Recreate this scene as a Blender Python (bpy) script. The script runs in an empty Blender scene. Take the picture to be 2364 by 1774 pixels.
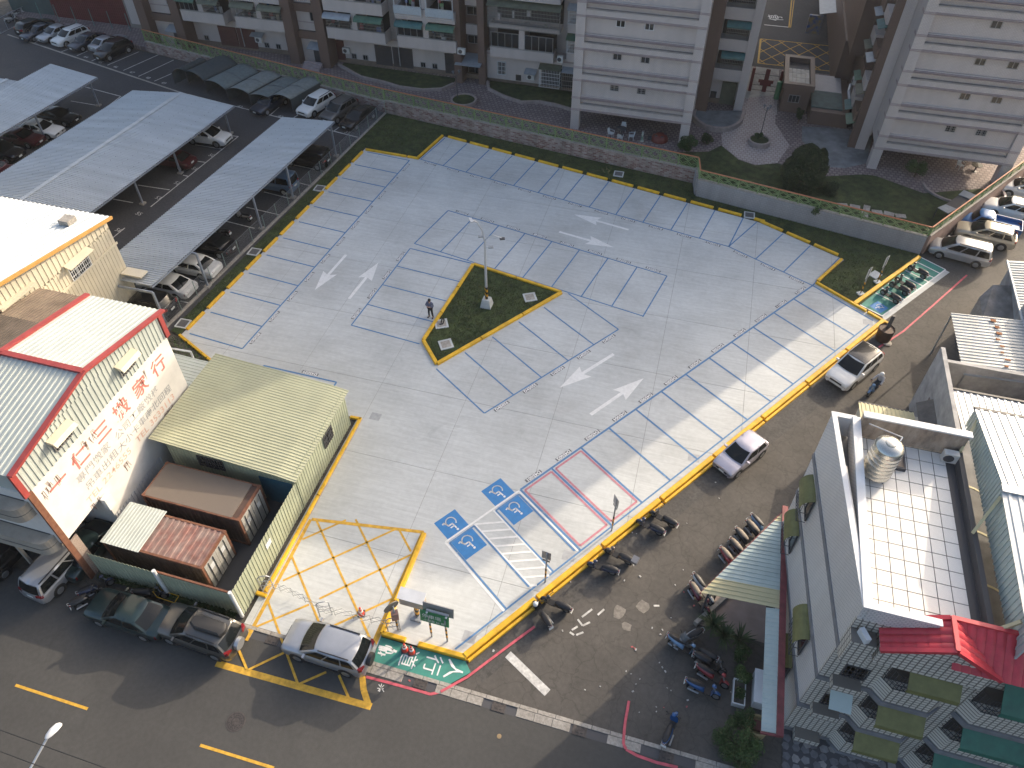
import bpy, bmesh, math, random
from mathutils import Vector, Matrix, noise

random.seed(7)
SC = bpy.context.scene
COL = SC.collection
R = math.radians

# ------------------------------------------------------------------ camera
cam = bpy.data.cameras.new('camera')
cam_o = bpy.data.objects.new('camera', cam)
COL.objects.link(cam_o)
cam.sensor_fit = 'HORIZONTAL'
cam.sensor_width = 36.0
cam.lens = 36.0 * 1745.555 / 2364.0
cam.shift_y = -(1774 / 2 - 771.2) / 2364.0
cam.clip_start = 0.5
cam.clip_end = 1200
cam_o.location = (0, 0, 38.386)
cam_o.rotation_euler = (R(90) - 0.765166, 0, R(15.66))
SC.camera = cam_o

# ------------------------------------------------------------------ sky, sun, exposure
SUN_EL = R(23.0)
SUN_TO = Vector((0.578 * math.cos(SUN_EL), 0.816 * math.cos(SUN_EL), math.sin(SUN_EL)))   # towards the sun
wd = bpy.data.worlds.new('World')
SC.world = wd
wd.use_nodes = True
nt = wd.node_tree
nt.nodes.clear()
sky = nt.nodes.new('ShaderNodeTexSky')
sky.sky_type = 'NISHITA'
sky.sun_disc = False
sky.sun_elevation = SUN_EL
sky.sun_rotation = math.atan2(SUN_TO.x, SUN_TO.y)
sky.air_density = 1.0
sky.dust_density = 7.0
sky.ozone_density = 1.0
bg = nt.nodes.new('ShaderNodeBackground')
bg.inputs['Strength'].default_value = 0.15
wo = nt.nodes.new('ShaderNodeOutputWorld')
nt.links.new(sky.outputs[0], bg.inputs[0])
nt.links.new(bg.outputs[0], wo.inputs[0])
sun = bpy.data.lights.new('sun', 'SUN')
sun.energy = 2.0
sun.angle = R(0.6)
sun.color = (1.0, 0.85, 0.66)
sun_o = bpy.data.objects.new('sun', sun)
COL.objects.link(sun_o)
sun_o.location = (60, 90, 60)
sun_o.rotation_euler = SUN_TO.to_track_quat('Z', 'Y').to_euler()
SC.view_settings.view_transform = 'Standard'
SC.view_settings.look = 'None'
SC.view_settings.exposure = 1.18
SC.view_settings.gamma = 1.0
SC.view_settings.use_curve_mapping = False

# ------------------------------------------------------------------ materials
MATS = {}


def mat(name, col, rough=0.7, metal=0.0, var=0.0, vscale=3.0, bump=0.0, bscale=60.0, coat=0.0, col2=None, stain=0.0, sscale=0.5, spec=0.5, alpha=1.0, stretch=None, wear=None):
    """procedural principled material: base colour with two noises, fine relief, stains"""
    if name in MATS:
        return MATS[name]
    m = bpy.data.materials.new(name)
    m.use_nodes = True
    n, l = m.node_tree.nodes, m.node_tree.links
    b = n['Principled BSDF']
    b.inputs['Base Color'].default_value = (*col, 1)
    b.inputs['Roughness'].default_value = rough
    b.inputs['Metallic'].default_value = metal
    b.inputs['Specular IOR Level'].default_value = spec
    b.inputs['Coat Weight'].default_value = coat
    b.inputs['Coat Roughness'].default_value = 0.05
    b.inputs['Alpha'].default_value = alpha
    tc = n.new('ShaderNodeTexCoord')
    src = tc.outputs['Object']
    if stretch:
        mp = n.new('ShaderNodeMapping')
        mp.inputs['Scale'].default_value = stretch
        l.new(src, mp.inputs[0])
        src = mp.outputs[0]
    out = None
    if var or col2:
        nz = n.new('ShaderNodeTexNoise')
        nz.inputs['Scale'].default_value = vscale
        nz.inputs['Detail'].default_value = 6
        l.new(src, nz.inputs['Vector'])
        rp = n.new('ShaderNodeValToRGB')
        c2 = col2 if col2 else tuple(min(1, c * (1 + var)) for c in col)
        c1 = col if col2 else tuple(c * (1 - var) for c in col)
        rp.color_ramp.elements[0].color = (*c1, 1)
        rp.color_ramp.elements[1].color = (*c2, 1)
        rp.color_ramp.elements[0].position = 0.32
        rp.color_ramp.elements[1].position = 0.68
        l.new(nz.outputs[0], rp.inputs[0])
        out = rp.outputs[0]
    if stain:
        n2 = n.new('ShaderNodeTexNoise')
        n2.inputs['Scale'].default_value = sscale
        n2.inputs['Detail'].default_value = 8
        n2.inputs['Roughness'].default_value = 0.65
        l.new(src, n2.inputs['Vector'])
        mr = n.new('ShaderNodeMapRange')
        mr.inputs[1].default_value = 0.35
        mr.inputs[2].default_value = 0.7
        mr.inputs[3].default_value = 1.0
        mr.inputs[4].default_value = 1.0 - stain
        l.new(n2.outputs[0], mr.inputs[0])
        mx = n.new('ShaderNodeMix')
        mx.data_type = 'RGBA'
        mx.blend_type = 'MULTIPLY'
        mx.inputs[0].default_value = 1
        if out is not None:
            l.new(out, mx.inputs[6])
        else:
            mx.inputs[6].default_value = (*col, 1)
        l.new(mr.outputs[0], mx.inputs[7])
        out = mx.outputs[2]
    if wear:
        n4 = n.new('ShaderNodeTexNoise')
        n4.inputs['Scale'].default_value = 2.2
        n4.inputs['Detail'].default_value = 9
        n4.inputs['Roughness'].default_value = 0.75
        l.new(src, n4.inputs['Vector'])
        m4 = n.new('ShaderNodeMapRange')
        m4.inputs[1].default_value = wear[1]
        m4.inputs[2].default_value = wear[1] + 0.09
        m4.inputs[4].default_value = 0.85
        l.new(n4.outputs[0], m4.inputs[0])
        mx = n.new('ShaderNodeMix')
        mx.data_type = 'RGBA'
        l.new(m4.outputs[0], mx.inputs[0])
        if out is not None:
            l.new(out, mx.inputs[6])
        else:
            mx.inputs[6].default_value = (*col, 1)
        mx.inputs[7].default_value = (*wear[0], 1)
        out = mx.outputs[2]
    if out is not None:
        l.new(out, b.inputs['Base Color'])
    if bump:
        n3 = n.new('ShaderNodeTexNoise')
        n3.inputs['Scale'].default_value = bscale
        n3.inputs['Detail'].default_value = 4
        l.new(src, n3.inputs['Vector'])
        bp = n.new('ShaderNodeBump')
        bp.inputs['Strength'].default_value = bump
        bp.inputs['Distance'].default_value = 0.02
        l.new(n3.outputs[0], bp.inputs['Height'])
        l.new(bp.outputs[0], b.inputs['Normal'])
    MATS[name] = m
    return m


def grid_mat(name, tile, grout, bw, bh, mortar=0.012, rough=0.5, offset=0.0, mode='wall', var=0.06, stain=0.1, smooth=0.1, tile2=None, squash=1.0):
    """tiled or bricked surface too fine to build piece by piece; wall mode maps (x+y, z), floor mode maps (x, y)"""
    if name in MATS:
        return MATS[name]
    m = bpy.data.materials.new(name)
    m.use_nodes = True
    n, l = m.node_tree.nodes, m.node_tree.links
    b = n['Principled BSDF']
    b.inputs['Roughness'].default_value = rough
    tc = n.new('ShaderNodeTexCoord')
    sx = n.new('ShaderNodeSeparateXYZ')
    l.new(tc.outputs['Object'], sx.inputs[0])
    cx = n.new('ShaderNodeCombineXYZ')
    if mode == 'wall':
        ad = n.new('ShaderNodeMath')
        l.new(sx.outputs[0], ad.inputs[0])
        l.new(sx.outputs[1], ad.inputs[1])
        l.new(ad.outputs[0], cx.inputs[0])
        l.new(sx.outputs[2], cx.inputs[1])
    else:
        l.new(sx.outputs[0], cx.inputs[0])
        l.new(sx.outputs[1], cx.inputs[1])
    br = n.new('ShaderNodeTexBrick')
    br.inputs['Scale'].default_value = 1
    br.inputs['Brick Width'].default_value = bw
    br.inputs['Row Height'].default_value = bh
    br.inputs['Mortar Size'].default_value = mortar
    br.inputs['Mortar Smooth'].default_value = smooth
    br.offset = offset
    br.squash = squash
    t2 = tile2 if tile2 else tuple(c * (1 - var) for c in tile)
    br.inputs['Color1'].default_value = (*tile, 1)
    br.inputs['Color2'].default_value = (*t2, 1)
    br.inputs['Mortar'].default_value = (*grout, 1)
    l.new(cx.outputs[0], br.inputs['Vector'])
    nz = n.new('ShaderNodeTexNoise')
    nz.inputs['Scale'].default_value = 0.6
    nz.inputs['Detail'].default_value = 7
    mp = n.new('ShaderNodeMapping')
    mp.inputs['Scale'].default_value = (2.2, 2.2, 0.25) if mode == 'wall' else (1, 1, 1)
    l.new(tc.outputs['Object'], mp.inputs[0])
    l.new(mp.outputs[0], nz.inputs['Vector'])
    mr = n.new('ShaderNodeMapRange')
    mr.inputs[1].default_value = 0.3
    mr.inputs[2].default_value = 0.75
    mr.inputs[3].default_value = 1.0
    mr.inputs[4].default_value = 1 - stain
    l.new(nz.outputs[0], mr.inputs[0])
    mx = n.new('ShaderNodeMix')
    mx.data_type = 'RGBA'
    mx.blend_type = 'MULTIPLY'
    mx.inputs[0].default_value = 1
    l.new(br.outputs[0], mx.inputs[6])
    l.new(mr.outputs[0], mx.inputs[7])
    l.new(mx.outputs[2], b.inputs['Base Color'])
    bp = n.new('ShaderNodeBump')
    bp.inputs['Strength'].default_value = 0.4
    bp.inputs['Distance'].default_value = 0.01
    bp.invert = True
    l.new(br.outputs['Fac'], bp.inputs['Height'])
    l.new(bp.outputs[0], b.inputs['Normal'])
    MATS[name] = m
    return m


# ------------------------------------------------------------------ mesh helpers
XF = {}


class MB:
    """collects shapes, builds them as one mesh object"""

    def __init__(self):
        self.v, self.f = [], []

    def add(self, vs, fs):
        o = len(self.v)
        self.v += [tuple(p) for p in vs]
        self.f += [tuple(i + o for i in q) for q in fs]
        return self

    def box(self, x0, x1, y0, y1, z0, z1):
        return self.add([(x0, y0, z0), (x1, y0, z0), (x1, y1, z0), (x0, y1, z0), (x0, y0, z1), (x1, y0, z1), (x1, y1, z1), (x0, y1, z1)],
                        [(0, 3, 2, 1), (4, 5, 6, 7), (0, 1, 5, 4), (1, 2, 6, 5), (2, 3, 7, 6), (3, 0, 4, 7)])

    def hexa(self, p):
        return self.add(p, [(0, 3, 2, 1), (4, 5, 6, 7), (0, 1, 5, 4), (1, 2, 6, 5), (2, 3, 7, 6), (3, 0, 4, 7)])

    def obox(self, c, sx, sy, sz, a=0.0):
        """box with base centre c, turned by a about z"""
        ca, sa = math.cos(a), math.sin(a)
        P = []
        for z in (0, sz):
            for x, y in ((-sx / 2, -sy / 2), (sx / 2, -sy / 2), (sx / 2, sy / 2), (-sx / 2, sy / 2)):
                P.append((c[0] + x * ca - y * sa, c[1] + x * sa + y * ca, c[2] + z))
        return self.hexa(P)

    def beam(self, p, q, w, h, up=(0, 0, 1)):
        """bar of section w x h from p to q"""
        p, q = Vector(p), Vector(q)
        d = (q - p).normalized()
        s = d.cross(Vector(up))
        if s.length < 1e-4:
            s = d.cross(Vector((1, 0, 0)))
        s.normalize()
        t = s.cross(d)
        a, b = s * w / 2, t * h / 2
        return self.hexa([p - a - b, q - a - b, q + a - b, p + a - b, p - a + b, q - a + b, q + a + b, p + a + b])

    def prism(self, poly, z0, z1):
        n = len(poly)
        a = sum(poly[i][0] * poly[(i + 1) % n][1] - poly[(i + 1) % n][0] * poly[i][1] for i in range(n))
        if a < 0:
            poly = poly[::-1]
        vs = [(p[0], p[1], z0) for p in poly] + [(p[0], p[1], z1) for p in poly]
        fs = [tuple(range(n - 1, -1, -1)), tuple(range(n, 2 * n))] + [(i, (i + 1) % n, n + (i + 1) % n, n + i) for i in range(n)]
        return self.add(vs, fs)

    def tube(self, p, q, r, n=8, r1=None, cap=True):
        p, q = Vector(p), Vector(q)
        r1 = r if r1 is None else r1
        d = (q - p).normalized()
        s = d.cross(Vector((0, 0, 1)))
        if s.length < 1e-3:
            s = Vector((1, 0, 0))
        s.normalize()
        t = d.cross(s)
        vs = []
        for c, rr in ((p, r), (q, r1)):
            for i in range(n):
                a = 2 * math.pi * i / n
                vs.append(c + (s * math.cos(a) + t * math.sin(a)) * rr)
        fs = [(i, (i + 1) % n, n + (i + 1) % n, n + i) for i in range(n)]
        if cap:
            fs += [tuple(range(n - 1, -1, -1)), tuple(range(n, 2 * n))]
        return self.add(vs, fs)

    def path(self, pts, r, n=6):
        for i in range(len(pts) - 1):
            self.tube(pts[i], pts[i + 1], r, n)
        return self

    def lathe(self, prof, n=16, c=(0, 0, 0)):
        vs, fs = [], []
        for r, z in prof:
            for i in range(n):
                a = 2 * math.pi * i / n
                vs.append((c[0] + r * math.cos(a), c[1] + r * math.sin(a), c[2] + z))
        for k in range(len(prof) - 1):
            for i in range(n):
                fs.append((k * n + i, k * n + (i + 1) % n, (k + 1) * n + (i + 1) % n, (k + 1) * n + i))
        fs.append(tuple(range(n - 1, -1, -1)))
        o = (len(prof) - 1) * n
        fs.append(tuple(range(o, o + n)))
        return self.add(vs, fs)

    def quad(self, *p):
        return self.add(p, [tuple(range(len(p)))])

    def plate(self, pts, t, nrm=None):
        """flat polygon given a thickness t against its normal"""
        P = [Vector(p) for p in pts]
        N = Vector(nrm) if nrm else (P[1] - P[0]).cross(P[2] - P[0]).normalized()
        Q = [p - N * t for p in P]
        n = len(P)
        return self.add(P + Q, [tuple(range(n)), tuple(range(2 * n - 1, n - 1, -1))] + [(i, n + i, n + (i + 1) % n, (i + 1) % n) for i in range(n)])

    def corr(self, o, U, V, pitch=0.25, amp=0.03, t=0.012, N=None):
        """corrugated sheet from o: ribs run along V, repeat across U"""
        o, U, V = Vector(o), Vector(U), Vector(V)
        N = Vector(N).normalized() if N else U.cross(V).normalized()
        k = max(1, round(U.length / pitch))
        prof = []
        for i in range(k):
            for fr, h in ((0.0, 0), (0.5, 0), (0.6, 1), (0.9, 1)):
                prof.append(((i + fr) / k, h * amp))
        prof.append((1.0, 0))
        vs, fs = [], []
        for off in (0, -t):
            for e in (0, 1):
                vs += [o + U * u + V * e + N * (h + off) for u, h in prof]
        n = len(prof)
        for i in range(n - 1):
            fs.append((i, i + 1, n + i + 1, n + i))
            fs.append((2 * n + i + 1, 2 * n + i, 3 * n + i, 3 * n + i + 1))
            fs.append((i + 1, i, 2 * n + i, 2 * n + i + 1))
            fs.append((n + i, n + i + 1, 3 * n + i + 1, 3 * n + i))
        return self.add(vs, fs)

    def mesh(self, name):
        me = bpy.data.meshes.new(name)
        me.from_pydata(self.v, [], self.f)
        me.validate()
        me.update()
        return me

    def build(self, name, m, parent=None, smooth=False, local=False, label=None):
        vs = self.v
        if parent is not None and not local:
            inv = XF[parent.name].inverted()
            vs = [inv @ Vector(p) for p in vs]
        me = bpy.data.meshes.new(name)
        me.from_pydata([tuple(p) for p in vs], [], self.f)
        me.update()
        if smooth:
            me.polygons.foreach_set('use_smooth', [True] * len(me.polygons))
            me.set_sharp_from_angle(angle=R(38))
        if m is not None:
            me.materials.append(m)
        return put(name, me, parent, label)


def put(name, me, parent=None, label=None):
    o = bpy.data.objects.new(name, me)
    COL.objects.link(o)
    if parent is not None:
        o.parent = parent
        XF[o.name] = XF[parent.name]
    else:
        XF[o.name] = Matrix.Identity(4)
    if label:
        o['label'] = label
    return o


def thing(name, label, cat, loc=(0, 0, 0), rz=0.0, group=None):
    o = bpy.data.objects.new(name, None)
    COL.objects.link(o)
    o.empty_display_size = 0.3
    o.location = loc
    o.rotation_euler = (0, 0, rz)
    o['label'] = label
    o['category'] = cat
    if group:
        o['group'] = group
    XF[o.name] = Matrix.Translation(loc) @ Matrix.Rotation(rz, 4, 'Z')
    return o


def tag(o, label, cat, group=None):
    o['label'] = label
    o['category'] = cat
    if group:
        o['group'] = group
    return o


def struct(o, kind='structure'):
    o['kind'] = kind
    return o


def copy_tree(src, parent=None):
    c = src.copy()
    COL.objects.link(c)
    if parent is not None:
        c.parent = parent
    for ch in src.children:
        copy_tree(ch, c)
    return c


def text_mesh(body, size, name, bold=0.0):
    """flat lettering as a mesh centred on the origin"""
    cu = bpy.data.curves.new(name, 'FONT')
    cu.body = body
    cu.size = size
    cu.align_x = 'CENTER'
    cu.align_y = 'CENTER'
    cu.resolution_u = 2
    cu.offset = bold
    o = bpy.data.objects.new(name, cu)
    COL.objects.link(o)
    dg = bpy.context.evaluated_depsgraph_get()
    me = bpy.data.meshes.new_from_object(o.evaluated_get(dg))
    bpy.data.objects.remove(o)
    bpy.data.curves.remove(cu)
    me.name = name
    return me


def letters(body, size, m, parent, M4, name='lettering', squeeze=(1, 1), bold=0.0):
    """lettering placed by matrix M4 (world), child of parent"""
    me = text_mesh(body, size, name, bold)
    me.transform(Matrix.Diagonal((squeeze[0], squeeze[1], 1, 1)))
    me.transform(XF[parent.name].inverted() @ M4)
    me.materials.clear()
    me.materials.append(m)
    return put(name, me, parent)


def frame_m(o, ex, ey):
    """matrix with origin o, x axis ex, y axis ey"""
    ex, ey = Vector(ex).normalized(), Vector(ey).normalized()
    ez = ex.cross(ey)
    m4 = Matrix.Identity(4)
    for i, a in enumerate((ex, ey, ez, Vector(o))):
        for j in range(3):
            m4[j][i] = a[j]
    return m4


# ------------------------------------------------------------------ surface materials
def surface(name, stops, scale=0.5, fine=0.12, fscale=90, rough=0.85, cracks=0.0, streak=0.0, bump=0.25, cscale=0.9, blotch=0.0):
    """ground surface: large patches (stops), fine grain, optional cracks and brushed streaks"""
    m = bpy.data.materials.new(name)
    m.use_nodes = True
    n, l = m.node_tree.nodes, m.node_tree.links
    b = n['Principled BSDF']
    b.inputs['Roughness'].default_value = rough
    tc = n.new('ShaderNodeTexCoord')
    P = tc.outputs['Object']
    nz = n.new('ShaderNodeTexNoise')
    nz.inputs['Scale'].default_value = scale
    nz.inputs['Detail'].default_value = 9
    nz.inputs['Roughness'].default_value = 0.62
    l.new(P, nz.inputs['Vector'])
    rp = n.new('ShaderNodeValToRGB')
    el = rp.color_ramp.elements
    while len(el) < len(stops):
        el.new(0.5)
    for e, (p, c) in zip(el, stops):
        e.position = p
        e.color = (*c, 1)
    l.new(nz.outputs[0], rp.inputs[0])
    out = rp.outputs[0]

    def mul(o, fac_socket, lo, hi, a=0.35, z=0.65):
        mr = n.new('ShaderNodeMapRange')
        mr.inputs[1].default_value = a
        mr.inputs[2].default_value = z
        mr.inputs[3].default_value = lo
        mr.inputs[4].default_value = hi
        l.new(fac_socket, mr.inputs[0])
        mx = n.new('ShaderNodeMix')
        mx.data_type = 'RGBA'
        mx.blend_type = 'MULTIPLY'
        mx.inputs[0].default_value = 1
        l.new(o, mx.inputs[6])
        l.new(mr.outputs[0], mx.inputs[7])
        return mx.outputs[2]
    f = n.new('ShaderNodeTexNoise')
    f.inputs['Scale'].default_value = fscale
    f.inputs['Detail'].default_value = 2
    l.new(P, f.inputs['Vector'])
    out = mul(out, f.outputs[0], 1 - fine, 1 + fine)
    f2 = n.new('ShaderNodeTexNoise')
    f2.inputs['Scale'].default_value = fscale * 0.12
    f2.inputs['Detail'].default_value = 4
    l.new(P, f2.inputs['Vector'])
    out = mul(out, f2.outputs[0], 1 - fine, 1 + fine)
    if streak:
        mp = n.new('ShaderNodeMapping')
        mp.inputs['Rotation'].default_value = (0, 0, 0.5)
        mp.inputs['Scale'].default_value = (0.35, 4.5, 1)
        l.new(P, mp.inputs[0])
        s = n.new('ShaderNodeTexNoise')
        s.inputs['Scale'].default_value = 1.2
        s.inputs['Detail'].default_value = 8
        s.inputs['Distortion'].default_value = 1.2
        l.new(mp.outputs[0], s.inputs['Vector'])
        out = mul(out, s.outputs[0], 1 - streak, 1 + streak)
    if blotch:
        for sc_, lo, a_, z_ in ((0.45, 1 - blotch, 0.58, 0.72), (1.7, 1 - blotch * 0.7, 0.62, 0.74), (0.09, 1 - blotch * 0.6, 0.5, 0.62)):
            q = n.new('ShaderNodeTexNoise')
            q.inputs['Scale'].default_value = sc_
            q.inputs['Detail'].default_value = 10
            q.inputs['Roughness'].default_value = 0.7
            q.inputs['Distortion'].default_value = 0.8
            l.new(P, q.inputs['Vector'])
            out = mul(out, q.outputs[0], 1, lo, a_, z_)
    if cracks:
        v = n.new('ShaderNodeTexVoronoi')
        v.feature = 'DISTANCE_TO_EDGE'
        v.inputs['Scale'].default_value = cscale
        dn = n.new('ShaderNodeTexNoise')
        dn.inputs['Scale'].default_value = 1.6
        dn.inputs['Detail'].default_value = 5
        l.new(P, dn.inputs['Vector'])
        ad = n.new('ShaderNodeMix')
        ad.data_type = 'RGBA'
        ad.blend_type = 'LINEAR_LIGHT'
        ad.inputs[0].default_value = 0.35
        l.new(P, ad.inputs[6])
        l.new(dn.outputs[1], ad.inputs[7])
        l.new(ad.outputs[2], v.inputs['Vector'])
        out = mul(out, v.outputs['Distance'], 1 - cracks, 1, 0.0, 0.035)
    l.new(out, b.inputs['Base Color'])
    bp = n.new('ShaderNodeBump')
    bp.inputs['Strength'].default_value = bump
    bp.inputs['Distance'].default_value = 0.02
    l.new(f.outputs[0], bp.inputs['Height'])
    l.new(bp.outputs[0], b.inputs['Normal'])
    MATS[name] = m
    return m


ASPH = surface('asphalt_road', [(0.3, (0.05, 0.049, 0.047)), (0.6, (0.061, 0.06, 0.057)), (0.8, (0.072, 0.07, 0.067))], 0.2, 0.07, 40, blotch=0.16)
ASPH_L = surface('asphalt_lane', [(0.25, (0.06, 0.055, 0.049)), (0.5, (0.082, 0.075, 0.067)), (0.75, (0.102, 0.093, 0.083))], 0.35, 0.09, 40, cracks=0.25, blotch=0.2)
ASPH_C = surface('asphalt_carpark', [(0.3, (0.035, 0.036, 0.04)), (0.55, (0.05, 0.05, 0.054)), (0.8, (0.085, 0.083, 0.08))], 0.12, 0.18, 60)
CONC = surface('lot_concrete', [(0.2, (0.38, 0.375, 0.36)), (0.42, (0.455, 0.47, 0.462)), (0.55, (0.505, 0.522, 0.514)), (0.75, (0.555, 0.572, 0.56))], 0.14, 0.035, 30, streak=0.06, rough=0.8, bump=0.08, blotch=0.14)
CONC_D = surface('old_concrete', [(0.3, (0.25, 0.23, 0.2)), (0.6, (0.34, 0.315, 0.28)), (0.8, (0.38, 0.36, 0.32))], 0.9, 0.15, 60)
EARTH = surface('earth', [(0.3, (0.05, 0.045, 0.035)), (0.7, (0.1, 0.09, 0.075))], 0.8, 0.3, 30)
LAWN = surface('lawn', [(0.25, (0.02, 0.032, 0.01)), (0.5, (0.034, 0.05, 0.015)), (0.7, (0.055, 0.07, 0.022)), (0.85, (0.085, 0.082, 0.035))], 0.5, 0.35, 14, rough=0.95, bump=0.8)
YEL = mat('kerb_yellow', (0.78, 0.45, 0.02), 0.55, var=0.1, vscale=2.5, stain=0.3, sscale=1.5, wear=((0.36, 0.29, 0.16), 0.66))
YELP = mat('road_yellow', (0.62, 0.36, 0.04), 0.7, var=0.2, vscale=4, stain=0.25, sscale=3, wear=((0.3, 0.26, 0.18), 0.62))
BLUE = mat('marking_blue', (0.09, 0.21, 0.4), 0.7, var=0.14, vscale=6, stain=0.12, sscale=1, wear=((0.42, 0.44, 0.44), 0.6))
BLUES = mat('symbol_blue', (0.035, 0.19, 0.45), 0.6, var=0.08, vscale=3)
WHT = mat('marking_white', (0.74, 0.74, 0.72), 0.65, var=0.06, vscale=5, stain=0.12, sscale=1.5, wear=((0.5, 0.5, 0.49), 0.62))
WHTO = mat('marking_white_worn', (0.6, 0.59, 0.56), 0.7, var=0.2, vscale=6, stain=0.4, sscale=2)
REDP = mat('marking_red', (0.55, 0.1, 0.13), 0.7, var=0.2, vscale=3, stain=0.25, sscale=2)
REDS = mat('stall_red', (0.5, 0.2, 0.24), 0.7, var=0.15, vscale=5)
GREENP = mat('walkway_green', (0.05, 0.25, 0.2), 0.7, var=0.12, vscale=2, stain=0.25, sscale=1.2)
BLK = mat('flat_black', (0.02, 0.02, 0.022), 0.6)
DKG = mat('dark_grey_paint', (0.06, 0.06, 0.065), 0.6)
IRON = mat('cast_iron', (0.075, 0.065, 0.06), 0.6, 0.4, var=0.3, vscale=8, bump=0.4, bscale=30)
GALV = mat('galvanised_steel', (0.5, 0.52, 0.54), 0.45, 0.7, var=0.12, vscale=3)
STEELG = mat('grey_steel', (0.32, 0.34, 0.36), 0.5, 0.5, var=0.12, vscale=4)
PAVE = grid_mat('courtyard_paving', (0.27, 0.225, 0.215), (0.13, 0.1, 0.1), 0.42, 0.42, 0.06, 0.8, 0.5, 'floor', tile2=(0.19, 0.145, 0.14))
STONE_G = mat('grey_stone_paving', (0.2, 0.215, 0.225), 0.8, var=0.2, vscale=1.2, stain=0.35, sscale=0.7)


def poly(name, pts, z, m, parent=None, kind='structure', thick=0.0):
    mb = MB()
    if thick:
        mb.prism([(p[0], p[1]) for p in pts], z - thick, z)
    else:
        P = [(p[0], p[1], z) for p in pts]
        a = sum(P[i][0] * P[(i + 1) % len(P)][1] - P[(i + 1) % len(P)][0] * P[i][1] for i in range(len(P)))
        if a < 0:
            P = P[::-1]
        mb.quad(*P)
    o = mb.build(name, m, parent)
    if parent is None:
        o['kind'] = kind
    return o


# ------------------------------------------------------------------ ground sheets
poly('ground', [(-500, -400), (500, -400), (500, 600), (-500, 600)], -0.10, EARTH)
road = poly('road', [(-200, -20), (200, -20), (200, 13.02), (-200, 13.02)], -0.03, ASPH)
lane = poly('lane', [(-18.6, 13.55), (60, 13.55), (60, 100), (44, 100), (19.2, 57.4), (15.2, 47.2), (-6.9, 14.7), (-18.6, 13.6)], -0.035, ASPH_L)
yard = poly('car_park_ground', [(-140, 31), (-35.2, 31), (-32.3, 67.4), (-66, 73.6), (-140, 88)], -0.03, ASPH_C)
poly('side_ground', [(-200, 13.6), (-18.6, 13.6), (-18.6, 28), (-33, 31.6), (-200, 31.6)], -0.04, ASPH)

# car park bay lines
cpl = [((-85.96, 73.44, 0.00), (-56.25, 65.56, 0.00)), ((-56.25, 65.56, 0.00), (-33.43, 61.81, 0.00))]
for p, q in cpl:
    mb = MB()
    mb.beam((p[0], p[1], -0.024), (q[0], q[1], -0.024), 0.22 if p[0] < -60 else 0.12, 0.004)
    mb.build('bay_line', WHTO if p[0] > -60 else CONC_D, yard)
for p, q in [((-67.05, 73.48, 0.00), (-68.34, 69.27, 0.00)), ((-64.31, 73.38, 0.00), (-65.68, 68.56, 0.00)), ((-61.71, 72.58, 0.00), (-63.06, 67.72, 0.00)), ((-58.97, 71.86, 0.00), (-60.62, 67.17, 0.00)), ((-70.58, 70.97, 0.00), (-70.84, 69.72, 0.00)), ((-73.14, 71.96, 0.00), (-73.48, 70.50, 0.00)),
             ((-75.64, 71.97, 0.00), (-76.02, 70.99, 0.00)), ((-80.89, 73.01, 0.00), (-81.00, 72.33, 0.00)), ((-46.60, 64.86, 0.00), (-46.80, 63.86, 0.00)), ((-44.12, 65.41, 0.00), (-44.19, 63.51, 0.00)), ((-41.34, 64.57, 0.00), (-41.54, 63.77, 0.00)), ((-36.03, 63.70, 0.00), (-36.27, 62.38, 0.00)),
             ((-45.09, 58.70, 0.00), (-46.12, 45.54, 0.00)), ((-45.09, 58.70, 0.00), (-45.72, 58.65, 0.00)), ((-45.37, 56.08, 0.00), (-48.86, 56.10, 0.00)), ((-45.57, 53.46, 0.00), (-46.56, 53.41, 0.00)), ((-45.74, 50.83, 0.00), (-46.33, 50.88, 0.00)), ((-46.10, 48.37, 0.00), (-49.38, 48.27, 0.00)), ((-48.03, 45.67, 0.00), (-50.11, 45.68, 0.00)),
             ((-61.93, 62.98, 0.00), (-61.85, 60.77, 0.00)), ((-61.93, 62.98, 0.00), (-67.18, 63.85, 0.00)), ((-62.82, 60.50, 0.00), (-66.45, 60.60, 0.00)), ((-33.83, 55.05, 0.00), (-37.68, 55.39, 0.00)), ((-34.07, 52.48, 0.00), (-35.59, 52.67, 0.00)), ((-34.84, 50.07, 0.00), (-37.60, 50.39, 0.00)), ((-34.52, 47.51, 0.00), (-37.90, 47.78, 0.00)), ((-35.59, 45.13, 0.00), (-38.48, 45.40, 0.00)),
             ((-35.76, 37.64, 0.00), (-36.20, 37.67, 0.00)), ((-35.46, 35.11, 0.00), (-36.35, 35.15, 0.00)), ((-46.35, 42.18, 0.00), (-46.46, 40.58, 0.00))]:
    mb = MB()
    mb.beam((p[0], p[1], -0.02), (q[0], q[1], -0.02), 0.1, 0.004)
    mb.build('bay_line', WHTO, yard)
for body, pos in (('53', (-46.30, 46.93, 0.00)), ('52', (-46.08, 49.54, 0.00)), ('51', (-45.90, 52.17, 0.00)), ('50', (-45.68, 54.73, 0.00)), ('56', (-46.67, 41.74, 0.00)), ('55', (-46.47, 44.32, 0.00)), ('47', (-64.41, 68.37, 0.00)), ('46', (-67.12, 69.12, 0.00)), ('48', (-61.80, 67.67, 0.00)), ('45', (-69.61, 69.73, 0.00)), ('44', (-72.21, 70.45, 0.00)), ('49', (-59.30, 67.02, 0.00)), ('42', (-48.20, 64.36, 0.00)), ('41', (-45.59, 63.92, 0.00)), ('40', (-43.00, 63.58, 0.00)), ('37', (-34.85, 62.40, 0.00))):
    letters(body, 0.62, WHTO, yard, frame_m((pos[0], pos[1], -0.016), (1, -0.2, 0), (0.2, 1, 0)), 'bay_number')

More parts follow.
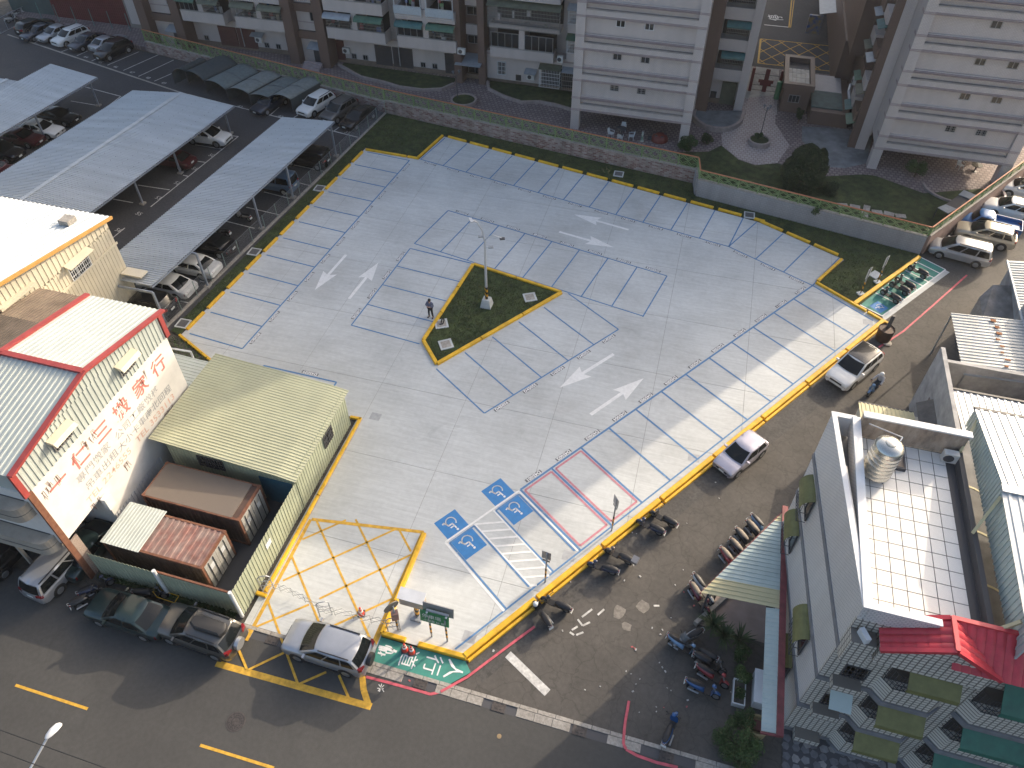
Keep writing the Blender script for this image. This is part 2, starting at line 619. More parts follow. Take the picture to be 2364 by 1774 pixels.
# ------------------------------------------------------------------ the new car park: concrete slab cut into bays by saw joints
LOT = [(-31.8, 60.0), (-26.0, 59.45), (-25.1, 64.25), (6.0, 57.7), (12.95, 54.2), (10.75, 50.55), (15.5, 47.3), (-6.7, 14.95), (-11.2, 14.95), (-11.2, 13.62), (-18.4, 13.62), (-18.4, 28.05), (-30.1, 28.4), (-30.2, 29.9), (-34.1, 31.7)]
lot = poly('parking_lot_base', LOT, -0.012, mat('joint_filler', (0.24, 0.235, 0.23), 0.9))


def slab_panels():
    bm = bmesh.new()
    f = bm.faces.new([bm.verts.new((x, y, 0)) for x, y in LOT])
    if f.normal.z < 0:
        f.normal_flip()
    G = 0.012
    cuts = []
    for k in range(-8, 6):
        x = -0.05 + 6.0 * k
        cuts += [((x - G, 0, 0), (1, 0, 0)), ((x + G, 0, 0), (1, 0, 0))]
    for k in range(0, 9):
        y = 19.5 + 5.96 * k
        cuts += [((0, y - G, 0), (0, 1, 0)), ((0, y + G, 0), (0, 1, 0))]
    for co, no in cuts:
        bmesh.ops.bisect_plane(bm, geom=bm.verts[:] + bm.edges[:] + bm.faces[:], plane_co=co, plane_no=no, dist=1e-5)
    bmesh.ops.connect_verts_concave(bm, faces=bm.faces[:])
    bm.normal_update()
    res = []
    for fc in bm.faces:
        P = [(v.co.x, v.co.y) for v in fc.verts]
        w = max(p[0] for p in P) - min(p[0] for p in P)
        h = max(p[1] for p in P) - min(p[1] for p in P)
        if w > 0.06 and h > 0.06:
            res.append(P)
    bm.free()
    return res


for P in slab_panels():
    mb = MB()
    mb.prism(P, -0.011, 0.0)
    mb.build('slab_panel', CONC, lot)

ML = 0.006          # height of painted markings


def line(p, q, w, m, name='marking_line', z=ML, parent=None):
    mb = MB()
    mb.beam((p[0], p[1], z), (q[0], q[1], z), w, 0.004)
    return mb.build(name, m, parent or lot)


def lerp(p, q, t):
    return (p[0] + (q[0] - p[0]) * t, p[1] + (q[1] - p[1]) * t)


def number(n, c, face):
    """stall number plate painted on the aisle side; face = direction into the stall"""
    f = Vector((face[0], face[1], 0)).normalized()
    r = Vector((f.y, -f.x, 0))
    c = Vector((c[0], c[1], 0)) - f * 0.26
    mb = MB()
    a, b = r * 0.62, f * 0.12
    c0 = c + Vector((0, 0, ML + 0.004))
    mb.quad(c0 - a - b, c0 + a - b, c0 + a + b, c0 - a + b)
    mb.build('number_plate_marking', mat('number_black', (0.14, 0.14, 0.145), 0.7, var=0.3, vscale=5), lot)
    letters('D45%03d' % n, 0.34, WHT, lot, frame_m(c + Vector((0, 0, ML + 0.008)), r, f), 'stall_number', (0.98, 0.86), 0.012)


def row(p0, p1, n, depth, n0, step, w=0.11, back=None, last=True, skew=None):
    """n stalls along the front line p0-p1; depth vector into the stalls"""
    p0, p1 = Vector((p0[0], p0[1])), Vector((p1[0], p1[1]))
    d = Vector((depth[0], depth[1]))
    line(p0, p1, w, BLUE, 'stall_front_line')
    for i in range(n + 1):
        p = p0.lerp(p1, i / n)
        if i == n and not last:
            continue
        line(p, p + d, w, BLUE, 'stall_side_line', ML + 0.0015)
    for i in range(n):
        c = p0.lerp(p1, (i + 0.5) / n)
        number(n0 + step * i, c, d)


def unit(a, b):
    v = Vector((b[0] - a[0], b[1] - a[1]))
    return v.normalized()


# left row 28..38 (from the far end)
Lf0, Lf1 = (-26.81, 59.03, 0.00), (-29.02, 31.77, 0.00)
ul = unit(Lf0, Lf1)
nl = Vector((ul.y, -ul.x))
row(Lf0, Lf1, 11, nl * 4.55, 28, 1)
# far row 27..16 (from the left) and the three bent stalls 15..13
Tf0, Tf1 = (-25.84, 59.52, 0.00), (3.76, 53.46, 0.00)
ut = unit(Tf0, Tf1)
nt_ = Vector((-ut.y, ut.x))
row(Tf0, Tf1, 12, nt_ * 4.6, 27, -1, 0.1)
Bf0, Bf1 = (3.76, 53.46, 0.00), (10.46, 50.13, 0.00)
ub = unit(Bf0, Bf1)
row(Bf0, Bf1, 3, Vector((-ub.y, ub.x)) * 4.7, 15, -1, 0.1)
# right row 12..1 along the lane
Rf0, Rf1 = (10.46, 50.13, 0.00), (-6.63, 25.55, 0.00)
ur = unit(Rf0, Rf1)
nr = Vector((-ur.y, ur.x))
row(Rf0, Rf1, 12, nr * 5.25, 12, -1, 0.13)
RB0 = Vector(Rf0[:2]) + nr * 5.3
RB1 = Vector(Rf1[:2]) + nr * 5.3
line(RB0.lerp(RB1, 0.02), RB1 + ur * 8.8, 0.1, BLUE, 'stall_back_line', ML - 0.001)
# red framed stalls 1 and 2
for k in (10, 11):
    a = Vector(Rf0[:2]).lerp(Vector(Rf1[:2]), k / 12) + nr * 0.2 + ur * 0.18
    b = Vector(Rf0[:2]).lerp(Vector(Rf1[:2]), (k + 1) / 12) + nr * 0.2 - ur * 0.18
    c, e = b + nr * 4.85, a + nr * 4.85
    for p, q in ((a, b), (b, c), (c, e), (e, a)):
        line(p, q, 0.13, REDS, 'stall_red_line', ML + 0.0022)
# accessible stalls: white outer frame, blue inner frames, hatched strip
A0 = Vector(Rf1[:2]) + ur * 0.12
WID = ((-6.58, 25.37, 0.00), (-7.74, 23.81, 0.00), (-8.61, 22.45, 0.00), (-9.74, 20.91, 0.00))
aw = [(Vector(p[:2]) - Vector(Rf1[:2])).dot(ur) for p in WID]
o_ = Vector(Rf1[:2])
line(o_ + ur * aw[0], o_ + ur * aw[3], 0.12, WHT, 'stall_white_line', ML + 0.001)
line(o_ + ur * (aw[0] + 0.02), o_ + ur * (aw[0] + 0.02) + nr * 5.2, 0.12, WHT, 'stall_white_line', ML + 0.003)
line(o_ + ur * aw[3], o_ + ur * aw[3] + nr * 5.3, 0.14, WHT, 'stall_white_line', ML + 0.001)
for a, b in ((aw[0] + 0.16, aw[1]), (aw[2], aw[3] - 0.16)):
    for p, q in (((a, 0.2), (b, 0.2)), ((a, 0.2), (a, 5.1)), ((b, 0.2), (b, 5.3))):
        line(o_ + ur * p[0] + nr * p[1], o_ + ur * q[0] + nr * q[1], 0.11, BLUE, 'stall_side_line', ML + 0.0025)
hw = aw[2] - aw[1] - 0.24
for i in range(9):
    y0 = 0.15 + i * 0.62
    p = o_ + ur * (aw[2] - 0.12) + nr * y0
    q = o_ + ur * (aw[1] + 0.12) + nr * (y0 + 0.95)
    if y0 + 0.95 > 5.3:
        q = p.lerp(q, (5.3 - y0) / 0.95)
    line(p, q, 0.12, WHT, 'hatch_line', ML + 0.0012)
for s in (aw[1] + 0.1, aw[2] - 0.1):
    line(o_ + ur * s + nr * 0.1, o_ + ur * s + nr * 5.2, 0.09, WHT, 'stall_white_line', ML + 0.0008)


def wheelchair(c, right, up, s, parent=None, base=BLUES, white=WHT, z=ML):
    """painted blue square with the wheelchair user in white, built from flat strokes"""
    parent = parent or lot
    r, u = Vector((*right[:2], 0)).normalized() * s / 2, Vector((*up[:2], 0)).normalized() * s / 2
    c = Vector((c[0], c[1], z))
    mb = MB()
    mb.quad(c - r - u, c + r - u, c + r + u, c - r + u)
    sq = mb.build('accessible_symbol', base, parent)
    k = Vector((0, 0, 0.004))
    mb = MB()

    def st(pts, w):
        for a, b in zip(pts[:-1], pts[1:]):
            A, B = c + r * a[0] + u * a[1] + k, c + r * b[0] + u * b[1] + k
            d = (B - A).normalized() * w * s * 0.5
            e = Vector((-d.y, d.x, 0))
            mb.quad(A - d * 0.6 - e, B + d * 0.6 - e, B + d * 0.6 + e, A - d * 0.6 + e)
    st([(math.cos(t) * 0.4 - 0.08, math.sin(t) * 0.42 - 0.26) for t in [R(135 + i * 19) for i in range(13)]], 0.05)
    st([(-0.12, 0.4), (-0.08, -0.08), (0.26, -0.08), (0.42, -0.5), (0.56, -0.46)], 0.06)
    st([(-0.1, 0.16), (0.22, 0.16)], 0.05)
    hp = [(math.cos(R(i * 40)) * 0.1 - 0.13, math.sin(R(i * 40)) * 0.1 + 0.58) for i in range(9)]
    mb.quad(*[c + r * a + u * b + k for a, b in hp])
    mb.build('wheelchair_figure', white, sq)


sz = 1.5
for p in ((-7.84, 24.99, 0.00), (-9.82, 22.14, 0.00), (-6.55, 24.13, 0.00), (-8.53, 21.26, 0.00)):
    wheelchair(p, (ur.x, ur.y), (nr.x, nr.y), sz)

# stalls round the island
If0, If1 = (-20.46, 52.11, 0.00), (-0.70, 48.23, 0.00)
ui = unit(If0, If1)
ni = Vector((ui.y, -ui.x))
Ib0, Ib1 = (-21.60, 46.79, 0.00), (-1.85, 43.00, 0.00)
row(If0, If1, 8, Vector(Ib0[:2]) - Vector(If0[:2]), 51, -1, 0.1)
line(Ib0, Ib1, 0.1, BLUE, 'stall_back_line', ML - 0.001)
Jf0, Jf1 = (-21.70, 46.06, 0.00), (-22.52, 36.16, 0.00)
Jb0 = (-16.12, 45.54, 0.00)
row(Jf0, Jf1, 4, (Vector((-16.95, 35.67, 0.00)[:2]) - Vector(Jf1[:2])), 43, -1, 0.1)
line(Jf0, Jb0, 0.1, BLUE, 'stall_side_line', ML + 0.001)
Kf0, Kf1 = (-3.36, 41.06, 0.00), (-10.50, 30.70, 0.00)
row(Kf0, Kf1, 5, (Vector((-14.94, 33.66, 0.00)[:2]) - Vector(Kf1[:2])), 52, 1, 0.1)
# stall 39 behind the shed
Hf0, Hf1 = (-26.71, 30.68, 0.00), (-21.11, 30.61, 0.00)
uh = unit(Hf0, Hf1)
nh = Vector((uh.y, -uh.x))
line(Hf0, Hf1, 0.12, BLUE, 'stall_front_line')
for p in (Hf0, Hf1):
    line(p, Vector(p[:2]) + nh * 2.0, 0.12, BLUE, 'stall_side_line', ML + 0.001)
number(39, lerp(Hf0, Hf1, 0.62), nh)


def arrow(tail, tip, hw=0.42, sw=0.11, hl=0.42):
    t, p = Vector(tail[:2]), Vector(tip[:2])
    d = (p - t)
    L = d.length
    d.normalize()
    e = Vector((-d.y, d.x))
    h = p - d * L * hl
    z = ML
    P = [t + e * sw, t - e * sw, h - e * sw, h - e * hw - d * 0.25, p, h + e * hw - d * 0.25, h + e * sw]
    mb = MB()
    v = [(q.x, q.y, z) for q in P]
    mb.add(v, [(0, 1, 2, 6), (2, 3, 4), (2, 4, 6), (6, 4, 5)])
    mb.build('direction_arrow', WHT, lot)


arrow((-26.47, 43.85, 0.00), (-26.93, 39.10, 0.00), 0.62, 0.12)
arrow((-23.93, 38.85, 0.00), (-23.50, 43.59, 0.00), 0.62, 0.12)
arrow((-4.66, 53.56, 0.00), (-9.65, 54.52, 0.00), 0.62, 0.12)
arrow((-10.31, 51.67, 0.00), (-5.44, 50.78, 0.00), 0.62, 0.12)
arrow((-3.25, 38.43, 0.00), (-6.23, 34.25, 0.00), 0.6, 0.12)
arrow((-3.72, 32.48, 0.00), (-0.84, 36.67, 0.00), 0.6, 0.12)

# yellow box junction over the entrance
YB = [(-18.1, 21.95), (-11.35, 21.3), (-11.35, 14.9), (-18.2, 15.6)]
for p, q, w in (((-17.84, 20.28, 0.00), (-11.23, 21.24, 0.00), 0.2), ((-11.23, 21.24, 0.00), (-11.42, 14.20, 0.00), 0.3), ((-17.89, 20.26, 0.00), (-17.82, 12.82, 0.00), 0.2)):
    line(p, q, w, YELP, 'box_line')
for p, q in (((-17.59, 20.35, 0.00), (-11.46, 14.39, 0.00)), ((-15.36, 20.97, 0.00), (-11.45, 17.10, 0.00)), ((-17.80, 17.78, 0.00), (-14.42, 14.51, 0.00)), ((-17.79, 15.03, 0.00), (-14.24, 11.56, 0.00)), ((-12.73, 21.08, 0.00), (-11.49, 19.88, 0.00)), ((-17.95, 12.30, 0.00), (-17.04, 11.53, 0.00)), ((-12.47, 12.50, 0.00), (-11.55, 11.64, 0.00)),
             ((-17.74, 18.93, 0.00), (-15.88, 20.77, 0.00)), ((-17.59, 16.34, 0.00), (-12.78, 21.07, 0.00)), ((-15.20, 15.92, 0.00), (-11.42, 19.70, 0.00)), ((-17.99, 13.35, 0.00), (-15.59, 15.47, 0.00)), ((-16.95, 11.52, 0.00), (-15.63, 12.79, 0.00)), ((-14.20, 14.40, 0.00), (-11.38, 17.03, 0.00)), ((-14.17, 11.58, 0.00), (-13.14, 12.47, 0.00))):
    line(p, q, 0.12, YELP, 'box_line', ML + 0.0016 if p[1] > 13.6 else ML - 0.001)
line((-18.69, 11.38, 0.00), (-10.32, 11.55, 0.00), 0.32, YELP, 'box_line', -0.022, road)
for p, q in (((-11.32, 12.75, 0.00), (-10.99, 12.17, 0.00)), ((-10.99, 12.17, 0.00), (-10.44, 11.55, 0.00))):
    line(p, q, 0.3, YELP, 'box_line', -0.02, road)

# ------------------------------------------------------------------ road: gutter blocks, markings, manhole
gut = poly('gutter', [(-18.6, 13.0), (60, 13.0), (60, 13.62), (-18.6, 13.62)], -0.028, DKG)
x = -18.5
rnd = random.Random(3)
drains = [(-16.54, 13.14, 0.00)[0], (-8.42, 13.25, 0.00)[0], (-4.37, 13.17, 0.00)[0], (-0.38, 13.25, 0.00)[0], (3.73, 13.29, 0.00)[0], -24.0]
while x < 12:
    w = 0.78 + rnd.random() * 0.12
    if not any(x - 0.2 < d + 0.35 and x + w > d - 0.35 for d in drains):
        mb = MB()
        t = rnd.uniform(-0.006, 0.006)
        mb.hexa([(x, 13.02 + t, -0.026), (x + w - 0.025, 13.02, -0.026), (x + w - 0.025, 13.4, -0.026), (x, 13.4, -0.026), (x, 13.02 + t, -0.012), (x + w - 0.025, 13.02, -0.01 + t), (x + w - 0.025, 13.4, 0.004), (x, 13.4, 0.004 + t)])
        mb.build('gutter_block', CONC_D, gut)
    mb = MB()
    mb.box(x + 0.1, x + 0.1 + w - 0.03, 13.42, 13.6, -0.026, 0.012 + t)
    mb.build('kerb_stone', CONC_D, gut)
    x += w
for d in drains[:-1]:
    t = thing('drain_grate', 'iron drain grate set in the gutter ' + {0: 'under the entrance lattice gate shadow', 1: 'below the green walkway', 2: 'at the mouth of the lane', 3: 'where the shadow edge meets the gutter', 4: 'behind the blue scooter'}[drains.index(d)], 'drain', (d, 13.21, -0.02))
    mb = MB()
    mb.box(d - 0.34, d + 0.34, 12.98, 13.5, -0.025, 0.0)
    mb.build('plate', IRON, t)
    for sx in (-0.17, 0.05):
        for sy in (13.08, 13.34):
            mb = MB()
            mb.box(d + sx, d + sx + 0.13, sy, sy + 0.05, 0.001, 0.005)
            mb.build('slot', BLK, t)
for p, q in (((-27.66, 7.75, 0.00), (-23.49, 7.76, 0.00)), ((-17.35, 7.80, 0.00), (-13.55, 7.86, 0.00)), ((-37.6, 7.76), (-33.4, 7.76)), ((-7.3, 7.8), (-3.3, 7.8))):
    line(p, q, 0.13, YELP, 'centre_line', -0.022, road)
line((-4.64, 15.79, 0.00), (-2.25, 14.49, 0.00), 0.42, WHTO, 'stop_line', -0.028, lane)
for seq, par, z in (([(-11.14, 12.80, 0.00), (-10.04, 12.84, 0.00), (-7.77, 12.88, 0.00), (-7.31, 13.12, 0.00)], road, -0.02), ([(-7.31, 13.12, 0.00), (-6.26, 14.16, 0.00), (-6.07, 14.42, 0.00), (-4.55, 16.43, 0.00), (-3.69, 17.54, 0.00)], lane, 0.014),
                    ([(1.66, 15.18, 0.00), (1.64, 14.17, 0.00), (1.68, 13.51, 0.00), (1.73, 13.17, 0.00), (1.88, 13.01, 0.00)], lane, 0.02), ([(1.88, 13.01, 0.00), (2.40, 12.88, 0.00), (3.31, 12.83, 0.00), (4.29, 12.89, 0.00)], road, -0.02), ([(15.01, 44.30, 0.00), (16.89, 46.59, 0.00), (19.47, 50.47, 0.00), (22.34, 54.85, 0.00)], lane, -0.028)):
    mb = MB()
    for a, b in zip(seq[:-1], seq[1:]):
        mb.beam((a[0], a[1], z), (b[0], b[1], z), 0.13, 0.006)
    mb.build('red_line', REDP, par)
# worn lettering on the lane
for (p, q) in (((-0.99, 19.31, 0.00), (-1.42, 18.74, 0.00)), ((-0.37, 19.48, 0.00), (-0.64, 19.08, 0.00)), ((-1.61, 18.56, 0.00), (-1.29, 18.29, 0.00)), ((-1.29, 18.29, 0.00), (-0.96, 18.58, 0.00)), ((-1.78, 17.91, 0.00), (-1.53, 18.18, 0.00)), ((-1.86, 17.77, 0.00), (-1.61, 17.68, 0.00)), ((-1.51, 17.71, 0.00), (-1.18, 17.96, 0.00)), ((2.14, 20.39, 0.00), (2.43, 20.47, 0.00))):
    line(p, q, 0.1, WHTO, 'worn_lettering', -0.028, lane)
mh = (-16.29, 9.17, 0.00)
t = thing('manhole_cover', 'round iron manhole cover in the road', 'manhole', (mh[0], mh[1], -0.03))
mb = MB()
mb.lathe([(0.46, -0.01), (0.46, 0.004), (0.44, 0.006), (0.0, 0.006)], 32, (mh[0], mh[1], -0.026))
mb.build('lid', IRON, t)
mb = MB()
for r_ in (0.38, 0.2):
    mb = MB()
    for i in range(32):
        a, b = i * math.pi / 16, (i + 1) * math.pi / 16
        mb.beam((mh[0] + r_ * math.cos(a), mh[1] + r_ * math.sin(a), -0.0185), (mh[0] + r_ * math.cos(b), mh[1] + r_ * math.sin(b), -0.0185), 0.02, 0.004)
    mb.build('ring', BLK, t)
for i in range(16):
    a = i * math.pi / 8
    mb = MB()
    mb.lathe([(0.025, 0.0065), (0.025, 0.0095), (0, 0.0095)], 8, (mh[0] + 0.3 * math.cos(a), mh[1] + 0.3 * math.sin(a), -0.026))
    mb.build('hole', BLK, t)
pm = (-3.98, 11.95, 0.00)
mb = MB()
mb.lathe([(0.11, 0), (0.11, 0.008), (0.09, 0.012), (0, 0.012)], 16, (pm[0], pm[1], -0.03))
tag(mb.build('valve_cover', mat('brass_cover', (0.3, 0.22, 0.12), 0.5, 0.4), None), 'small round brass valve cover in the road', 'valve cover')

# green walkway with painted characters
GW = [(-11.21, 14.87, 0.00), (-9.96, 14.85, 0.00), (-6.80, 14.86, 0.00), (-6.61, 14.87, 0.00), (-6.18, 14.41, 0.00), (-7.06, 13.52, 0.00), (-11.12, 13.50, 0.00)]
gw = poly('walkway', GW, 0.004, GREENP)
e1 = unit((-6.90, 14.21, 0.00), (-9.67, 14.13, 0.00))
for ch, p in (('人', (-7.09, 14.29, 0.00)), ('行', (-8.19, 14.25, 0.00)), ('道', (-9.48, 14.23, 0.00))):
    letters(ch, 1.0, WHT, gw, frame_m((p[0], p[1], 0.012), (0, -1, 0), (1, 0, 0)), 'painted_character', (1.05, 1.0))
mb = MB()
for seq, w in (([(-11.12, 14.37, 0.00), (-10.59, 14.39, 0.00), (-10.26, 14.37, 0.00)], 0.16), ([(-11.06, 14.24, 0.00), (-10.62, 14.26, 0.00)], 0.09), ([(-10.81, 14.52, 0.00), (-10.52, 14.52, 0.00), (-10.35, 14.40, 0.00)], 0.07), ([(-10.67, 14.17, 0.00), (-10.36, 14.22, 0.00), (-10.28, 14.32, 0.00)], 0.07), ([(-10.26, 14.37, 0.00), (-10.13, 14.37, 0.00)], 0.12),
               ([(-11.04, 14.07, 0.00), (-10.79, 14.06, 0.00), (-10.62, 14.06, 0.00)], 0.09), ([(-10.95, 14.16, 0.00), (-10.80, 14.06, 0.00)], 0.05), ([(-10.82, 13.95, 0.00), (-10.76, 14.04, 0.00)], 0.05)):
    for a, b in zip(seq[:-1], seq[1:]):
        mb.beam((a[0], a[1], 0.008), (b[0], b[1], 0.008), w, 0.004)
mb.build('painted_figures', WHT, gw)
mb = MB()
for p, q in (((-10.39, 12.63, 0.00), (-10.00, 12.37, 0.00)), ((-10.12, 12.67, 0.00), (-10.30, 12.32, 0.00)), ((-10.26, 12.70, 0.00), (-10.21, 12.31, 0.00)), ((-10.39, 12.44, 0.00), (-10.06, 12.50, 0.00))):
    mb.beam((p[0], p[1], -0.024), (q[0], q[1], -0.024), 0.04, 0.004)
mb.build('chalk_mark', WHTO, road)

# lawns
TL = [(-32.6, 67.2), (-0.2, 62.3), (0.2, 60.3), (19.0, 56.6), (14.0, 48.8), (10.9, 50.6), (13.05, 54.2), (6.0, 57.85), (-25.2, 64.5), (-26.2, 59.7), (-31.9, 60.15), (-34.2, 31.8), (-35.0, 32.0), (-33.0, 62)]
lawn = poly('lawn', TL, 0.02, LAWN)
ISL = [(-15.98, 45.40, 0.00), (-8.32, 43.91, 0.00), (-15.03, 34.04, 0.00), (-16.78, 36.01, 0.00)]
isl = poly('island_lawn', ISL, 0.06, LAWN)
poly('waste_strip', [(-34.3, 31.7), (-30.3, 29.8), (-30.1, 28.3), (-32, 28.0), (-36, 31.5)], 0.01, EARTH)
poly('grass_strip', [(-27.5, 13.75), (-19.0, 13.75), (-19.0, 14.45), (-27.5, 14.45)], 0.0, LAWN)


def grass(name, polys, n, h, seed):
    """uncountable grass blades standing on the lawns, one mesh"""
    rd = random.Random(seed)
    mb = MB()

    def inside(p, P):
        c = False
        j = len(P) - 1
        for i in range(len(P)):
            if (P[i][1] > p[1]) != (P[j][1] > p[1]) and p[0] < (P[j][0] - P[i][0]) * (p[1] - P[i][1]) / (P[j][1] - P[i][1]) + P[i][0]:
                c = not c
            j = i
        return c
    for P, z in polys:
        x0, x1 = min(p[0] for p in P), max(p[0] for p in P)
        y0, y1 = min(p[1] for p in P), max(p[1] for p in P)
        k = 0
        tries = 0
        want = n * (1 if z < 0.05 else 0.35)
        while k < want and tries < n * 20:
            tries += 1
            x, y = rd.uniform(x0, x1), rd.uniform(y0, y1)
            if not inside((x, y), P) or noise.noise((x * 0.6, y * 0.6, seed)) < rd.uniform(-0.6, 0.15):
                continue
            k += 1
            for _ in range(3):
                a = rd.uniform(0, 6.28)
                b = h * rd.uniform(0.5, 1.5)
                w = 0.018
                dx, dy = math.cos(a), math.sin(a)
                ox, oy = x + rd.uniform(-.06, .06), y + rd.uniform(-.06, .06)
                mb.add([(ox - dy * w, oy + dx * w, z), (ox + dy * w, oy - dx * w, z), (ox + dx * b * 0.6, oy + dy * b * 0.6, z + b)], [(0, 1, 2)])
    o = mb.build(name, mat('grass_blade', (0.045, 0.07, 0.018), 0.9, col2=(0.09, 0.1, 0.03), vscale=1.2), None)
    o['label'] = 'short dark green grass on the verges and the traffic island'
    o['kind'] = 'stuff'
    return o


grass('grass', [(TL, 0.02), (ISL, 0.06), ([(-27.5, 13.75), (-19.0, 13.75), (-19.0, 14.45), (-27.5, 14.45)], 0.0)], 9000, 0.07, 5)

# ------------------------------------------------------------------ kerbs


def kerb_run(label, p0, p1, blocks, w=0.22, h=0.2, z=-0.02, m=YEL, joined=False):
    """a straight run of yellow kerb: blocks given as (start, end) fractions or a count"""
    p0, p1 = Vector((p0[0], p0[1])), Vector((p1[0], p1[1]))
    L = (p1 - p0).length
    d = (p1 - p0).normalized()
    a = math.atan2(d.y, d.x)
    t = thing('yellow_kerb', label, 'kerb', (p0.x, p0.y, z), a)
    for s, e in blocks:
        mb = MB()
        c = 0.03
        x0, x1 = s, e
        sec = [(-w / 2, 0), (w / 2, 0), (w / 2, h - c), (w / 2 - c, h), (-w / 2 + c, h), (-w / 2, h - c)]
        n = len(sec)
        vs = [(x0 + (0.015 if q[1] > h - 0.01 else 0), q[0], q[1]) for q in sec] + [(x1 - (0.015 if q[1] > h - 0.01 else 0), q[0], q[1]) for q in sec]
        mb.add(vs, [tuple(range(n - 1, -1, -1)), tuple(range(n, 2 * n))] + [(i, (i + 1) % n, n + (i + 1) % n, n + i) for i in range(n)])
        o = mb.build('kerb_block', m, t, local=True)
    return t, L


def evenly(L, n, gap, off=0.0):
    s = (L - off) / n
    return [(off + i * s + gap / 2, off + (i + 1) * s - gap / 2) for i in range(n)]


k0 = Vector(Lf0[:2]) + nl * 4.95
k1 = Vector(Lf1[:2]) + nl * 4.95
kerb_run('eleven yellow wheel stops in a row by the carport fence', k0, k1, evenly((k1 - k0).length, 11, 0.5))
kerb_run('yellow kerb joining the left row to the grass notch', k0 - ul * 0.25, (-26.13, 59.50, 0.00), [(0.1, 4.4), (4.55, 5.7)])
kerb_run('yellow kerb climbing beside the grass notch', (-26.17, 59.60, 0.00), (-25.30, 64.11, 0.00), [(0.05, 4.0), (4.08, 4.75)])
k2 = Vector(Tf0[:2]) + nt_ * 4.85
k3 = Vector(Tf1[:2]) + nt_ * 4.85
kerb_run('long row of yellow wheel stops below the brick wall', k2, k3, evenly((k3 - k2).length, 12, 0.45) + [((k3 - k2).length + 0.9, (k3 - k2).length + 1.8)])
kb0 = Vector(Bf0[:2]) + Vector((-ub.y, ub.x)) * 4.95
kb1 = Vector(Bf1[:2]) + Vector((-ub.y, ub.x)) * 4.95
kerb_run('three yellow wheel stops behind the bent stalls', kb0, kb1, evenly((kb1 - kb0).length, 3, 0.4))
kerb_run('yellow kerb between the bent stalls and the lawn corner', (12.74, 54.13, 0.00), (10.71, 50.50, 0.00), [(0.0, 3.9)])
kerb_run('yellow kerb along the lawn beside the motorcycle bays', (10.71, 50.50, 0.00), (15.37, 47.30, 0.00), [(0.0, 4.4), (4.5, 6.3)])
kerb_run('yellow kerb behind the motorcycle bays', (13.50, 48.65, 0.00), (19.03, 56.38, 0.00), [(0.0, 9.2)], 0.3, 0.22)
RK0, RK1 = Vector((15.45, 47.15)), Vector((-6.75, 14.98))
LR = (RK1 - RK0).length
kerb_run('long double yellow kerb between the car park and the lane', RK0, RK1, evenly(LR, 8, 0.16), 0.3, 0.3, -0.04)
rn = Vector((RK1.y - RK0.y, -(RK1.x - RK0.x))).normalized()
kerb_run('lower yellow kerb step facing the lane', RK0 - rn * 0.28, RK1 - rn * 0.28, evenly(LR, 8, 0.16), 0.16, 0.17, -0.04)
kerb_run('short yellow kerb left of the traffic cones', (-11.19, 15.04, 0.00), (-10.03, 15.03, 0.00), [(0.0, 1.3)], 0.24, 0.22)
kerb_run('yellow kerb right of the traffic cones', (-9.19, 15.00, 0.00), (-6.73, 15.02, 0.00), [(0.0, 2.6)], 0.26, 0.24)
kerb_run('yellow kerb on the right side of the entrance', (-11.14, 21.12, 0.00), (-11.19, 15.12, 0.00), [(0.0, 4.25), (4.4, 6.1)], 0.24, 0.22)
kerb_run('yellow kerb along the shed and fence by the entrance', (-18.19, 28.07, 0.00), (-18.17, 15.32, 0.00), [(0.0, 6.2), (6.25, 12.6)], 0.2, 0.16)
kerb_run('short yellow kerb at the foot of the fence corner', (-18.60, 15.29, 0.00), (-18.10, 15.27, 0.00), [(0.0, 0.62)], 0.2, 0.18)
kerb_run('short yellow kerb at the shed corner', (-18.87, 27.98, 0.00), (-18.13, 28.01, 0.00), [(0.0, 0.75)], 0.2, 0.16)
kerb_run('yellow kerb along the waste strip behind the mint roof', (-34.13, 31.75, 0.00), (-30.14, 29.90, 0.00), [(0.0, 0.6), (0.66, 4.5)], 0.2, 0.18)
for lab, a, b in (('yellow island kerb facing the far stalls', ISL[0], ISL[1]), ('yellow island kerb facing the bottom stalls', ISL[1], ISL[2]), ('short yellow island kerb at the blunt tip', ISL[2], ISL[3]), ('yellow island kerb facing the left stalls', ISL[3], ISL[0])):
    L = (Vector(b[:2]) - Vector(a[:2])).length
    n = max(1, round(L / 3.6))
    kerb_run(lab, a, b, evenly(L, n, 0.06), 0.26, 0.22)


# ------------------------------------------------------------------ courtyard level and its retaining walls
TILE_W = grid_mat('white_mosaic', (0.55, 0.505, 0.48), (0.43, 0.38, 0.36), 0.22, 0.11, 0.018, 0.45, 0.5, stain=0.14)
TILE_B = grid_mat('brown_mosaic', (0.16, 0.105, 0.085), (0.11, 0.075, 0.06), 0.22, 0.11, 0.015, 0.5, 0.5, stain=0.15)
BELT = mat('pink_grey_belt', (0.33, 0.27, 0.265), 0.6, var=0.1, vscale=2)
BELTS = mat('sooty_belt', (0.33, 0.305, 0.29), 0.7, var=0.1, vscale=2, stain=0.3, sscale=0.8)
PLINTH = mat('brown_plinth', (0.17, 0.13, 0.1), 0.7, var=0.15, vscale=3)
GLASS = mat('window_glass', (0.02, 0.022, 0.025), 0.08, spec=0.6)
ALU = mat('aluminium_frame', (0.3, 0.3, 0.3), 0.5, 0.5)
WFRAME = mat('white_frame', (0.6, 0.62, 0.63), 0.5)
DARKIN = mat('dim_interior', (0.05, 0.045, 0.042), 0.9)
BRICKW = grid_mat('mottled_brick', (0.4, 0.34, 0.31), (0.36, 0.32, 0.29), 0.42, 0.16, 0.02, 0.85, 0.5, stain=0.45, tile2=(0.2, 0.085, 0.07))
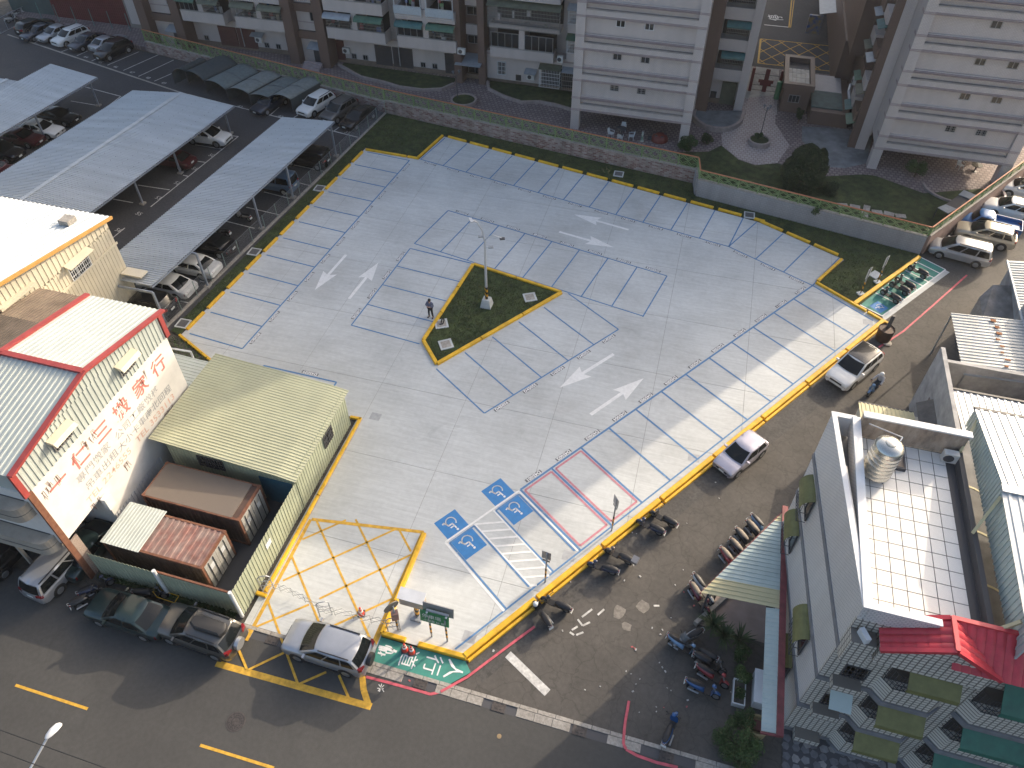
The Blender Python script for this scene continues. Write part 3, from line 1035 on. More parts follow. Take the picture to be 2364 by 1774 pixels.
GREYW = grid_mat('grey_retaining_wall', (0.33, 0.33, 0.335), (0.26, 0.26, 0.27), 0.3, 0.2, 0.015, 0.8, 0.5, stain=0.2)
PINKW = mat('pink_render_wall', (0.34, 0.24, 0.2), 0.85, var=0.12, vscale=2, stain=0.3, sscale=0.6)
LATT = mat('lattice_green', (0.17, 0.25, 0.1), 0.6, var=0.12, vscale=6)
RAIL = mat('rail_rust_red', (0.42, 0.16, 0.08), 0.6, var=0.15, vscale=5)
AWN_G = mat('awning_green', (0.075, 0.16, 0.11), 0.6, var=0.15, vscale=2, stain=0.3, sscale=1.5)
AWN_T = mat('awning_teal', (0.05, 0.15, 0.15), 0.6, var=0.15, vscale=2, stain=0.3, sscale=1.5)
AWN_O = mat('awning_olive', (0.13, 0.14, 0.1), 0.6, var=0.15, vscale=2, stain=0.3, sscale=1.5)
AWN_S = mat('awning_steel', (0.3, 0.33, 0.36), 0.5, 0.3, var=0.1, vscale=3)
SHUT = mat('shutter_maroon', (0.09, 0.035, 0.03), 0.6, var=0.1, vscale=3)
SHUTD = mat('screen_dark', (0.045, 0.042, 0.045), 0.6, var=0.1, vscale=3)
ACW = mat('aircon_white', (0.55, 0.55, 0.53), 0.5, var=0.06, vscale=5)
GRILLE = mat('grille_bars', (0.28, 0.28, 0.27), 0.5, 0.3)
COURT = [(-66, 73.8), (-32.7, 67.5), (-0.1, 62.7), (0.25, 60.6), (19.1, 56.95), (28.2, 69.9), (60, 115), (60, 140), (-90, 140), (-90, 78)]
poly('courtyard', COURT, 0.48, PAVE, thick=0.5)
# lawn sheets, stone terrace and road inside the courtyard
for pts, nm in (([(-60, 73.6), (-32.6, 68.4), (-20, 66.6), (-14.2, 66.7), (-6, 64.4), (-0.5, 63.2), (-0.5, 62.9), (-32.6, 67.8), (-60, 73.2)], 'lawn'),
                ([(1.84, 69.09, 0.50), (3.68, 66.83, 0.50), (5.23, 66.24, 0.50), (7.21, 67.17, 0.50), (11.29, 65.95, 0.50), (14.97, 67.33, 0.50), (16, 67.4), (20, 65.5), (26.5, 68.3), (19.2, 57.4), (0.6, 61), (0.4, 63.2), (-1.2, 63.6), (-2.2, 66.6), (0.8, 67.6)], 'lawn'),
                ([(-23.44, 74.50, 0.50), (-19.42, 72.81, 0.50), (-17.49, 73.51, 0.50), (-13.82, 72.46, 0.50), (-13.2, 76.2), (-24, 76.6)], 'lawn'), ([(-41.5, 75.6), (-38, 73.2), (-33, 72.4), (-29.2, 72.8), (-27.8, 74), (-27.6, 76), (-41.5, 76.3)], 'lawn')):
    poly(nm, pts, 0.5, LAWN)
poly('stone_terrace', [(9.45, 72.02, 0.50), (9.44, 75.14, 0.50), (13.70, 75.74, 0.50), (16.2, 75), (15.32, 69.42, 0.50), (13.30, 67.98, 0.50), (11.57, 67.75, 0.50), (10.85, 69.99, 0.50)], 0.504, STONE_G)
alley = poly('alley_road', [(3.6, 88.2), (14, 88.2), (16.4, 140), (4.2, 140)], 0.504, ASPH_C)
for p, q, w in (((4.53, 96.13, 0.50), (12.76, 96.23, 0.50), 0.14), ((12.68, 96.21, 0.50), (12.82, 89.11, 0.50), 0.26), ((12.82, 89.11, 0.50), (4.51, 89.04, 0.50), 0.14), ((4.51, 89.04, 0.50), (4.53, 96.13, 0.50), 0.22)):
    line(p, q, w, YELP, 'box_line', 0.51, alley)
bx0, bx1, by0, by1 = 4.6, 12.75, 89.15, 96.1
for k in range(-3, 6):
    for s in (1, -1):
        # diagonals clipped to the box
        P = []
        x0 = bx0 + k * 2.05
        for x in [bx0 + i * 0.05 for i in range(164)]:
            y = by0 + (x - x0) * 1.45 * s + (0 if s > 0 else (by1 - by0))
            if by0 <= y <= by1:
                P.append((x, y))
        if len(P) > 3:
            line(P[0], P[-1], 0.1, YELP, 'box_line', 0.5125, alley)
line((7.99, 110.17, 0.50), (7.78, 100.60, 0.50), 0.16, YELP, 'lane_line', 0.511, alley)
line((8.30, 110.26, 0.50), (7.98, 100.65, 0.50), 0.1, YELP, 'lane_line', 0.511, alley)
line((4.77, 100.66, 0.50), (7.69, 100.69, 0.50), 0.16, WHT, 'lane_line', 0.513, alley)
letters('停', 2.0, WHT, alley, frame_m((6.2, 103.4, 0.513), (-0.2, 1, 0), (-1, -0.2, 0)), 'painted_character')


def lattice_wall(label, p0, p1, h_wall, wallm, h_top, thick=0.3, n=None, cap=None):
    """retaining wall carrying a green lattice fence: every panel, post and the rail is a part"""
    p0, p1 = Vector((p0[0], p0[1])), Vector((p1[0], p1[1]))
    d = p1 - p0
    L = d.length
    a = math.atan2(d.y, d.x)
    t = thing('retaining_wall', label, 'wall', (p0.x, p0.y, 0), a)
    mb = MB()
    mb.box(0, L, -thick / 2, thick / 2, -0.05, h_wall)
    w = mb.build('wall_body', wallm, t, local=True)
    mb = MB()
    mb.box(-0.02, L + 0.02, -thick / 2 - 0.03, thick / 2 + 0.03, h_wall, h_wall + 0.06)
    mb.build('coping', cap or CONC_D, t, local=True)
    n = n or max(1, round(L / 1.7))
    s = L / n
    z0, z1 = h_wall + 0.06, h_top
    mb = MB()
    mb.box(-0.03, L + 0.03, -0.05, 0.05, z1, z1 + 0.07)
    mb.build('top_rail', RAIL, t, local=True)
    post = MB()
    post.box(-0.05, 0.05, -0.05, 0.05, z0, z1)
    pm = post.mesh('post')
    pm.materials.append(LATT)
    pan = MB()
    g0, g1 = 0.05, s - 0.05
    H = z1 - z0
    pan.beam((g0, 0, z0 + 0.1), (g1, 0, z0 + 0.1), 0.03, 0.035)
    pan.beam((g0, 0, z1 - 0.04), (g1, 0, z1 - 0.04), 0.03, 0.035)
    k = 4
    cw = (g1 - g0) / k
    zm = [z0 + 0.1, z0 + 0.1 + (H - 0.14) / 2, z1 - 0.04]
    for i in range(k):
        xa, xb = g0 + i * cw, g0 + (i + 1) * cw
        for j in range(2):
            ya, yb = zm[j], zm[j + 1]
            if (i + j) % 2:
                for o_ in (0.0, 0.5):
                    pan.beam((xa, 0, ya + (yb - ya) * o_), (xb, 0, min(yb, ya + (yb - ya) * (o_ + 0.75))), 0.03, 0.055)
            else:
                for o_ in (0.25, 0.75):
                    pan.beam((xa, 0, min(yb, ya + (yb - ya) * (o_ + 0.25))), (xb, 0, max(ya, ya + (yb - ya) * (o_ - 0.45))), 0.03, 0.055)
    pnm = pan.mesh('lattice_panel')
    pnm.materials.append(LATT)
    for i in range(n + 1):
        o = put('post', pm, t)
        o.location = (i * s, 0, 0)
        if i < n:
            o = put('lattice_panel', pnm, t)
            o.location = (i * s, 0, 0)
    return t


lattice_wall('mottled brick retaining wall with green lattice fence behind the far stalls', (-32.68, 67.45), (-0.05, 62.6), 1.33, BRICKW, 2.55)
lattice_wall('left stretch of pebbled wall with green lattice fence behind the car tents', (-66.0, 73.95), (-32.75, 67.47), 1.2, BRICKW, 2.55)
lattice_wall('short return of the lattice fence where the brick wall steps forward', (0.02, 62.45), (0.32, 60.6), 1.6, GREYW, 2.55, n=1)
lattice_wall('grey retaining wall with green lattice fence by the cypress', (0.35, 60.5), (19.0, 56.85), 1.66, GREYW, 2.55)
lattice_wall('pinkish wall with green lattice fence slanting behind the parked cars', (19.1, 56.9), (29.0, 71.1), 1.75, PINKW, 2.55)
lattice_wall('far end of the pinkish slanting wall', (29.1, 71.2), (40, 87), 1.75, PINKW, 2.55)


# ------------------------------------------------------------------ small facade parts
def window(parent, x0, x1, z0, z1, y, panes=2, frame=ALU, bars=False, name='window', depth=0.06, axis='y', sgn=-1):
    """window set in a wall: frame > panes; axis 'y' walls face -y, axis 'x' walls lie in x = y-arg"""
    def bx(mb, a0, a1, d0, d1, b0, b1):
        if axis == 'y':
            mb.box(a0, a1, min(y + sgn * d0, y + sgn * d1), max(y + sgn * d0, y + sgn * d1), b0, b1)
        else:
            mb.box(min(y + sgn * d0, y + sgn * d1), max(y + sgn * d0, y + sgn * d1), a0, a1, b0, b1)
    f = 0.05
    mb = MB()
    bx(mb, x0, x1, -0.02, depth, z0, z0 + f)
    bx(mb, x0, x1, -0.02, depth, z1 - f, z1)
    bx(mb, x0, x0 + f, -0.02, depth, z0 + f, z1 - f)
    bx(mb, x1 - f, x1, -0.02, depth, z0 + f, z1 - f)
    for i in range(1, panes):
        xx = x0 + (x1 - x0) * i / panes
        bx(mb, xx - 0.025, xx + 0.025, -0.02, depth * 0.8, z0 + f, z1 - f)
    if bars:
        k = max(3, int((x1 - x0) / 0.16))
        for i in range(1, k):
            xx = x0 + (x1 - x0) * i / k
            bx(mb, xx - 0.012, xx + 0.012, depth, depth + 0.03, z0, z1)
        for zz in (z0 + (z1 - z0) * 0.33, z0 + (z1 - z0) * 0.66):
            bx(mb, x0, x1, depth + 0.03, depth + 0.05, zz - 0.015, zz + 0.015)
    w = mb.build(name, frame, parent)
    for i in range(panes):
        a, b = x0 + f + (x1 - x0 - 2 * f) * i / panes, x0 + f + (x1 - x0 - 2 * f) * (i + 1) / panes
        mb = MB()
        bx(mb, a + 0.02, b - 0.02, 0.0, 0.02, z0 + f, z1 - f)
        mb.build('pane', GLASS, w)
    return w


def awning(parent, x0, x1, y, z, out, drop, m, name='awning'):
    mb = MB()
    n = 5
    pts = [(y - out * math.sin(i / n * math.pi / 2), z - drop * (1 - math.cos(i / n * math.pi / 2))) for i in range(n + 1)]
    vs = [(x0, p[0], p[1]) for p in pts] + [(x1, p[0], p[1]) for p in pts] + [(x0, p[0], p[1] - 0.03) for p in pts] + [(x1, p[0], p[1] - 0.03) for p in pts]
    k = n + 1
    fs = []
    for i in range(n):
        fs += [(i, i + 1, k + i + 1, k + i), (2 * k + i, 3 * k + i, 3 * k + i + 1, 2 * k + i + 1), (i, 2 * k + i, 2 * k + i + 1, i + 1), (k + i, k + i + 1, 3 * k + i + 1, 3 * k + i)]
    fs += [(n, 2 * k + n, 3 * k + n, k + n)]
    mb.add(vs, fs)
    return mb.build(name, m, parent)


def grille(parent, x0, x1, y, z0, z1, m=GRILLE, out=0.0, step=0.14, name='window_grille', rows=4):
    """cage of bars in front of a balcony opening"""
    mb = MB()
    k = max(2, int((x1 - x0) / step))
    for i in range(k + 1):
        x = x0 + (x1 - x0) * i / k
        mb.box(x - 0.011, x + 0.011, y - out - 0.011, y - out + 0.011, z0, z1)
    for i in range(rows + 1):
        z = z0 + (z1 - z0) * i / rows
        mb.box(x0, x1, y - out - 0.016, y - out + 0.016, z - 0.016, z + 0.016)
    if out > 0.1:
        for x in (x0, x1):
            for i in range(rows + 1):
                z = z0 + (z1 - z0) * i / rows
                mb.box(x - 0.014, x + 0.014, y - out, y, z - 0.014, z + 0.014)
            for yy in (0.33, 0.66):
                mb.box(x - 0.011, x + 0.011, y - out * yy - 0.011, y - out * yy + 0.011, z0, z1)
    return mb.build(name, m, parent)


def aircon(parent, x, y, z, w=0.85, h=0.62, d=0.35, axis='y', sgn=-1):
    mb = MB()
    if axis == 'y':
        mb.box(x, x + w, y - d, y, z, z + h)
    else:
        mb.box(min(y, y + sgn * d), max(y, y + sgn * d), x, x + w, z, z + h)
    o = mb.build('air_conditioner', ACW, parent)
    mb = MB()
    n = 14
    c = (x + w * 0.38, z + h / 2)
    ring = [(c[0] + 0.22 * math.cos(i * 2 * math.pi / n), c[1] + 0.22 * math.sin(i * 2 * math.pi / n)) for i in range(n)]
    if axis == 'y':
        mb.plate([(p[0], y - d - 0.012, p[1]) for p in ring], 0.012, (0, -1, 0))
    else:
        mb.plate([(y + sgn * (d + 0.012), p[0], p[1]) for p in ring], 0.012, (sgn, 0, 0))
    mb.build('fan', DKG, o)
    return o


def clutter(parent, x0, x1, y0, y1, z, n, seed, cols=None, zmax=0.7):
    """laundry, pots and boxes standing on a balcony"""
    rd = random.Random(seed)
    cols = cols or [(0.5, 0.5, 0.5), (0.1, 0.15, 0.3), (0.3, 0.08, 0.08), (0.35, 0.32, 0.25), (0.08, 0.09, 0.1), (0.2, 0.3, 0.15), (0.45, 0.4, 0.4)]
    for i in range(n):
        c = rd.choice(cols)
        x, y = rd.uniform(x0, x1), rd.uniform(y0, y1)
        w, h = rd.uniform(0.15, 0.5), rd.uniform(0.2, zmax)
        mb = MB()
        zz = z + (rd.uniform(0.3, 0.9) if rd.random() < 0.5 else 0)
        mb.obox((x, y, zz), w, rd.uniform(0.05, 0.3), h, rd.uniform(-0.3, 0.3))
        mb.build('balcony_clutter', mat('clutter_%d' % cols.index(c), c, 0.8, var=0.2, vscale=6), parent)


# ------------------------------------------------------------------ long apartment block at the far left
apt = thing('apartment_block', 'long brown and white apartment block behind the car tents', 'building', (-40, 76.5, 0.48))
TOP = 25.6
mb = MB()
mb.box(-66.5, -13.0, 77.6, 95, 0.4, TOP)
mb.build('core', TILE_W, apt)
mb = MB()
mb.box(-66.5, -13.0, 76.44, 77.6, 0.45, 1.0)
mb.build('plinth', PLINTH, apt)
bays = [(-60.6, -47.3, 76.5), (-42.3, -27.4, 76.5), (-24.4, -13.05, 76.1)]
for (x0, x1, y) in bays:
    mb = MB()
    mb.box(x0, x1, y, 77.65, 1.0, 4.1)
    mb.build('ground_floor_wall', TILE_W, apt)
    mb = MB()
    mb.box(x0, x1, y - 0.04, 77.66, 3.72, 3.84)
    mb.build('belt', BELT, apt)
# brown stair towers: columns, spandrels and windows
for (x0, x1) in ((-66.4, -60.6), (-47.3, -42.3)):
    for xa in (x0, x1 - 1.15):
        mb = MB()
        mb.box(xa, xa + 1.15, 74.5, 77.7, 0.45, TOP)
        mb.build('column', TILE_B, apt)
    for k in range(8):
        z = 3.25 + 3.05 * k
        mb = MB()
        mb.box(x0 + 1.15, x1 - 1.15, 75.3, 77.7, z, z + 0.85)
        mb.build('spandrel', TILE_B, apt)
        mb = MB()
        mb.box(x0 + 1.15, x1 - 1.15, 75.7, 77.7, z + 0.85, z + 3.05)
        mb.build('infill_wall', TILE_W, apt)
        if k < 3:
            mb = MB()
            mb.box(x0 + 1.15, x1 - 1.15, 75.64, 75.72, z + 1.72, z + 1.8)
            mb.build('belt', BELT, apt)
            window(apt, x1 - 2.2, x1 - 1.25, z + 1.95, z + 2.95, 75.7, 2)
    mb = MB()
    mb.box(x0 + 1.15, x1 - 1.15, 75.7, 77.7, 0.45, 3.25)
    mb.build('infill_wall', TILE_W, apt)
    mb = MB()
    mb.box(x1 - 2.5, x1 - 1.3, 75.6, 75.72, 0.5, 2.5)
    mb.build('door', DKG, apt)
    mb = MB()
    mb.plate([(x1 - 2.75, 74.5, 2.45), (x1 - 1.15, 74.5, 2.45), (x1 - 1.15, 75.7, 2.85), (x1 - 2.75, 75.7, 2.85)], 0.06)
    mb.build('door_canopy', AWN_S, apt)
    mb = MB()
    for i in range(4):
        mb.box(x1 - 3.2, x1 - 1.0, 73.4 + i * 0.3, 73.7 + i * 0.3, 0.4, 0.5 + 0.15 * (i + 1) - 0.1)
    mb.build('steps', BELT, apt)
# recessed stair tower beside the third bay
mb = MB()
mb.box(-27.4, -24.4, 76.9, 77.65, 0.45, TOP)
mb.build('stair_wall', TILE_B, apt)
for xa, wd_ in ((-27.55, 0.85), (-24.9, 0.75)):
    mb = MB()
    mb.box(xa, xa + wd_, 75.0 if xa < -26 else 75.3, 77, 0.45, TOP)
    mb.build('column', TILE_B, apt)
for k in range(4):
    z = 4.05 + 3.05 * k
    window(apt, -26.5, -25.0, z + 0.25, z + 1.15, 76.86, 2)
    mb = MB()
    mb.box(-26.6, -24.95, 76.6, 76.95, z + 1.3, z + 2.35)
    mb.build('spandrel', TILE_W, apt)
mb = MB()
mb.plate([(-27.4, 74.6, 2.75), (-24.5, 74.6, 2.75), (-24.5, 76.9, 3.2), (-27.4, 76.9, 3.2)], 0.08)
mb.build('door_canopy', AWN_S, apt)
window(apt, -26.6, -25.0, 0.5, 2.5, 76.86, 2, name='door')


def balcony(x0, x1, z, yf=74.6, yb=76.45, style=('grille', 'awning'), am=AWN_G, seed=0, split=True, par=1.08):
    """projecting balcony: slab, parapet, opening with divider, awnings and bars"""
    mb = MB()
    mb.box(x0, x1, yf, yb, z - 0.12, z)
    mb.box(x0, x1, yf, yf + 0.14, z, z + par)
    mb.box(x0, x0 + 0.14, yf + 0.14, yb, z, z + par)
    mb.box(x1 - 0.14, x1, yf + 0.14, yb, z, z + par)
    b = mb.build('balcony', TILE_W, apt)
    mb = MB()
    mb.box(x0 - 0.03, x1 + 0.03, yf - 0.03, yf + 0.2, z + par, z + par + 0.06)
    mb.build('coping', BELTS, b)
    mb = MB()
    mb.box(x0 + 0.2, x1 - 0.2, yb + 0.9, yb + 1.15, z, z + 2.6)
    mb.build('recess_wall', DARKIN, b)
    xm = (x0 + x1) / 2
    segs = [(x0 + 0.1, xm - 0.3), (xm + 0.3, x1 - 0.1)] if split else [(x0 + 0.1, x1 - 0.1)]
    if split:
        mb = MB()
        mb.box(xm - 0.3, xm + 0.3, yf + 0.05, yb + 1.0, z + par, z + 2.93)
        mb.build('pier', TILE_W, b)
    for i, (a, c) in enumerate(segs):
        st = style[i % len(style)]
        m_ = am if isinstance(am, bpy.types.Material) else am[i % len(am)]
        if 'g' in st:
            grille(b, a, c, yf + 0.07, z + par + 0.06, z + 2.45, GRILLE, 0.0, 0.15)
        if 'w' in st:
            window(b, a, c, z + par + 0.06, z + 2.5, yf + 0.1, 4)
        if 'a' in st:
            awning(b, a - 0.1, c + 0.1, yf + 0.1, z + 2.75, 0.75, 0.45, m_)
        if 'c' in st:
            grille(b, a - 0.1, c + 0.1, yf, z + 0.1, z + 2.3, GRILLE, 0.65, 0.15, 'balcony_cage', 6)
            mb = MB()
            mb.plate([(a - 0.2, yf - 0.8, z + 2.3), (c + 0.2, yf - 0.8, z + 2.3), (c + 0.2, yf + 0.1, z + 2.75), (a - 0.2, yf + 0.1, z + 2.75)], 0.04)
            mb.build('cage_roof', m_, b)
        if 'p' in st:
            mb = MB()
            mb.box(a - 0.08, c + 0.08, yf - 0.32, yf - 0.26, z + 0.55, z + 1.35)
            mb.build('glass_panel', mat('frosted_panel', (0.4, 0.45, 0.48), 0.4, var=0.1, vscale=8), b)
            grille(b, a, c, yf, z + 0.4, z + 2.4, WFRAME, 0.3, 1.0, 'balcony_cage', 2)
        clutter(b, a + 0.2, c - 0.2, yf + 0.35, yb, z + par - 0.25, 5, seed * 7 + i)
    return b


balcony(-60.4, -54.9, 4.1, style=('wa', 'ga'), am=(AWN_G, AWN_O), seed=1)
balcony(-53.4, -47.1, 4.1, style=('ga', 'ga'), am=(AWN_O, AWN_O), seed=2)
balcony(-60.4, -54.9, 7.15, style=('p', 'ga'), am=AWN_G, seed=3)
balcony(-53.4, -47.1, 7.15, style=('g', 'g'), seed=4)
balcony(-42.1, -35.2, 4.1, style=('ga', 'ga'), am=(AWN_S, AWN_G), seed=5)
balcony(-33.75, -27.1, 4.1, style=('wa', 'ga'), am=(AWN_T, AWN_G), seed=6)
balcony(-42.1, -35.2, 7.15, style=('g', 'g'), seed=7)
balcony(-33.75, -27.1, 7.15, style=('p', 'p'), seed=8)
balcony(-23.5, -16.6, 4.0, 75.2, 76.6, style=('w', 'w'), seed=9, par=0.9)
balcony(-23.5, -16.0, 7.15, 75.2, 76.6, style=('c',), am=AWN_O, seed=10, split=False, par=0.25)
for z in (10.2, 13.25, 16.3, 19.35, 22.4):
    for a, b_ in ((-60.4, -47.1), (-42.1, -27.1), (-23.5, -16)):
        mb = MB()
        mb.box(a, b_, 74.8, 77.6, z - 0.12, z + 1.05)
        mb.build('upper_balcony', TILE_W, apt)
# air wells between balconies: dark slot
for xa, xb in ((-54.9, -53.4), (-35.2, -33.75)):
    mb = MB()
    mb.box(xa, xb, 76.3, 77.62, 4.0, TOP)
    mb.build('air_well', BELTS, apt)
    mb = MB()
    mb.tube(((xa + xb) / 2, 76.2, 1), ((xa + xb) / 2, 76.2, 16), 0.06, 6)
    mb.build('drain_pipe', GALV, apt)
# ground floor fittings
for a, b_, m_ in ((-57.4, -55.05, SHUT), (-54.95, -52.5, SHUT), (-48.6, -47.35, SHUT), (-42.25, -41.3, SHUT), (-37.5, -35.5, SHUTD), (-35.35, -33.0, SHUTD), (-29.15, -27.5, SHUTD)):
    mb = MB()
    mb.box(a, b_, 76.42, 76.55, 0.75, 3.0)
    sh = mb.build('shutter', m_, apt)
    mb = MB()
    for i in range(12):
        mb.box(a + 0.03, b_ - 0.03, 76.405, 76.425, 0.8 + i * 0.18, 0.86 + i * 0.18)
    mb.build('slats', m_, sh)
for x in (-51.6, -50.1, -40.5, -39.1, -32.1, -30.7, -59.6):
    window(apt, x, x + 0.6, 1.05, 1.65, 76.48, 2)
aircon(apt, -52.5, 76.45, 1.7)
aircon(apt, -41.4, 76.45, 1.7)
aircon(apt, -27.0, 75.0, 3.9)
mb = MB()
mb.plate([(-52.9, 75.7, 2.55), (-51.3, 75.7, 2.55), (-51.3, 76.5, 2.8), (-52.9, 76.5, 2.8)], 0.05)
mb.build('aircon_canopy', AWN_S, apt)
window(apt, -23.0, -22.0, 1.55, 3.0, 76.08, 2, WFRAME, True)
mb = MB()
mb.box(-20.9, -20.3, 76.04, 76.12, 1.1, 1.75)
mb.build('vent', DARKIN, apt)
aircon(apt, -19.6, 76.05, 1.5)
mb = MB()
mb.plate([(-19.8, 75.2, 2.35), (-18.5, 75.2, 2.35), (-18.5, 76.1, 2.65), (-19.8, 76.1, 2.65)], 0.05)
mb.build('aircon_canopy', AWN_S, apt)
grille(apt, -18.1, -15.9, 76.0, 1.1, 3.1, WFRAME, 0.7, 0.16, 'window_grille', 5)
mb = MB()
mb.plate([(-18.2, 75.2, 3.1), (-15.8, 75.2, 3.1), (-15.8, 76.1, 3.4), (-18.2, 76.1, 3.4)], 0.05)
mb.build('grille_roof', AWN_O, apt)
mb = MB()
mb.box(-18.0, -13.2, 76.02, 76.12, 1.0, 3.0)
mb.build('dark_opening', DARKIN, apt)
grille(apt, -15.7, -13.4, 76.0, 1.0, 3.0, GRILLE, 0.5, 0.2)
mb = MB()
mb.plate([(-15.7, 75.2, 3.0), (-13.1, 75.2, 3.0), (-13.1, 76.1, 3.3), (-15.7, 76.1, 3.3)], 0.05)
mb.build('grille_roof', AWN_S, apt)
for z in (4.2, 7.2):
    grille(apt, -15.3, -13.3, 76.0, z + 0.9, z + 2.3, WFRAME, 0.6, 0.16)
    mb = MB()
    mb.plate([(-15.4, 75.2, z + 2.3), (-13.1, 75.2, z + 2.3), (-13.1, 76.1, z + 2.7), (-15.4, 76.1, z + 2.7)], 0.05)
    mb.build('grille_roof', AWN_S if z > 5 else AWN_G, apt)
    mb = MB()
    mb.box(-15.3, -13.2, 75.6, 77.6, z - 0.1, z + 0.9)
    mb.build('balcony', TILE_W, apt)
aircon(apt, -16.2, 75.6, 4.0, 0.6, 0.7)


# ------------------------------------------------------------------ the two white gable blocks
def gable_block(label, x0, x1, yf, ybk, wins, pil=0.85):
    t = thing('apartment_tower', label, 'building', ((x0 + x1) / 2, yf, 0.48))
    zb = 2.6
    mb = MB()
    for xa in (x0, x1 - pil):
        mb.box(xa, xa + pil, yf, yf + 0.9, 0.45, TOP)
    mb.build('front_pillars', TILE_W, t)
    mb = MB()
    mb.box(x0 + 0.02, x1 - 0.02, yf + 0.35, ybk, zb + 0.1, TOP - 0.05)
    mb.build('body', TILE_W, t)
    mb = MB()
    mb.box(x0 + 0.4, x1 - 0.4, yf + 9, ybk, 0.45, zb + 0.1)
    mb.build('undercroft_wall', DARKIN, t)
    for xa in (x0, x1 - 0.8):
        mb = MB()
        mb.box(xa, xa + 0.8, yf + 6.5, yf + 7.3, 0.45, zb + 0.1)
        mb.build('undercroft_column', TILE_W, t)
    k = 0
    z = zb
    while z < TOP - 1:
        for zz, dz, yo, m_, nm, xa, xb in ((z - 0.02, 0.62, 0.05, TILE_W, 'floor_band', x0 + pil, x1 - pil), (z - 0.06, 0.07, -0.04, BELT, 'belt', x0 - 0.03, x1 + 0.03), (z + 0.07, 0.06, -0.04, BELT, 'belt', x0 - 0.03, x1 + 0.03),
                                           (z + 1.18, 0.07, -0.035, BELT, 'belt', x0 - 0.03, x1 + 0.03), (z + 1.31, 0.06, -0.035, BELT, 'belt', x0 - 0.03, x1 + 0.03), (z + 0.6, 0.1, 0.02, BELTS, 'ledge', x0 + pil + 0.02, x1 - pil - 0.02)):
            mb = MB()
            mb.box(xa, xb, yf + yo, yf + 0.95, zz, zz + dz)
            mb.build(nm, m_, t)
        mb = MB()
        mb.box(x0 + pil, x1 - pil, yf + 0.17, yf + 0.9, z + 1.1, z + 1.45)
        mb.build('mid_band', TILE_W, t)
        if k < 5:
            for wx in wins:
                window(t, wx, wx + 0.85, z + 2.28, z + 2.92, yf + 0.36, 2, WFRAME if k == 2 and wx < 0 else ALU, bars=(k == 0))
        z += 3.05
        k += 1
    mb = MB()
    mb.box(x0 + 0.01, x1 - 0.01, yf + 0.02, ybk, TOP - 0.05, TOP + 0.3)
    mb.build('roof', CONC_D, t)
    return t


mid = gable_block('white gable apartment tower with open undercroft left of the alley', -13.1, -1.4, 68.4, 90, (-9.5, -6.9))
rgt = gable_block('white gable apartment tower with open undercroft at the upper right', 15.3, 27.0, 68.6, 100, (20.5, 23.0))

# side wing between tower and alley: brown wall, white balconies
sw = thing('apartment_wing', 'brown and white side wing of the apartments beside the alley gate', 'building', (0.5, 80, 0.48))
mb = MB()
mb.box(-1.42, -0.2, 75.0, 90, 0.45, TOP)
mb.build('brown_wall', TILE_B, sw)
mb = MB()
mb.box(-0.2, 3.3, 78.0, 92, 0.45, TOP)
mb.build('body', TILE_W, sw)
mb = MB()
mb.box(2.5, 3.35, 76.6, 78.1, 0.45, TOP)
mb.build('corner_pillar', TILE_W, sw)
mb = MB()
mb.box(-0.2, 2.5, 77.9, 78.05, 0.45, 1.0)
mb.build('plinth', PLINTH, sw)
for k in range(7):
    z = 3.6 + 3.05 * k
    mb = MB()
    mb.box(-0.2, 2.5, 76.7, 78.0, z, z + 1.15)
    b = mb.build('balcony', TILE_W, sw)
    if k < 4:
        mb = MB()
        mb.box(-0.1, 2.4, 77.9, 78.02, z + 1.2, z + 2.8)
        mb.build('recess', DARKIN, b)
        grille(b, 0.3, 2.4, 76.75, z + 1.15, z + 2.5, GRILLE, 0.0, 0.16)
        awning(b, 0.2, 2.5, 76.8, z + 2.95, 0.7, 0.45, AWN_T)
        mb = MB()
        mb.box(-0.75, -0.2, 75.9, 77.4, z + 0.3, z + 1.5)
        mb.build('box_balcony', mat('mint_panel', (0.33, 0.42, 0.4), 0.6, var=0.1, vscale=3), b)
mb = MB()
mb.box(0.9, 2.4, 77.85, 78.02, 0.5, 2.9)
mb.build('shutter', AWN_O, sw)
mb = MB()
mb.box(-0.1, 0.5, 77.9, 78.02, 1.0, 1.7)
mb.build('vent', DARKIN, sw)

# far side of the right tower: brown wall, balconies along the alley
rw = thing('apartment_wing', 'brown walled wing with stacked balconies left of the right tower', 'building', (14.6, 86, 0.48))
mb = MB()
mb.box(13.9, 15.28, 78.6, 130, 0.45, TOP)
mb.build('brown_wall', TILE_B, rw)
mb = MB()
mb.box(14.4, 15.29, 72.0, 78.6, 0.45, TOP)
mb.build('inner_wall', TILE_W, rw)
for k in range(7):
    z = 0.6 + 3.05 * k
    for y0 in (72.6, 75.6):
        mb = MB()
        mb.box(13.5, 14.42, y0, y0 + 2.3, z + 2.4, z + 3.4)
        b = mb.build('balcony', TILE_W if (k + int(y0)) % 2 else TILE_B, rw)
        if k < 4:
            mb = MB()
            mb.box(14.3, 14.41, y0 + 0.1, y0 + 2.2, z + 0.6, z + 2.3)
            mb.build('opening', DARKIN, b)
            mb = MB()
            mb.plate([(13.0, y0, z + 2.0), (13.0, y0 + 2.2, z + 2.0), (14.4, y0 + 2.2, z + 2.4), (14.4, y0, z + 2.4)], -0.05)
            mb.build('awning', (AWN_G, AWN_O, AWN_S, AWN_T)[(k + int(y0)) % 4], b)
for yy in (72.1, 78.2):
    mb = MB()
    mb.box(13.7, 14.5, yy, yy + 0.5, 0.45, TOP)
    mb.build('column', TILE_B, rw)
aircon(rw, 79.5, 13.9, 3.4, axis='x')
mb = MB()
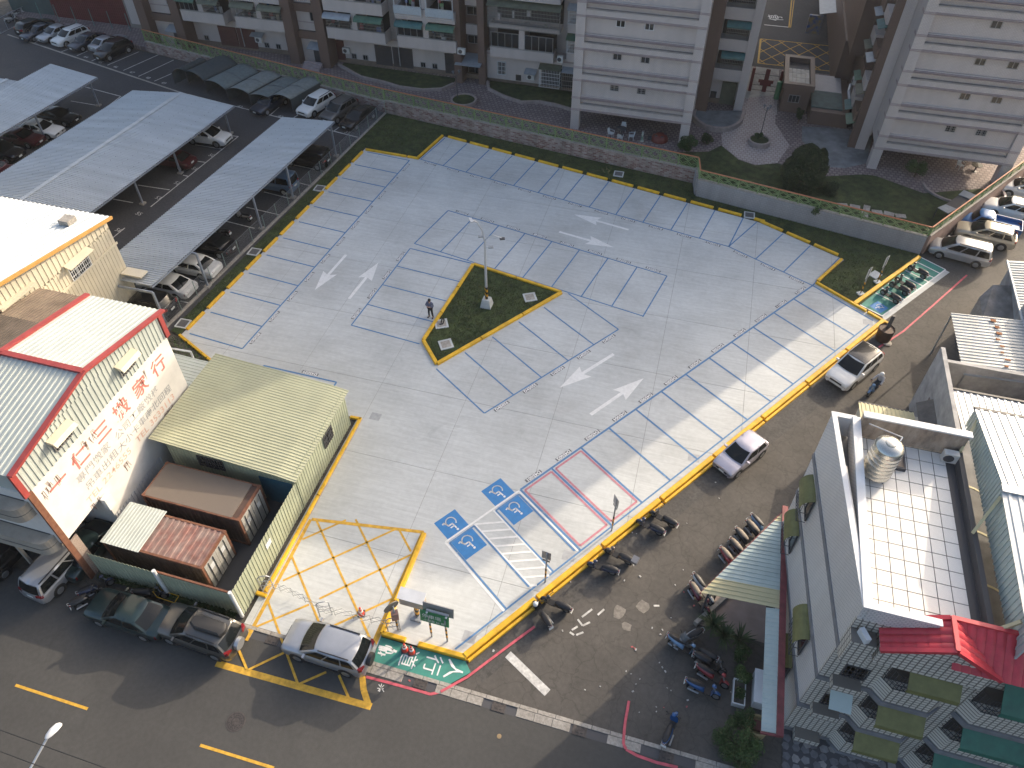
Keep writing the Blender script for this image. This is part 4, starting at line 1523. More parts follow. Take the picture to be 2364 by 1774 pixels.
mb.path([(13.6, 80.5, 3.0), (13.4, 79.0, 2.9), (13.6, 77.6, 2.4), (13.3, 76.9, 1.2), (13.1, 76.4, 0.9)], 0.17, 8)
mb.build('flexible_duct', GALV, rw, True)
mb = MB()
mb.box(12.4, 13.88, 84, 130, 0.45, 6)
mb.build('lower_annex', TILE_B, rw)
mb = MB()
mb.plate([(10.6, 97.5, 3.6), (12.4, 97.5, 4.0), (12.4, 112, 4.0), (10.6, 112, 3.6)], 0.06)
mb.build('shop_canopy', AWN_S, rw)
mb = MB()
mb.box(9.6, 11.2, 98.0, 98.4, 1.0, 3.2)
mb.build('shop_banner', mat('banner_blue', (0.04, 0.1, 0.3), 0.5, col2=(0.3, 0.25, 0.1), vscale=2), rw)

# red tin building and red wall in the far left corner
fl = thing('corner_house', 'dark red corrugated house with grey stucco side in the far corner', 'building', (-75, 80, 0))
mb = MB()
mb.box(-66.9, -66.5, 76.2, 95, 0, 20)
mb.box(-71.5, -66.9, 78.5, 95, 0, 18)
mb.build('stucco_wall', mat('pebble_stucco', (0.22, 0.2, 0.18), 0.9, var=0.25, vscale=14), fl)
mb = MB()
mb.box(-71.2, -67.2, 78.46, 78.52, 1.0, 14)
mb.build('panel', TILE_W, fl)
mb = MB()
mb.box(-69.3, -68.5, 78.38, 78.5, 0.3, 2.3)
mb.build('door', AWN_T, fl)
mb = MB()
mb.corr((-83, 78.9, 0.0), (11.4, 0, 0), (0, 0, 9), 0.3, 0.04, N=(0, -1, 0))
mb.box(-83, -71.6, 78.95, 90, 0, 9)
mb.build('red_wall', mat('red_tin', (0.11, 0.02, 0.022), 0.6, var=0.15, vscale=1), fl)
for i in range(6):
    mb = MB()
    mb.tube((-84 + i * 2.6, 77.6, 0), (-84 + i * 2.6, 77.6, 2.6), 0.04, 6)
    mb.build('fence_pole', mat('pole_teal', (0.12, 0.25, 0.23), 0.5), fl)
mb = MB()
mb.box(-90, -83.2, 79.2, 90, 0, 6)
mb.build('teal_shed', mat('teal_tin', (0.05, 0.08, 0.08), 0.6, var=0.2, vscale=1), fl)

# ------------------------------------------------------------------ courtyard furniture
gh = thing('gatehouse', 'small brown tiled gatehouse with sunken skylight roof beside the alley gate', 'gatehouse', (8.4, 80, 0.5))
mb = MB()
mb.box(7.1, 9.75, 77.9, 84.8, 0.48, 3.0)
mb.build('wall', TILE_B, gh)
mb = MB()
for a in ((6.9, 9.95, 77.7, 78.2), (6.9, 9.95, 84.3, 84.95), (6.9, 7.35, 78.2, 84.3), (9.5, 9.95, 78.2, 84.3)):
    mb.box(*a, 3.0, 3.6)
mb.build('parapet', TILE_B, gh)
window(gh, 7.7, 8.8, 1.6, 2.4, 77.88, 3)
GRY = mat('skylight_panes', (0.66, 0.63, 0.57), 0.5, col2=(0.5, 0.45, 0.36), vscale=1.5, stain=0.45, sscale=1.0)
for i in range(5):
    for j in range(4):
        mb = MB()
        mb.box(7.38 + i * 0.43, 7.38 + i * 0.43 + 0.4, 78.25 + j * 1.1, 78.25 + j * 1.1 + 1.05, 3.0, 3.12)
        mb.build('skylight_pane', GRY, gh)
mb = MB()
mb.box(7.36, 9.49, 82.7, 84.29, 3.0, 3.08)
mb.build('roof_slab', DKG, gh)
mb = MB()
mb.lathe([(0.28, 0), (0.28, 1.9), (0.0, 1.95)], 12, (6.75, 80.6, 0.5))
mb.build('green_barrel', mat('barrel_green', (0.07, 0.2, 0.1), 0.5), gh)
ab = thing('annex_roof', 'flat roofed brown annex right of the gatehouse', 'building', (11.7, 79, 0.5))
mb = MB()
mb.box(9.96, 13.7, 75.9, 84.4, 0.48, 1.9)
mb.build('wall', TILE_B, ab)
mb = MB()
mb.box(9.98, 13.0, 76.7, 80.4, 1.9, 2.0)
mb.build('green_roof', mat('green_roofing', (0.09, 0.14, 0.13), 0.7, var=0.2, vscale=1.5, stain=0.3, sscale=0.6), ab)
mb = MB()
mb.box(9.98, 13.0, 80.45, 84.3, 1.9, 2.02)
mb.build('white_roof', TILE_W, ab)
gt = thing('iron_gate', 'white paved courtyard gate with dark red cross shaped crest', 'gate', (5.3, 81.8, 0.5))
GRED = mat('gate_red', (0.12, 0.012, 0.016), 0.5)
for x in (3.75, 6.7):
    mb = MB()
    mb.box(x, x + 0.3, 81.6, 82.0, 0.48, 3.1)
    mb.build('gate_post', GRED, gt)
mb = MB()
for i in range(19):
    x = 4.15 + i * 0.14
    mb.box(x - 0.01, x + 0.01, 81.78, 81.82, 0.6, 2.5 + 0.45 * math.sin(math.pi * i / 18))
for z in (0.65, 1.2, 2.4):
    mb.box(4.05, 6.7, 81.77, 81.83, z, z + 0.04)
mb.build('gate_bars', DKG, gt)
mb = MB()
mb.box(5.15, 5.6, 81.72, 81.77, 0.55, 3.1)
mb.box(4.6, 6.15, 81.715, 81.768, 1.55, 1.9)
mb.box(4.8, 5.95, 81.71, 81.766, 1.25, 1.55)
mb.build('gate_crest', GRED, gt)
poly('pale_paving', [(3.4, 76.9), (6.9, 76.9), (6.9, 88), (3.6, 88)], 0.506, mat('pale_concrete', (0.42, 0.4, 0.36), 0.8, var=0.15, vscale=1.5, stain=0.2, sscale=1))
poly('path', [(3.07, 79.53, 0.50), (6.78, 81.54, 0.50), (6.82, 75.00, 0.50), (8.29, 70.88, 0.50), (7.21, 67.22, 0.50), (5.23, 66.29, 0.50), (3.67, 66.96, 0.50), (1.98, 69.00, 0.50), (1.68, 71.26, 0.50), (3.07, 74.85, 0.50)], 0.5075,
     grid_mat('path_tiles', (0.42, 0.37, 0.345), (0.25, 0.2, 0.19), 0.4, 0.4, 0.035, 0.75, 0.5, 'floor', tile2=(0.37, 0.315, 0.3)))
CURB = mat('planter_curb', (0.3, 0.25, 0.23), 0.8, var=0.15, vscale=3)


def curved_curb(label, pts, h=0.35, w=0.25, fill=None, ground=0.48):
    t = thing('planter', label, 'planter', (pts[0][0], pts[0][1], ground))
    n = len(pts)
    for i in range(n - 1):
        mb = MB()
        mb.beam((pts[i][0], pts[i][1], ground + h / 2), (pts[i + 1][0], pts[i + 1][1], ground + h / 2), w, h)
        mb.build('curb', CURB, t)
    if fill:
        mb = MB()
        mb.prism([(p[0], p[1]) for p in pts], ground, ground + h * 0.7)
        mb.build('soil', fill, t)
    return t


def ring(c, r, n=18, a0=0, a1=360, ry=None):
    return [(c[0] + r * math.cos(R(a0 + (a1 - a0) * i / n)), c[1] + (ry or r) * math.sin(R(a0 + (a1 - a0) * i / n))) for i in range(n + 1)]


curved_curb('round planter with a lamp on the pale courtyard path', ring((5.35, 70.5), 1.0), 0.5, 0.2, LAWN)
curved_curb('round planter with a slim lamp near the brick wall', ring((-25.2, 70.9), 1.3), 0.35, 0.2, LAWN)
curved_curb('half round dark pool planter at the foot of the tower', [(-1.3, 75)] + ring((1.0, 75.0), 2.5, 14, 200, 345, 3.3) + [(3.6, 76.2)], 0.5, 0.3, STONE_G)
curved_curb('curving planter kerb below the tower undercroft at upper right', ring((23.5, 67.0), 3.4, 14, 180, 380, 2.6), 0.2, 0.2)
curved_curb('wavy planter kerb below the third apartment bay', [(-24.2, 76), (-23.4, 74.2), (-21.3, 72.9), (-19.2, 72.2), (-17.4, 72.8), (-15.6, 72.6), (-13.4, 71.9)], 0.3, 0.25)
curved_curb('wavy planter kerb below the second apartment bay', [(-41.8, 75.4), (-38, 73.1), (-35, 72.6), (-33, 72.0), (-30.2, 72.0), (-28.3, 72.8), (-27.5, 74.3)], 0.3, 0.25)


def lamp_post(label, x, y, h, heads=3):
    t = thing('courtyard_lamp', label, 'lamp', (x, y, 0.55))
    mb = MB()
    mb.tube((x, y, 0.5), (x, y, h), 0.05, 8, 0.035)
    mb.build('pole', DKG, t)
    for i in range(heads):
        a = 2 * math.pi * i / heads + 0.6
        hx, hy = x + 0.32 * math.cos(a), y + 0.32 * math.sin(a)
        mb = MB()
        mb.path([(x, y, h), (hx, hy, h + 0.05), (hx, hy, h + 0.15)], 0.02, 6)
        mb.build('arm', DKG, t)
        mb = MB()
        mb.lathe([(0.04, 0), (0.13, 0.28), (0.15, 0.3), (0.02, 0.42)], 8, (hx, hy, h + 0.15))
        mb.build('lantern', mat('lantern_glass', (0.12, 0.13, 0.15), 0.3), t)


lamp_post('three headed black lamp rising from the round path planter', 5.4, 71.2, 3.6)
lamp_post('slim black lamp in the round planter near the brick wall', -26.0, 71.2, 3.2, 2)

# garden table with white chairs, ladybird play figure, rabbit figure under the towers
PLAS = mat('white_plastic', (0.5, 0.53, 0.54), 0.5)


def plastic_chair(label, x, y, a, group):
    t = thing('plastic_chair', label, 'chair', (x, y, 0.5), a, group)
    for sx in (-0.2, 0.2):
        for sy in (-0.2, 0.2):
            mb = MB()
            mb.tube((sx * 1.1, sy * 1.1, 0), (sx, sy, 0.43), 0.022, 6)
            mb.build('leg', PLAS, t, local=True)
    mb = MB()
    mb.box(-0.24, 0.24, -0.24, 0.24, 0.42, 0.45)
    mb.build('seat', PLAS, t, local=True)
    mb = MB()
    mb.hexa([(-0.24, 0.22, 0.45), (0.24, 0.22, 0.45), (0.24, 0.25, 0.45), (-0.24, 0.25, 0.45), (-0.2, 0.32, 0.9), (0.2, 0.32, 0.9), (0.2, 0.35, 0.9), (-0.2, 0.35, 0.9)])
    mb.build('backrest', PLAS, t, local=True)
    for s in (-0.26, 0.26):
        mb = MB()
        mb.path([(s, -0.22, 0.45), (s, -0.22, 0.66), (s, 0.3, 0.68)], 0.02, 6)
        mb.build('armrest', PLAS, t, local=True)


tb = (-7.92, 68.46, 0.50)
for lab, p, a in (('white plastic chair left of the round table under the left tower', (-8.83, 67.79, 0.50), 1.3), ('white plastic chair behind the round table under the left tower', (-7.83, 69.19, 0.50), 0.1), ('white plastic chair right of the round table under the left tower', (-6.82, 67.79, 0.50), -1.4), ('white plastic chair in front of the round table, nearest the fence', (-7.84, 67.23, 0.50), 3.0)):
    plastic_chair(lab, p[0], p[1], a, 'white chairs round the garden table')
t = thing('round_table', 'dark round garden table under the left tower', 'table', (tb[0], tb[1], 0.5))
mb = MB()
mb.lathe([(0.25, 0), (0.05, 0.05), (0.05, 0.68), (0.5, 0.7), (0.5, 0.74), (0, 0.74)], 18, (tb[0], tb[1], 0.5))
mb.build('table_top', DKG, t)
lb = (-4.11, 68.54, 0.50)
t = thing('ladybird_figure', 'red ladybird shaped play figure with black spots under the left tower', 'play figure', (lb[0], lb[1], 0.5))
mb = MB()
mb.lathe([(0.85, 0), (0.82, 0.25), (0.66, 0.5), (0.35, 0.66), (0, 0.7)], 20, (lb[0], lb[1], 0.5))
mb.build('shell', mat('ladybird_red', (0.13, 0.02, 0.012), 0.5), t, True)
mb = MB()
mb.lathe([(0.3, 0), (0.3, 0.2), (0, 0.34)], 12, (lb[0] - 0.85, lb[1] - 0.1, 0.5))
mb.build('head', DKG, t, True)
for a, rr in ((0.4, 0.5), (1.6, 0.5), (2.8, 0.5), (4.0, 0.5), (5.2, 0.5)):
    mb = MB()
    mb.lathe([(0.16, 0), (0.14, 0.03), (0, 0.04)], 10, (lb[0] + rr * math.cos(a), lb[1] + rr * math.sin(a), 1.09))
    mb.build('spot', DKG, t)
rb = (-5.74, 67.81, 0.50)
t = thing('garden_figure', 'small white eared garden figure on a round base', 'figure', (rb[0], rb[1], 0.5))
mb = MB()
mb.lathe([(0.2, 0), (0.2, 0.1), (0.1, 0.12), (0.13, 0.4), (0.08, 0.6), (0.12, 0.75), (0.05, 0.9), (0, 0.92)], 12, (rb[0], rb[1], 0.5))
mb.build('body', mat('figure_body', (0.12, 0.2, 0.14), 0.6, col2=(0.5, 0.5, 0.45), vscale=3), t, True)
for s in (-0.05, 0.05):
    mb = MB()
    mb.tube((rb[0] + s, rb[1], 1.35), (rb[0] + s * 1.6, rb[1], 1.6), 0.035, 6, 0.015)
    mb.build('ear', PLAS, t)
c = (23.60, 70.72, 0.50)
plastic_chair('pale green plastic chair under the right tower', c[0], c[1], 0.5, None)
c = (25.20, 71.64, 0.50)
plastic_chair('white tube chair under the right tower beside a dark table', c[0], c[1], -0.6, None)
t = thing('round_table', 'dark round table under the right tower', 'table', (c[0] - 0.3, c[1] - 1.0, 0.5))
mb = MB()
mb.lathe([(0.25, 0), (0.05, 0.05), (0.05, 0.66), (0.5, 0.68), (0.5, 0.72), (0, 0.72)], 16, (c[0] - 0.3, c[1] - 1.0, 0.5))
mb.build('table_top', BLK, t)
# stepping slabs on the courtyard lawn and the low grey bench roof
sl = thing('stepping_slabs', 'pale stone slabs lying in the lawn behind the lattice fence', 'stone slabs', (14.89, 61.66, 0.50))
for p, a in (((12.93, 61.53, 0.50), 0.2), ((13.96, 61.57, 0.50), -0.1), ((14.94, 61.63, 0.50), 1.4), ((14.73, 60.59, 0.50), 1.5), ((15.78, 61.25, 0.50), 0.1), ((16.75, 61.25, 0.50), -0.2), ((17.70, 61.17, 0.50), 0.1)):
    mb = MB()
    mb.obox((p[0], p[1], 0.5), 0.85, 0.55, 0.05, a)
    mb.build('slab', CONC_D, sl)
bs = thing('lean_to', 'low lean-to with grey sheet roofs behind the slanting wall', 'lean-to', (22.25, 64.54, 0.50))
for q in (((20.34, 61.60, 1.60), (21.08, 60.91, 1.60), (21.86, 61.82, 1.60), (21.04, 62.30, 1.60)), ((22.33, 64.21, 1.60), (23.20, 63.72, 1.60), (23.79, 64.51, 1.60), (22.87, 65.11, 1.60))):
    mb = MB()
    mb.plate(list(q), 0.05, (0, 0, 1))
    mb.build('roof_sheet', AWN_S, bs)
q = ((21.10, 62.47, 1.50), (21.92, 61.99, 1.50), (23.31, 63.81, 1.50), (22.37, 64.28, 1.50))
mb = MB()
mb.plate(list(q), 0.05, (0, 0, 1))
mb.build('dark_deck', DKG, bs)
for p in ((20.34, 61.60, 1.60), (21.08, 60.91, 1.60), (22.87, 65.11, 1.60), (23.79, 64.51, 1.60)):
    mb = MB()
    mb.tube((p[0], p[1], 0.5), (p[0], p[1], 1.56), 0.04, 6)
    mb.build('post', DKG, bs)

# wall added above the right hand wing to block sun over the alley
mb = MB()
mb.box(12.6, 15.27, 80.5, 130, 6.0, 36)
mb.build('added_shade_wall', TILE_B, rw)


# ------------------------------------------------------------------ carports of the neighbouring car park
ROOFM = mat('carport_sheet', (0.46, 0.495, 0.52), 0.5, 0.2, var=0.07, vscale=1.0, stain=0.16, sscale=0.9, stretch=(0.12, 1.6, 1))
PURL = mat('carport_steel', (0.3, 0.34, 0.4), 0.5, 0.5, var=0.1, vscale=3)


def carport(label, edges, yend, posts, pitch=0.22, slant=None):
    """edges: (x, y, z) of the roof's far edge from right to left; the roof runs towards -y along slant"""
    t = thing('carport', label, 'carport', (edges[0][0], edges[0][1], 0))
    sl = Vector(slant or (-0.085, -1, 0))
    for i in range(len(edges) - 1):
        a, b = Vector(edges[i]), Vector(edges[i + 1])
        L = (a.y - yend) / -sl.y
        mb = MB()
        mb.corr(a, sl * L, b - a, pitch, 0.05, N=(b - a).cross(sl) * -1 if (b - a).cross(sl).z < 0 else (b - a).cross(sl))
        mb.build('roof_sheet', ROOFM, t)
        sc_ = MB()
        for r_ in range(1, 5):
            for k in range(int(L / 0.66)):
                p = a + sl * (k * 0.66 + 0.15 + 0.05 * (r_ % 2)) + (b - a) * (r_ / 5 + 0.02)
                sc_.box(p.x - 0.015, p.x + 0.015, p.y - 0.015, p.y + 0.015, p.z + 0.03, p.z + 0.075)
        sc_.build('roof_screws', DKG, t)['kind'] = 'stuff'
    for e in edges:
        a = Vector(e) - Vector((0, 0, 0.12))
        L = (a.y - yend) / -sl.y
        mb = MB()
        mb.beam(a, a + sl * L, 0.06, 0.12)
        mb.build('purlin', PURL, t)
    if len(edges) == 3:
        a = Vector(edges[1]) + Vector((0, 0, 0.045))
        L = (a.y - yend) / -sl.y
        mb = MB()
        mb.beam(a, a + sl * L, 0.4, 0.03)
        mb.build('ridge_cap', ROOFM, t)
    zt = edges[0][2] - 0.15
    wv = Vector(edges[-1]) - Vector(edges[0])
    for p in posts:
        mb = MB()
        mb.beam((p[0], p[1], -0.03), (p[0], p[1], zt), 0.14, 0.14)
        mb.build('post', PURL, t)
        mb = MB()
        mb.box(p[0] - 0.22, p[0] + 0.22, p[1] - 0.22, p[1] + 0.22, -0.03, 0.12)
        mb.build('footing', CONC_D, t)
        mb = MB()
        q = Vector((p[0], p[1], zt))
        mb.beam(q, q + wv * 0.92 + Vector((0, 0, -0.1)), 0.1, 0.18)
        mb.build('rafter', PURL, t)
    return t


carport('blue-grey sheet carport roof nearest the new parking lot', [(-33.84, 58.54, 3.35), (-39.74, 59.15, 2.65)], 32.9, [(-33.95, 57.88, 0.00), (-34.58, 50.24, 0.00), (-34.97, 45.22, 0.00), (-35.21, 37.24, 0.00), (-35.69, 32.46, 0.00)])
carport('wide gabled blue-grey carport roof in the middle of the car park', [(-45.38, 59.75, 2.75), (-51.45, 60.10, 3.15), (-57.73, 60.60, 2.35)], 36.4, [(-46.14, 59.02, 0.00), (-46.74, 51.12, 0.00), (-47.06, 45.75, 0.00), (-47.6, 40.0)])
carport('far blue-grey carport roof at the left edge', [(-62.11, 61.04, 3.00), (-67.87, 61.42, 3.60)], 36, [(-62.84, 60.50, 0.00), (-63.26, 52.94, 0.00), (-63.9, 45.2)])
carport('farthest carport roof at the left edge, mostly out of view', [(-69.89, 58.55, 2.70), (-71.02, 58.29, 2.90), (-78, 58.5, 2.7)], 40, [(-69.6, 57.6), (-70.2, 50)])

# ------------------------------------------------------------------ folding fabric car tents
FAB = {0: mat('tent_dark', (0.05, 0.062, 0.065), 0.85, var=0.15, vscale=3), 1: mat('tent_grey', (0.12, 0.145, 0.145), 0.85, var=0.15, vscale=3), 2: mat('tent_pale', (0.17, 0.19, 0.185), 0.85, var=0.15, vscale=3)}
stall_d = Vector(((-61.71, 72.58, 0.00)[0] - (-63.06, 67.72, 0.00)[0], (-61.71, 72.58, 0.00)[1] - (-63.06, 67.72, 0.00)[1], 0)).normalized()


def tent(label, fl, fr, m, L=4.6, hs=1.55, rise=0.42, z=0):
    """arched fabric shelter; fl and fr are the front feet"""
    fl, fr = Vector((fl[0], fl[1], 0)), Vector((fr[0], fr[1], 0))
    w = fr - fl
    t = thing('car_tent', label, 'car shelter', tuple((fl + fr) / 2), 0, 'folding car tents')
    n, k = 8, 9
    rd = random.Random(int(fl.x * 10))
    vs, fs = [], []
    for j in range(k + 1):
        sag = -0.09 * abs(math.sin(j * math.pi / 1.5)) + rd.uniform(-0.02, 0.02)
        o = fl + stall_d * L * j / k
        for i in range(n + 1):
            u = i / n
            vs.append(o + w * u + Vector((0, 0, hs + rise * math.sin(math.pi * u) ** 0.8 + sag * math.sin(math.pi * u))))
    for j in range(k):
        for i in range(n):
            a = j * (n + 1) + i
            fs.append((a, a + 1, a + n + 2, a + n + 1))
    mb = MB()
    mb.add(vs, fs)
    c = mb.build('canopy', m, t, True)
    sd = c.modifiers.new('thick', 'SOLIDIFY')
    sd.thickness = 0.015
    for s in (fl, fr):
        mb = MB()
        P = []
        for j in range(k + 1):
            q = s + stall_d * L * j / k
            off = Vector((-stall_d.y, stall_d.x, 0)) * 0.06 * math.sin(j * 2.3)
            P.append((q + off + Vector((0, 0, 0.25)), q + Vector((0, 0, hs + 0.02))))
        for a, b in zip(P[:-1], P[1:]):
            mb.quad(a[0], b[0], b[1], a[1])
        o = mb.build('side_curtain', FAB[0], t)
        sd = o.modifiers.new('thick', 'SOLIDIFY')
        sd.thickness = 0.012
    for s in (fl, fr):
        for j in (0, 1):
            mb = MB()
            q = s + stall_d * L * j
            mb.tube(q, q + Vector((0, 0, hs)), 0.025, 6)
            mb.build('leg', DKG, t)
    for j in (0, 0.5, 1):
        mb = MB()
        q = fl + stall_d * L * j
        mb.path([q + w * (i / n) + Vector((0, 0, hs - 0.02 + rise * math.sin(math.pi * i / n) ** 0.8)) for i in range(n + 1)], 0.018, 5)
        mb.build('hoop', DKG, t)
    return t


tw = [(-57.56, 66.70, 1.55), (-56.38, 67.48, 1.55), (-53.05, 66.02, 1.55), (-49.70, 64.80, 1.55), (-46.87, 64.61, 1.55), (-44.52, 64.57, 1.55), (-41.96, 64.60, 1.55)]
tw = [(p[0], p[1]) for p in tw]
labs = ['nearly black car tent at the left end of the row', 'dark arched car tent second from the left', 'grey arched car tent third from the left', 'pale grey arched car tent fourth from the left', 'dark grey flat car tent with a blue car inside', 'pale grey arched car tent at the right end, beside the white SUV']
for i, (lb_, m_) in enumerate(zip(labs, (0, 0, 1, 2, 1, 2))):
    a, b = Vector(tw[i]), Vector(tw[i + 1])
    tent(lb_, a.lerp(b, 0.02), a.lerp(b, 0.98), FAB[m_], hs=1.5 if i != 4 else 1.42, rise=0.42 if i != 4 else 0.18, L=3.2 if i == 0 else 4.9)

# ------------------------------------------------------------------ chain-link fence along the carports
cf = thing('chain_link_fence', 'chain-link fence with pale green posts beside the carport', 'fence', (-34, 50, 0))
F0, F1 = Vector((-32.66, 67.2)), Vector((-35.62, 32.3))
mb = MB()
mb.beam((F0.x, F0.y, 0.0), (F1.x, F1.y, 0.0), 0.25, 0.16)
mb.build('footing', CONC_D, cf)
FP = mat('fence_post_green', (0.25, 0.33, 0.3), 0.5, 0.3)
wire = bpy.data.materials.new('chain_link_wire')
wire.use_nodes = True
n, l = wire.node_tree.nodes, wire.node_tree.links
b = n['Principled BSDF']
b.inputs['Base Color'].default_value = (0.16, 0.22, 0.2, 1)
b.inputs['Alpha'].default_value = 0.14
npost = 19
for i in range(npost + 1):
    p = F0.lerp(F1, i / npost)
    mb = MB()
    mb.tube((p.x, p.y, 0), (p.x, p.y, 1.5), 0.03, 6)
    mb.build('post', FP, cf)
mb = MB()
d = (F1 - F0).normalized()
L = (F1 - F0).length
s = 0.0
while s < L:
    for sg in (1, -1):
        a, c = F0 + d * s, F0 + d * min(L, s + 1.35)
        z0, z1 = (0.1, 1.45) if sg > 0 else (1.45, 0.1)
        mb.beam((a.x, a.y, z0), (c.x, c.y, z1), 0.006, 0.006)
    s += 0.16
mb.beam((F0.x, F0.y, 1.45), (F1.x, F1.y, 1.45), 0.012, 0.012)
w = mb.build('wire_mesh', STEELG, cf)
w['kind'] = 'stuff'

# railing with scooters at the far left corner
rl = thing('guard_rail', 'grey guard rail at the far left corner of the car park', 'railing', (-86.90, 74.31, 0.00))
for a, c in (((-86.94, 73.36, 0.00), (-86.91, 75.65, 0.00)), ((-88.23, 75.50, 1.10), (-88.01, 80.45, 1.10))):
    mb = MB()
    mb.tube(a, c, 0.04, 6)
    mb.build('rail', STEELG, rl)
for p in ((-87.09, 74.83, 0.00), (-87.52, 76.65, 0.00), (-87.88, 78.55, 0.00), (-87.40, 79.70, 0.00), (-87.07, 73.51, 0.00)):
    mb = MB()
    mb.tube(p, (p[0], p[1], 1.2), 0.035, 6)
    mb.build('post', STEELG, rl)


# ------------------------------------------------------------------ corrugated metal buildings at the left
CREAM = mat('cream_sheet', (0.6, 0.55, 0.43), 0.55, var=0.06, vscale=0.7, stain=0.1, sscale=0.5)
CREAMR = mat('pale_roof_sheet', (0.6, 0.64, 0.64), 0.4, 0.1, var=0.05, vscale=0.5)
BROWNR = mat('weathered_asbestos', (0.17, 0.13, 0.1), 0.9, col2=(0.25, 0.2, 0.15), vscale=1.0, stain=0.35, sscale=0.8)
MINT = mat('mint_sheet', (0.44, 0.48, 0.45), 0.55, var=0.05, vscale=0.8, stain=0.1, sscale=0.6)
REDT = mat('red_flashing', (0.33, 0.055, 0.05), 0.5, var=0.1, vscale=2, stain=0.2, sscale=1.5)
SAGE = mat('sage_sheet', (0.42, 0.425, 0.29), 0.55, var=0.05, vscale=0.8, stain=0.1, sscale=0.6)
SAGEW = mat('sage_wall_sheet', (0.36, 0.39, 0.28), 0.6, var=0.06, vscale=0.8, stain=0.15, sscale=0.6)
ORANGE = mat('ochre_trim', (0.5, 0.28, 0.08), 0.5, var=0.1, vscale=2)
WALLW = mat('whitewashed_wall', (0.72, 0.7, 0.66), 0.75, var=0.05, vscale=1.2, stain=0.14, sscale=0.8)
RUST = mat('rust_brown', (0.13, 0.05, 0.03), 0.85, var=0.3, vscale=4, col2=(0.2, 0.09, 0.05))

cb = thing('cream_warehouse', 'tall cream corrugated warehouse with bright roof behind the left carports', 'building', (-46, 30, 0))
mb = MB()
mb.corr((-39, 34.2, 0), (0, -16, 0), (0, 0, 7.0), 0.3, 0.035, N=(1, 0, 0))
mb.build('side_wall', CREAM, cb)
mb = MB()
for i in range(40):
    y0, y1 = 34.2 - i * 0.4, 34.2 - (i + 1) * 0.4
    z0, z1 = 7.8 + (34.2 - y0) * 0.17, 7.8 + (34.2 - y1) * 0.17
    mb.hexa([(-39.06, y1, 6.9), (-39.0, y1, 6.9), (-39.0, y0, 6.9), (-39.06, y0, 6.9), (-39.06, y1, z1), (-39.0, y1, z1), (-39.0, y0, z0), (-39.06, y0, z0)])
    mb.box(-39.0, -38.962, y1 + 0.02, y1 + 0.12, 6.9, z0 - 0.02)
mb.build('upper_wall', CREAM, cb)
mb = MB()
mb.box(-62, -39.07, 18.2, 34.15, 0, 7.6)
mb.build('core', CREAM, cb)
mb = MB()
mb.corr((-38.7, 34.5, 7.76), (-24, 0, 0), (0, -16.4, 16.4 * 0.17), 0.4, 0.04, N=(0, 0.17, 1))
mb.build('roof', CREAMR, cb)
mb = MB()
mb.beam((-38.66, 34.5, 7.72), (-38.66, 18.1, 10.5), 0.12, 0.22)
mb.build('roof_trim', ORANGE, cb)
mb = MB()
mb.beam((-38.7, 34.56, 7.66), (-62.5, 34.56, 7.66), 0.12, 0.12)
mb.build('gutter', DKG, cb)
mb = MB()
mb.beam((-38.94, 34.3, 4.75 + 0.9), (-38.94, 18.2, 4.75 + 0.9), 0.05, 0.18)
mb.build('wall_belt', CREAM, cb)
hb = (-40.53, 32.66, 8.30)
mb = MB()
mb.obox((hb[0], hb[1], 8.2), 0.8, 0.8, 0.35)
mb.build('roof_hatch', CONC_D, cb)
window(cb, 29.7, 31.6, 5.7, 6.8, -38.95, 3, WFRAME, True, axis='x', sgn=1)
mb = MB()
mb.plate([(-38.4, 29.5, 6.9), (-38.4, 31.8, 6.9), (-38.95, 31.8, 7.1), (-38.95, 29.5, 7.1)], -0.06)
mb.build('window_hood', CREAM, cb)
mb = MB()
mb.beam((-38.8, 27.0, 7.75), (-38.8, 24.2, 7.9), 0.35, 0.2)
mb.build('roof_flashing', CREAM, cb)
mb = MB()
mb.box(-38.9, -37.2, 33.4, 34.2, 3.4, 3.5)
mb.build('wall_canopy', CREAM, cb)

br = thing('brown_roof_house', 'low building with weathered brown corrugated roof between the metal buildings', 'building', (-36, 22, 0))
mb = MB()
mb.corr((-32.2, 27.3, 7.1), (-6.7, 0, 0), (0, -12.5, 2.3), 0.24, 0.05, N=(0, 0.18, 1))
mb.build('roof', BROWNR, br)
mb = MB()
mb.corr((-32.2, 24.0, 7.78), (-9.0, 0, 0), (0, -9.5, 1.75), 0.24, 0.05, N=(0, 0.18, 1))
mb.build('patched_roof', mat('dark_asbestos', (0.11, 0.09, 0.075), 0.9, var=0.2, vscale=1.2, stain=0.3, sscale=0.8), br)
mb = MB()
mb.box(-38.9, -32.25, 15.2, 27.2, 0, 7.0)
mb.build('wall', CREAM, br)

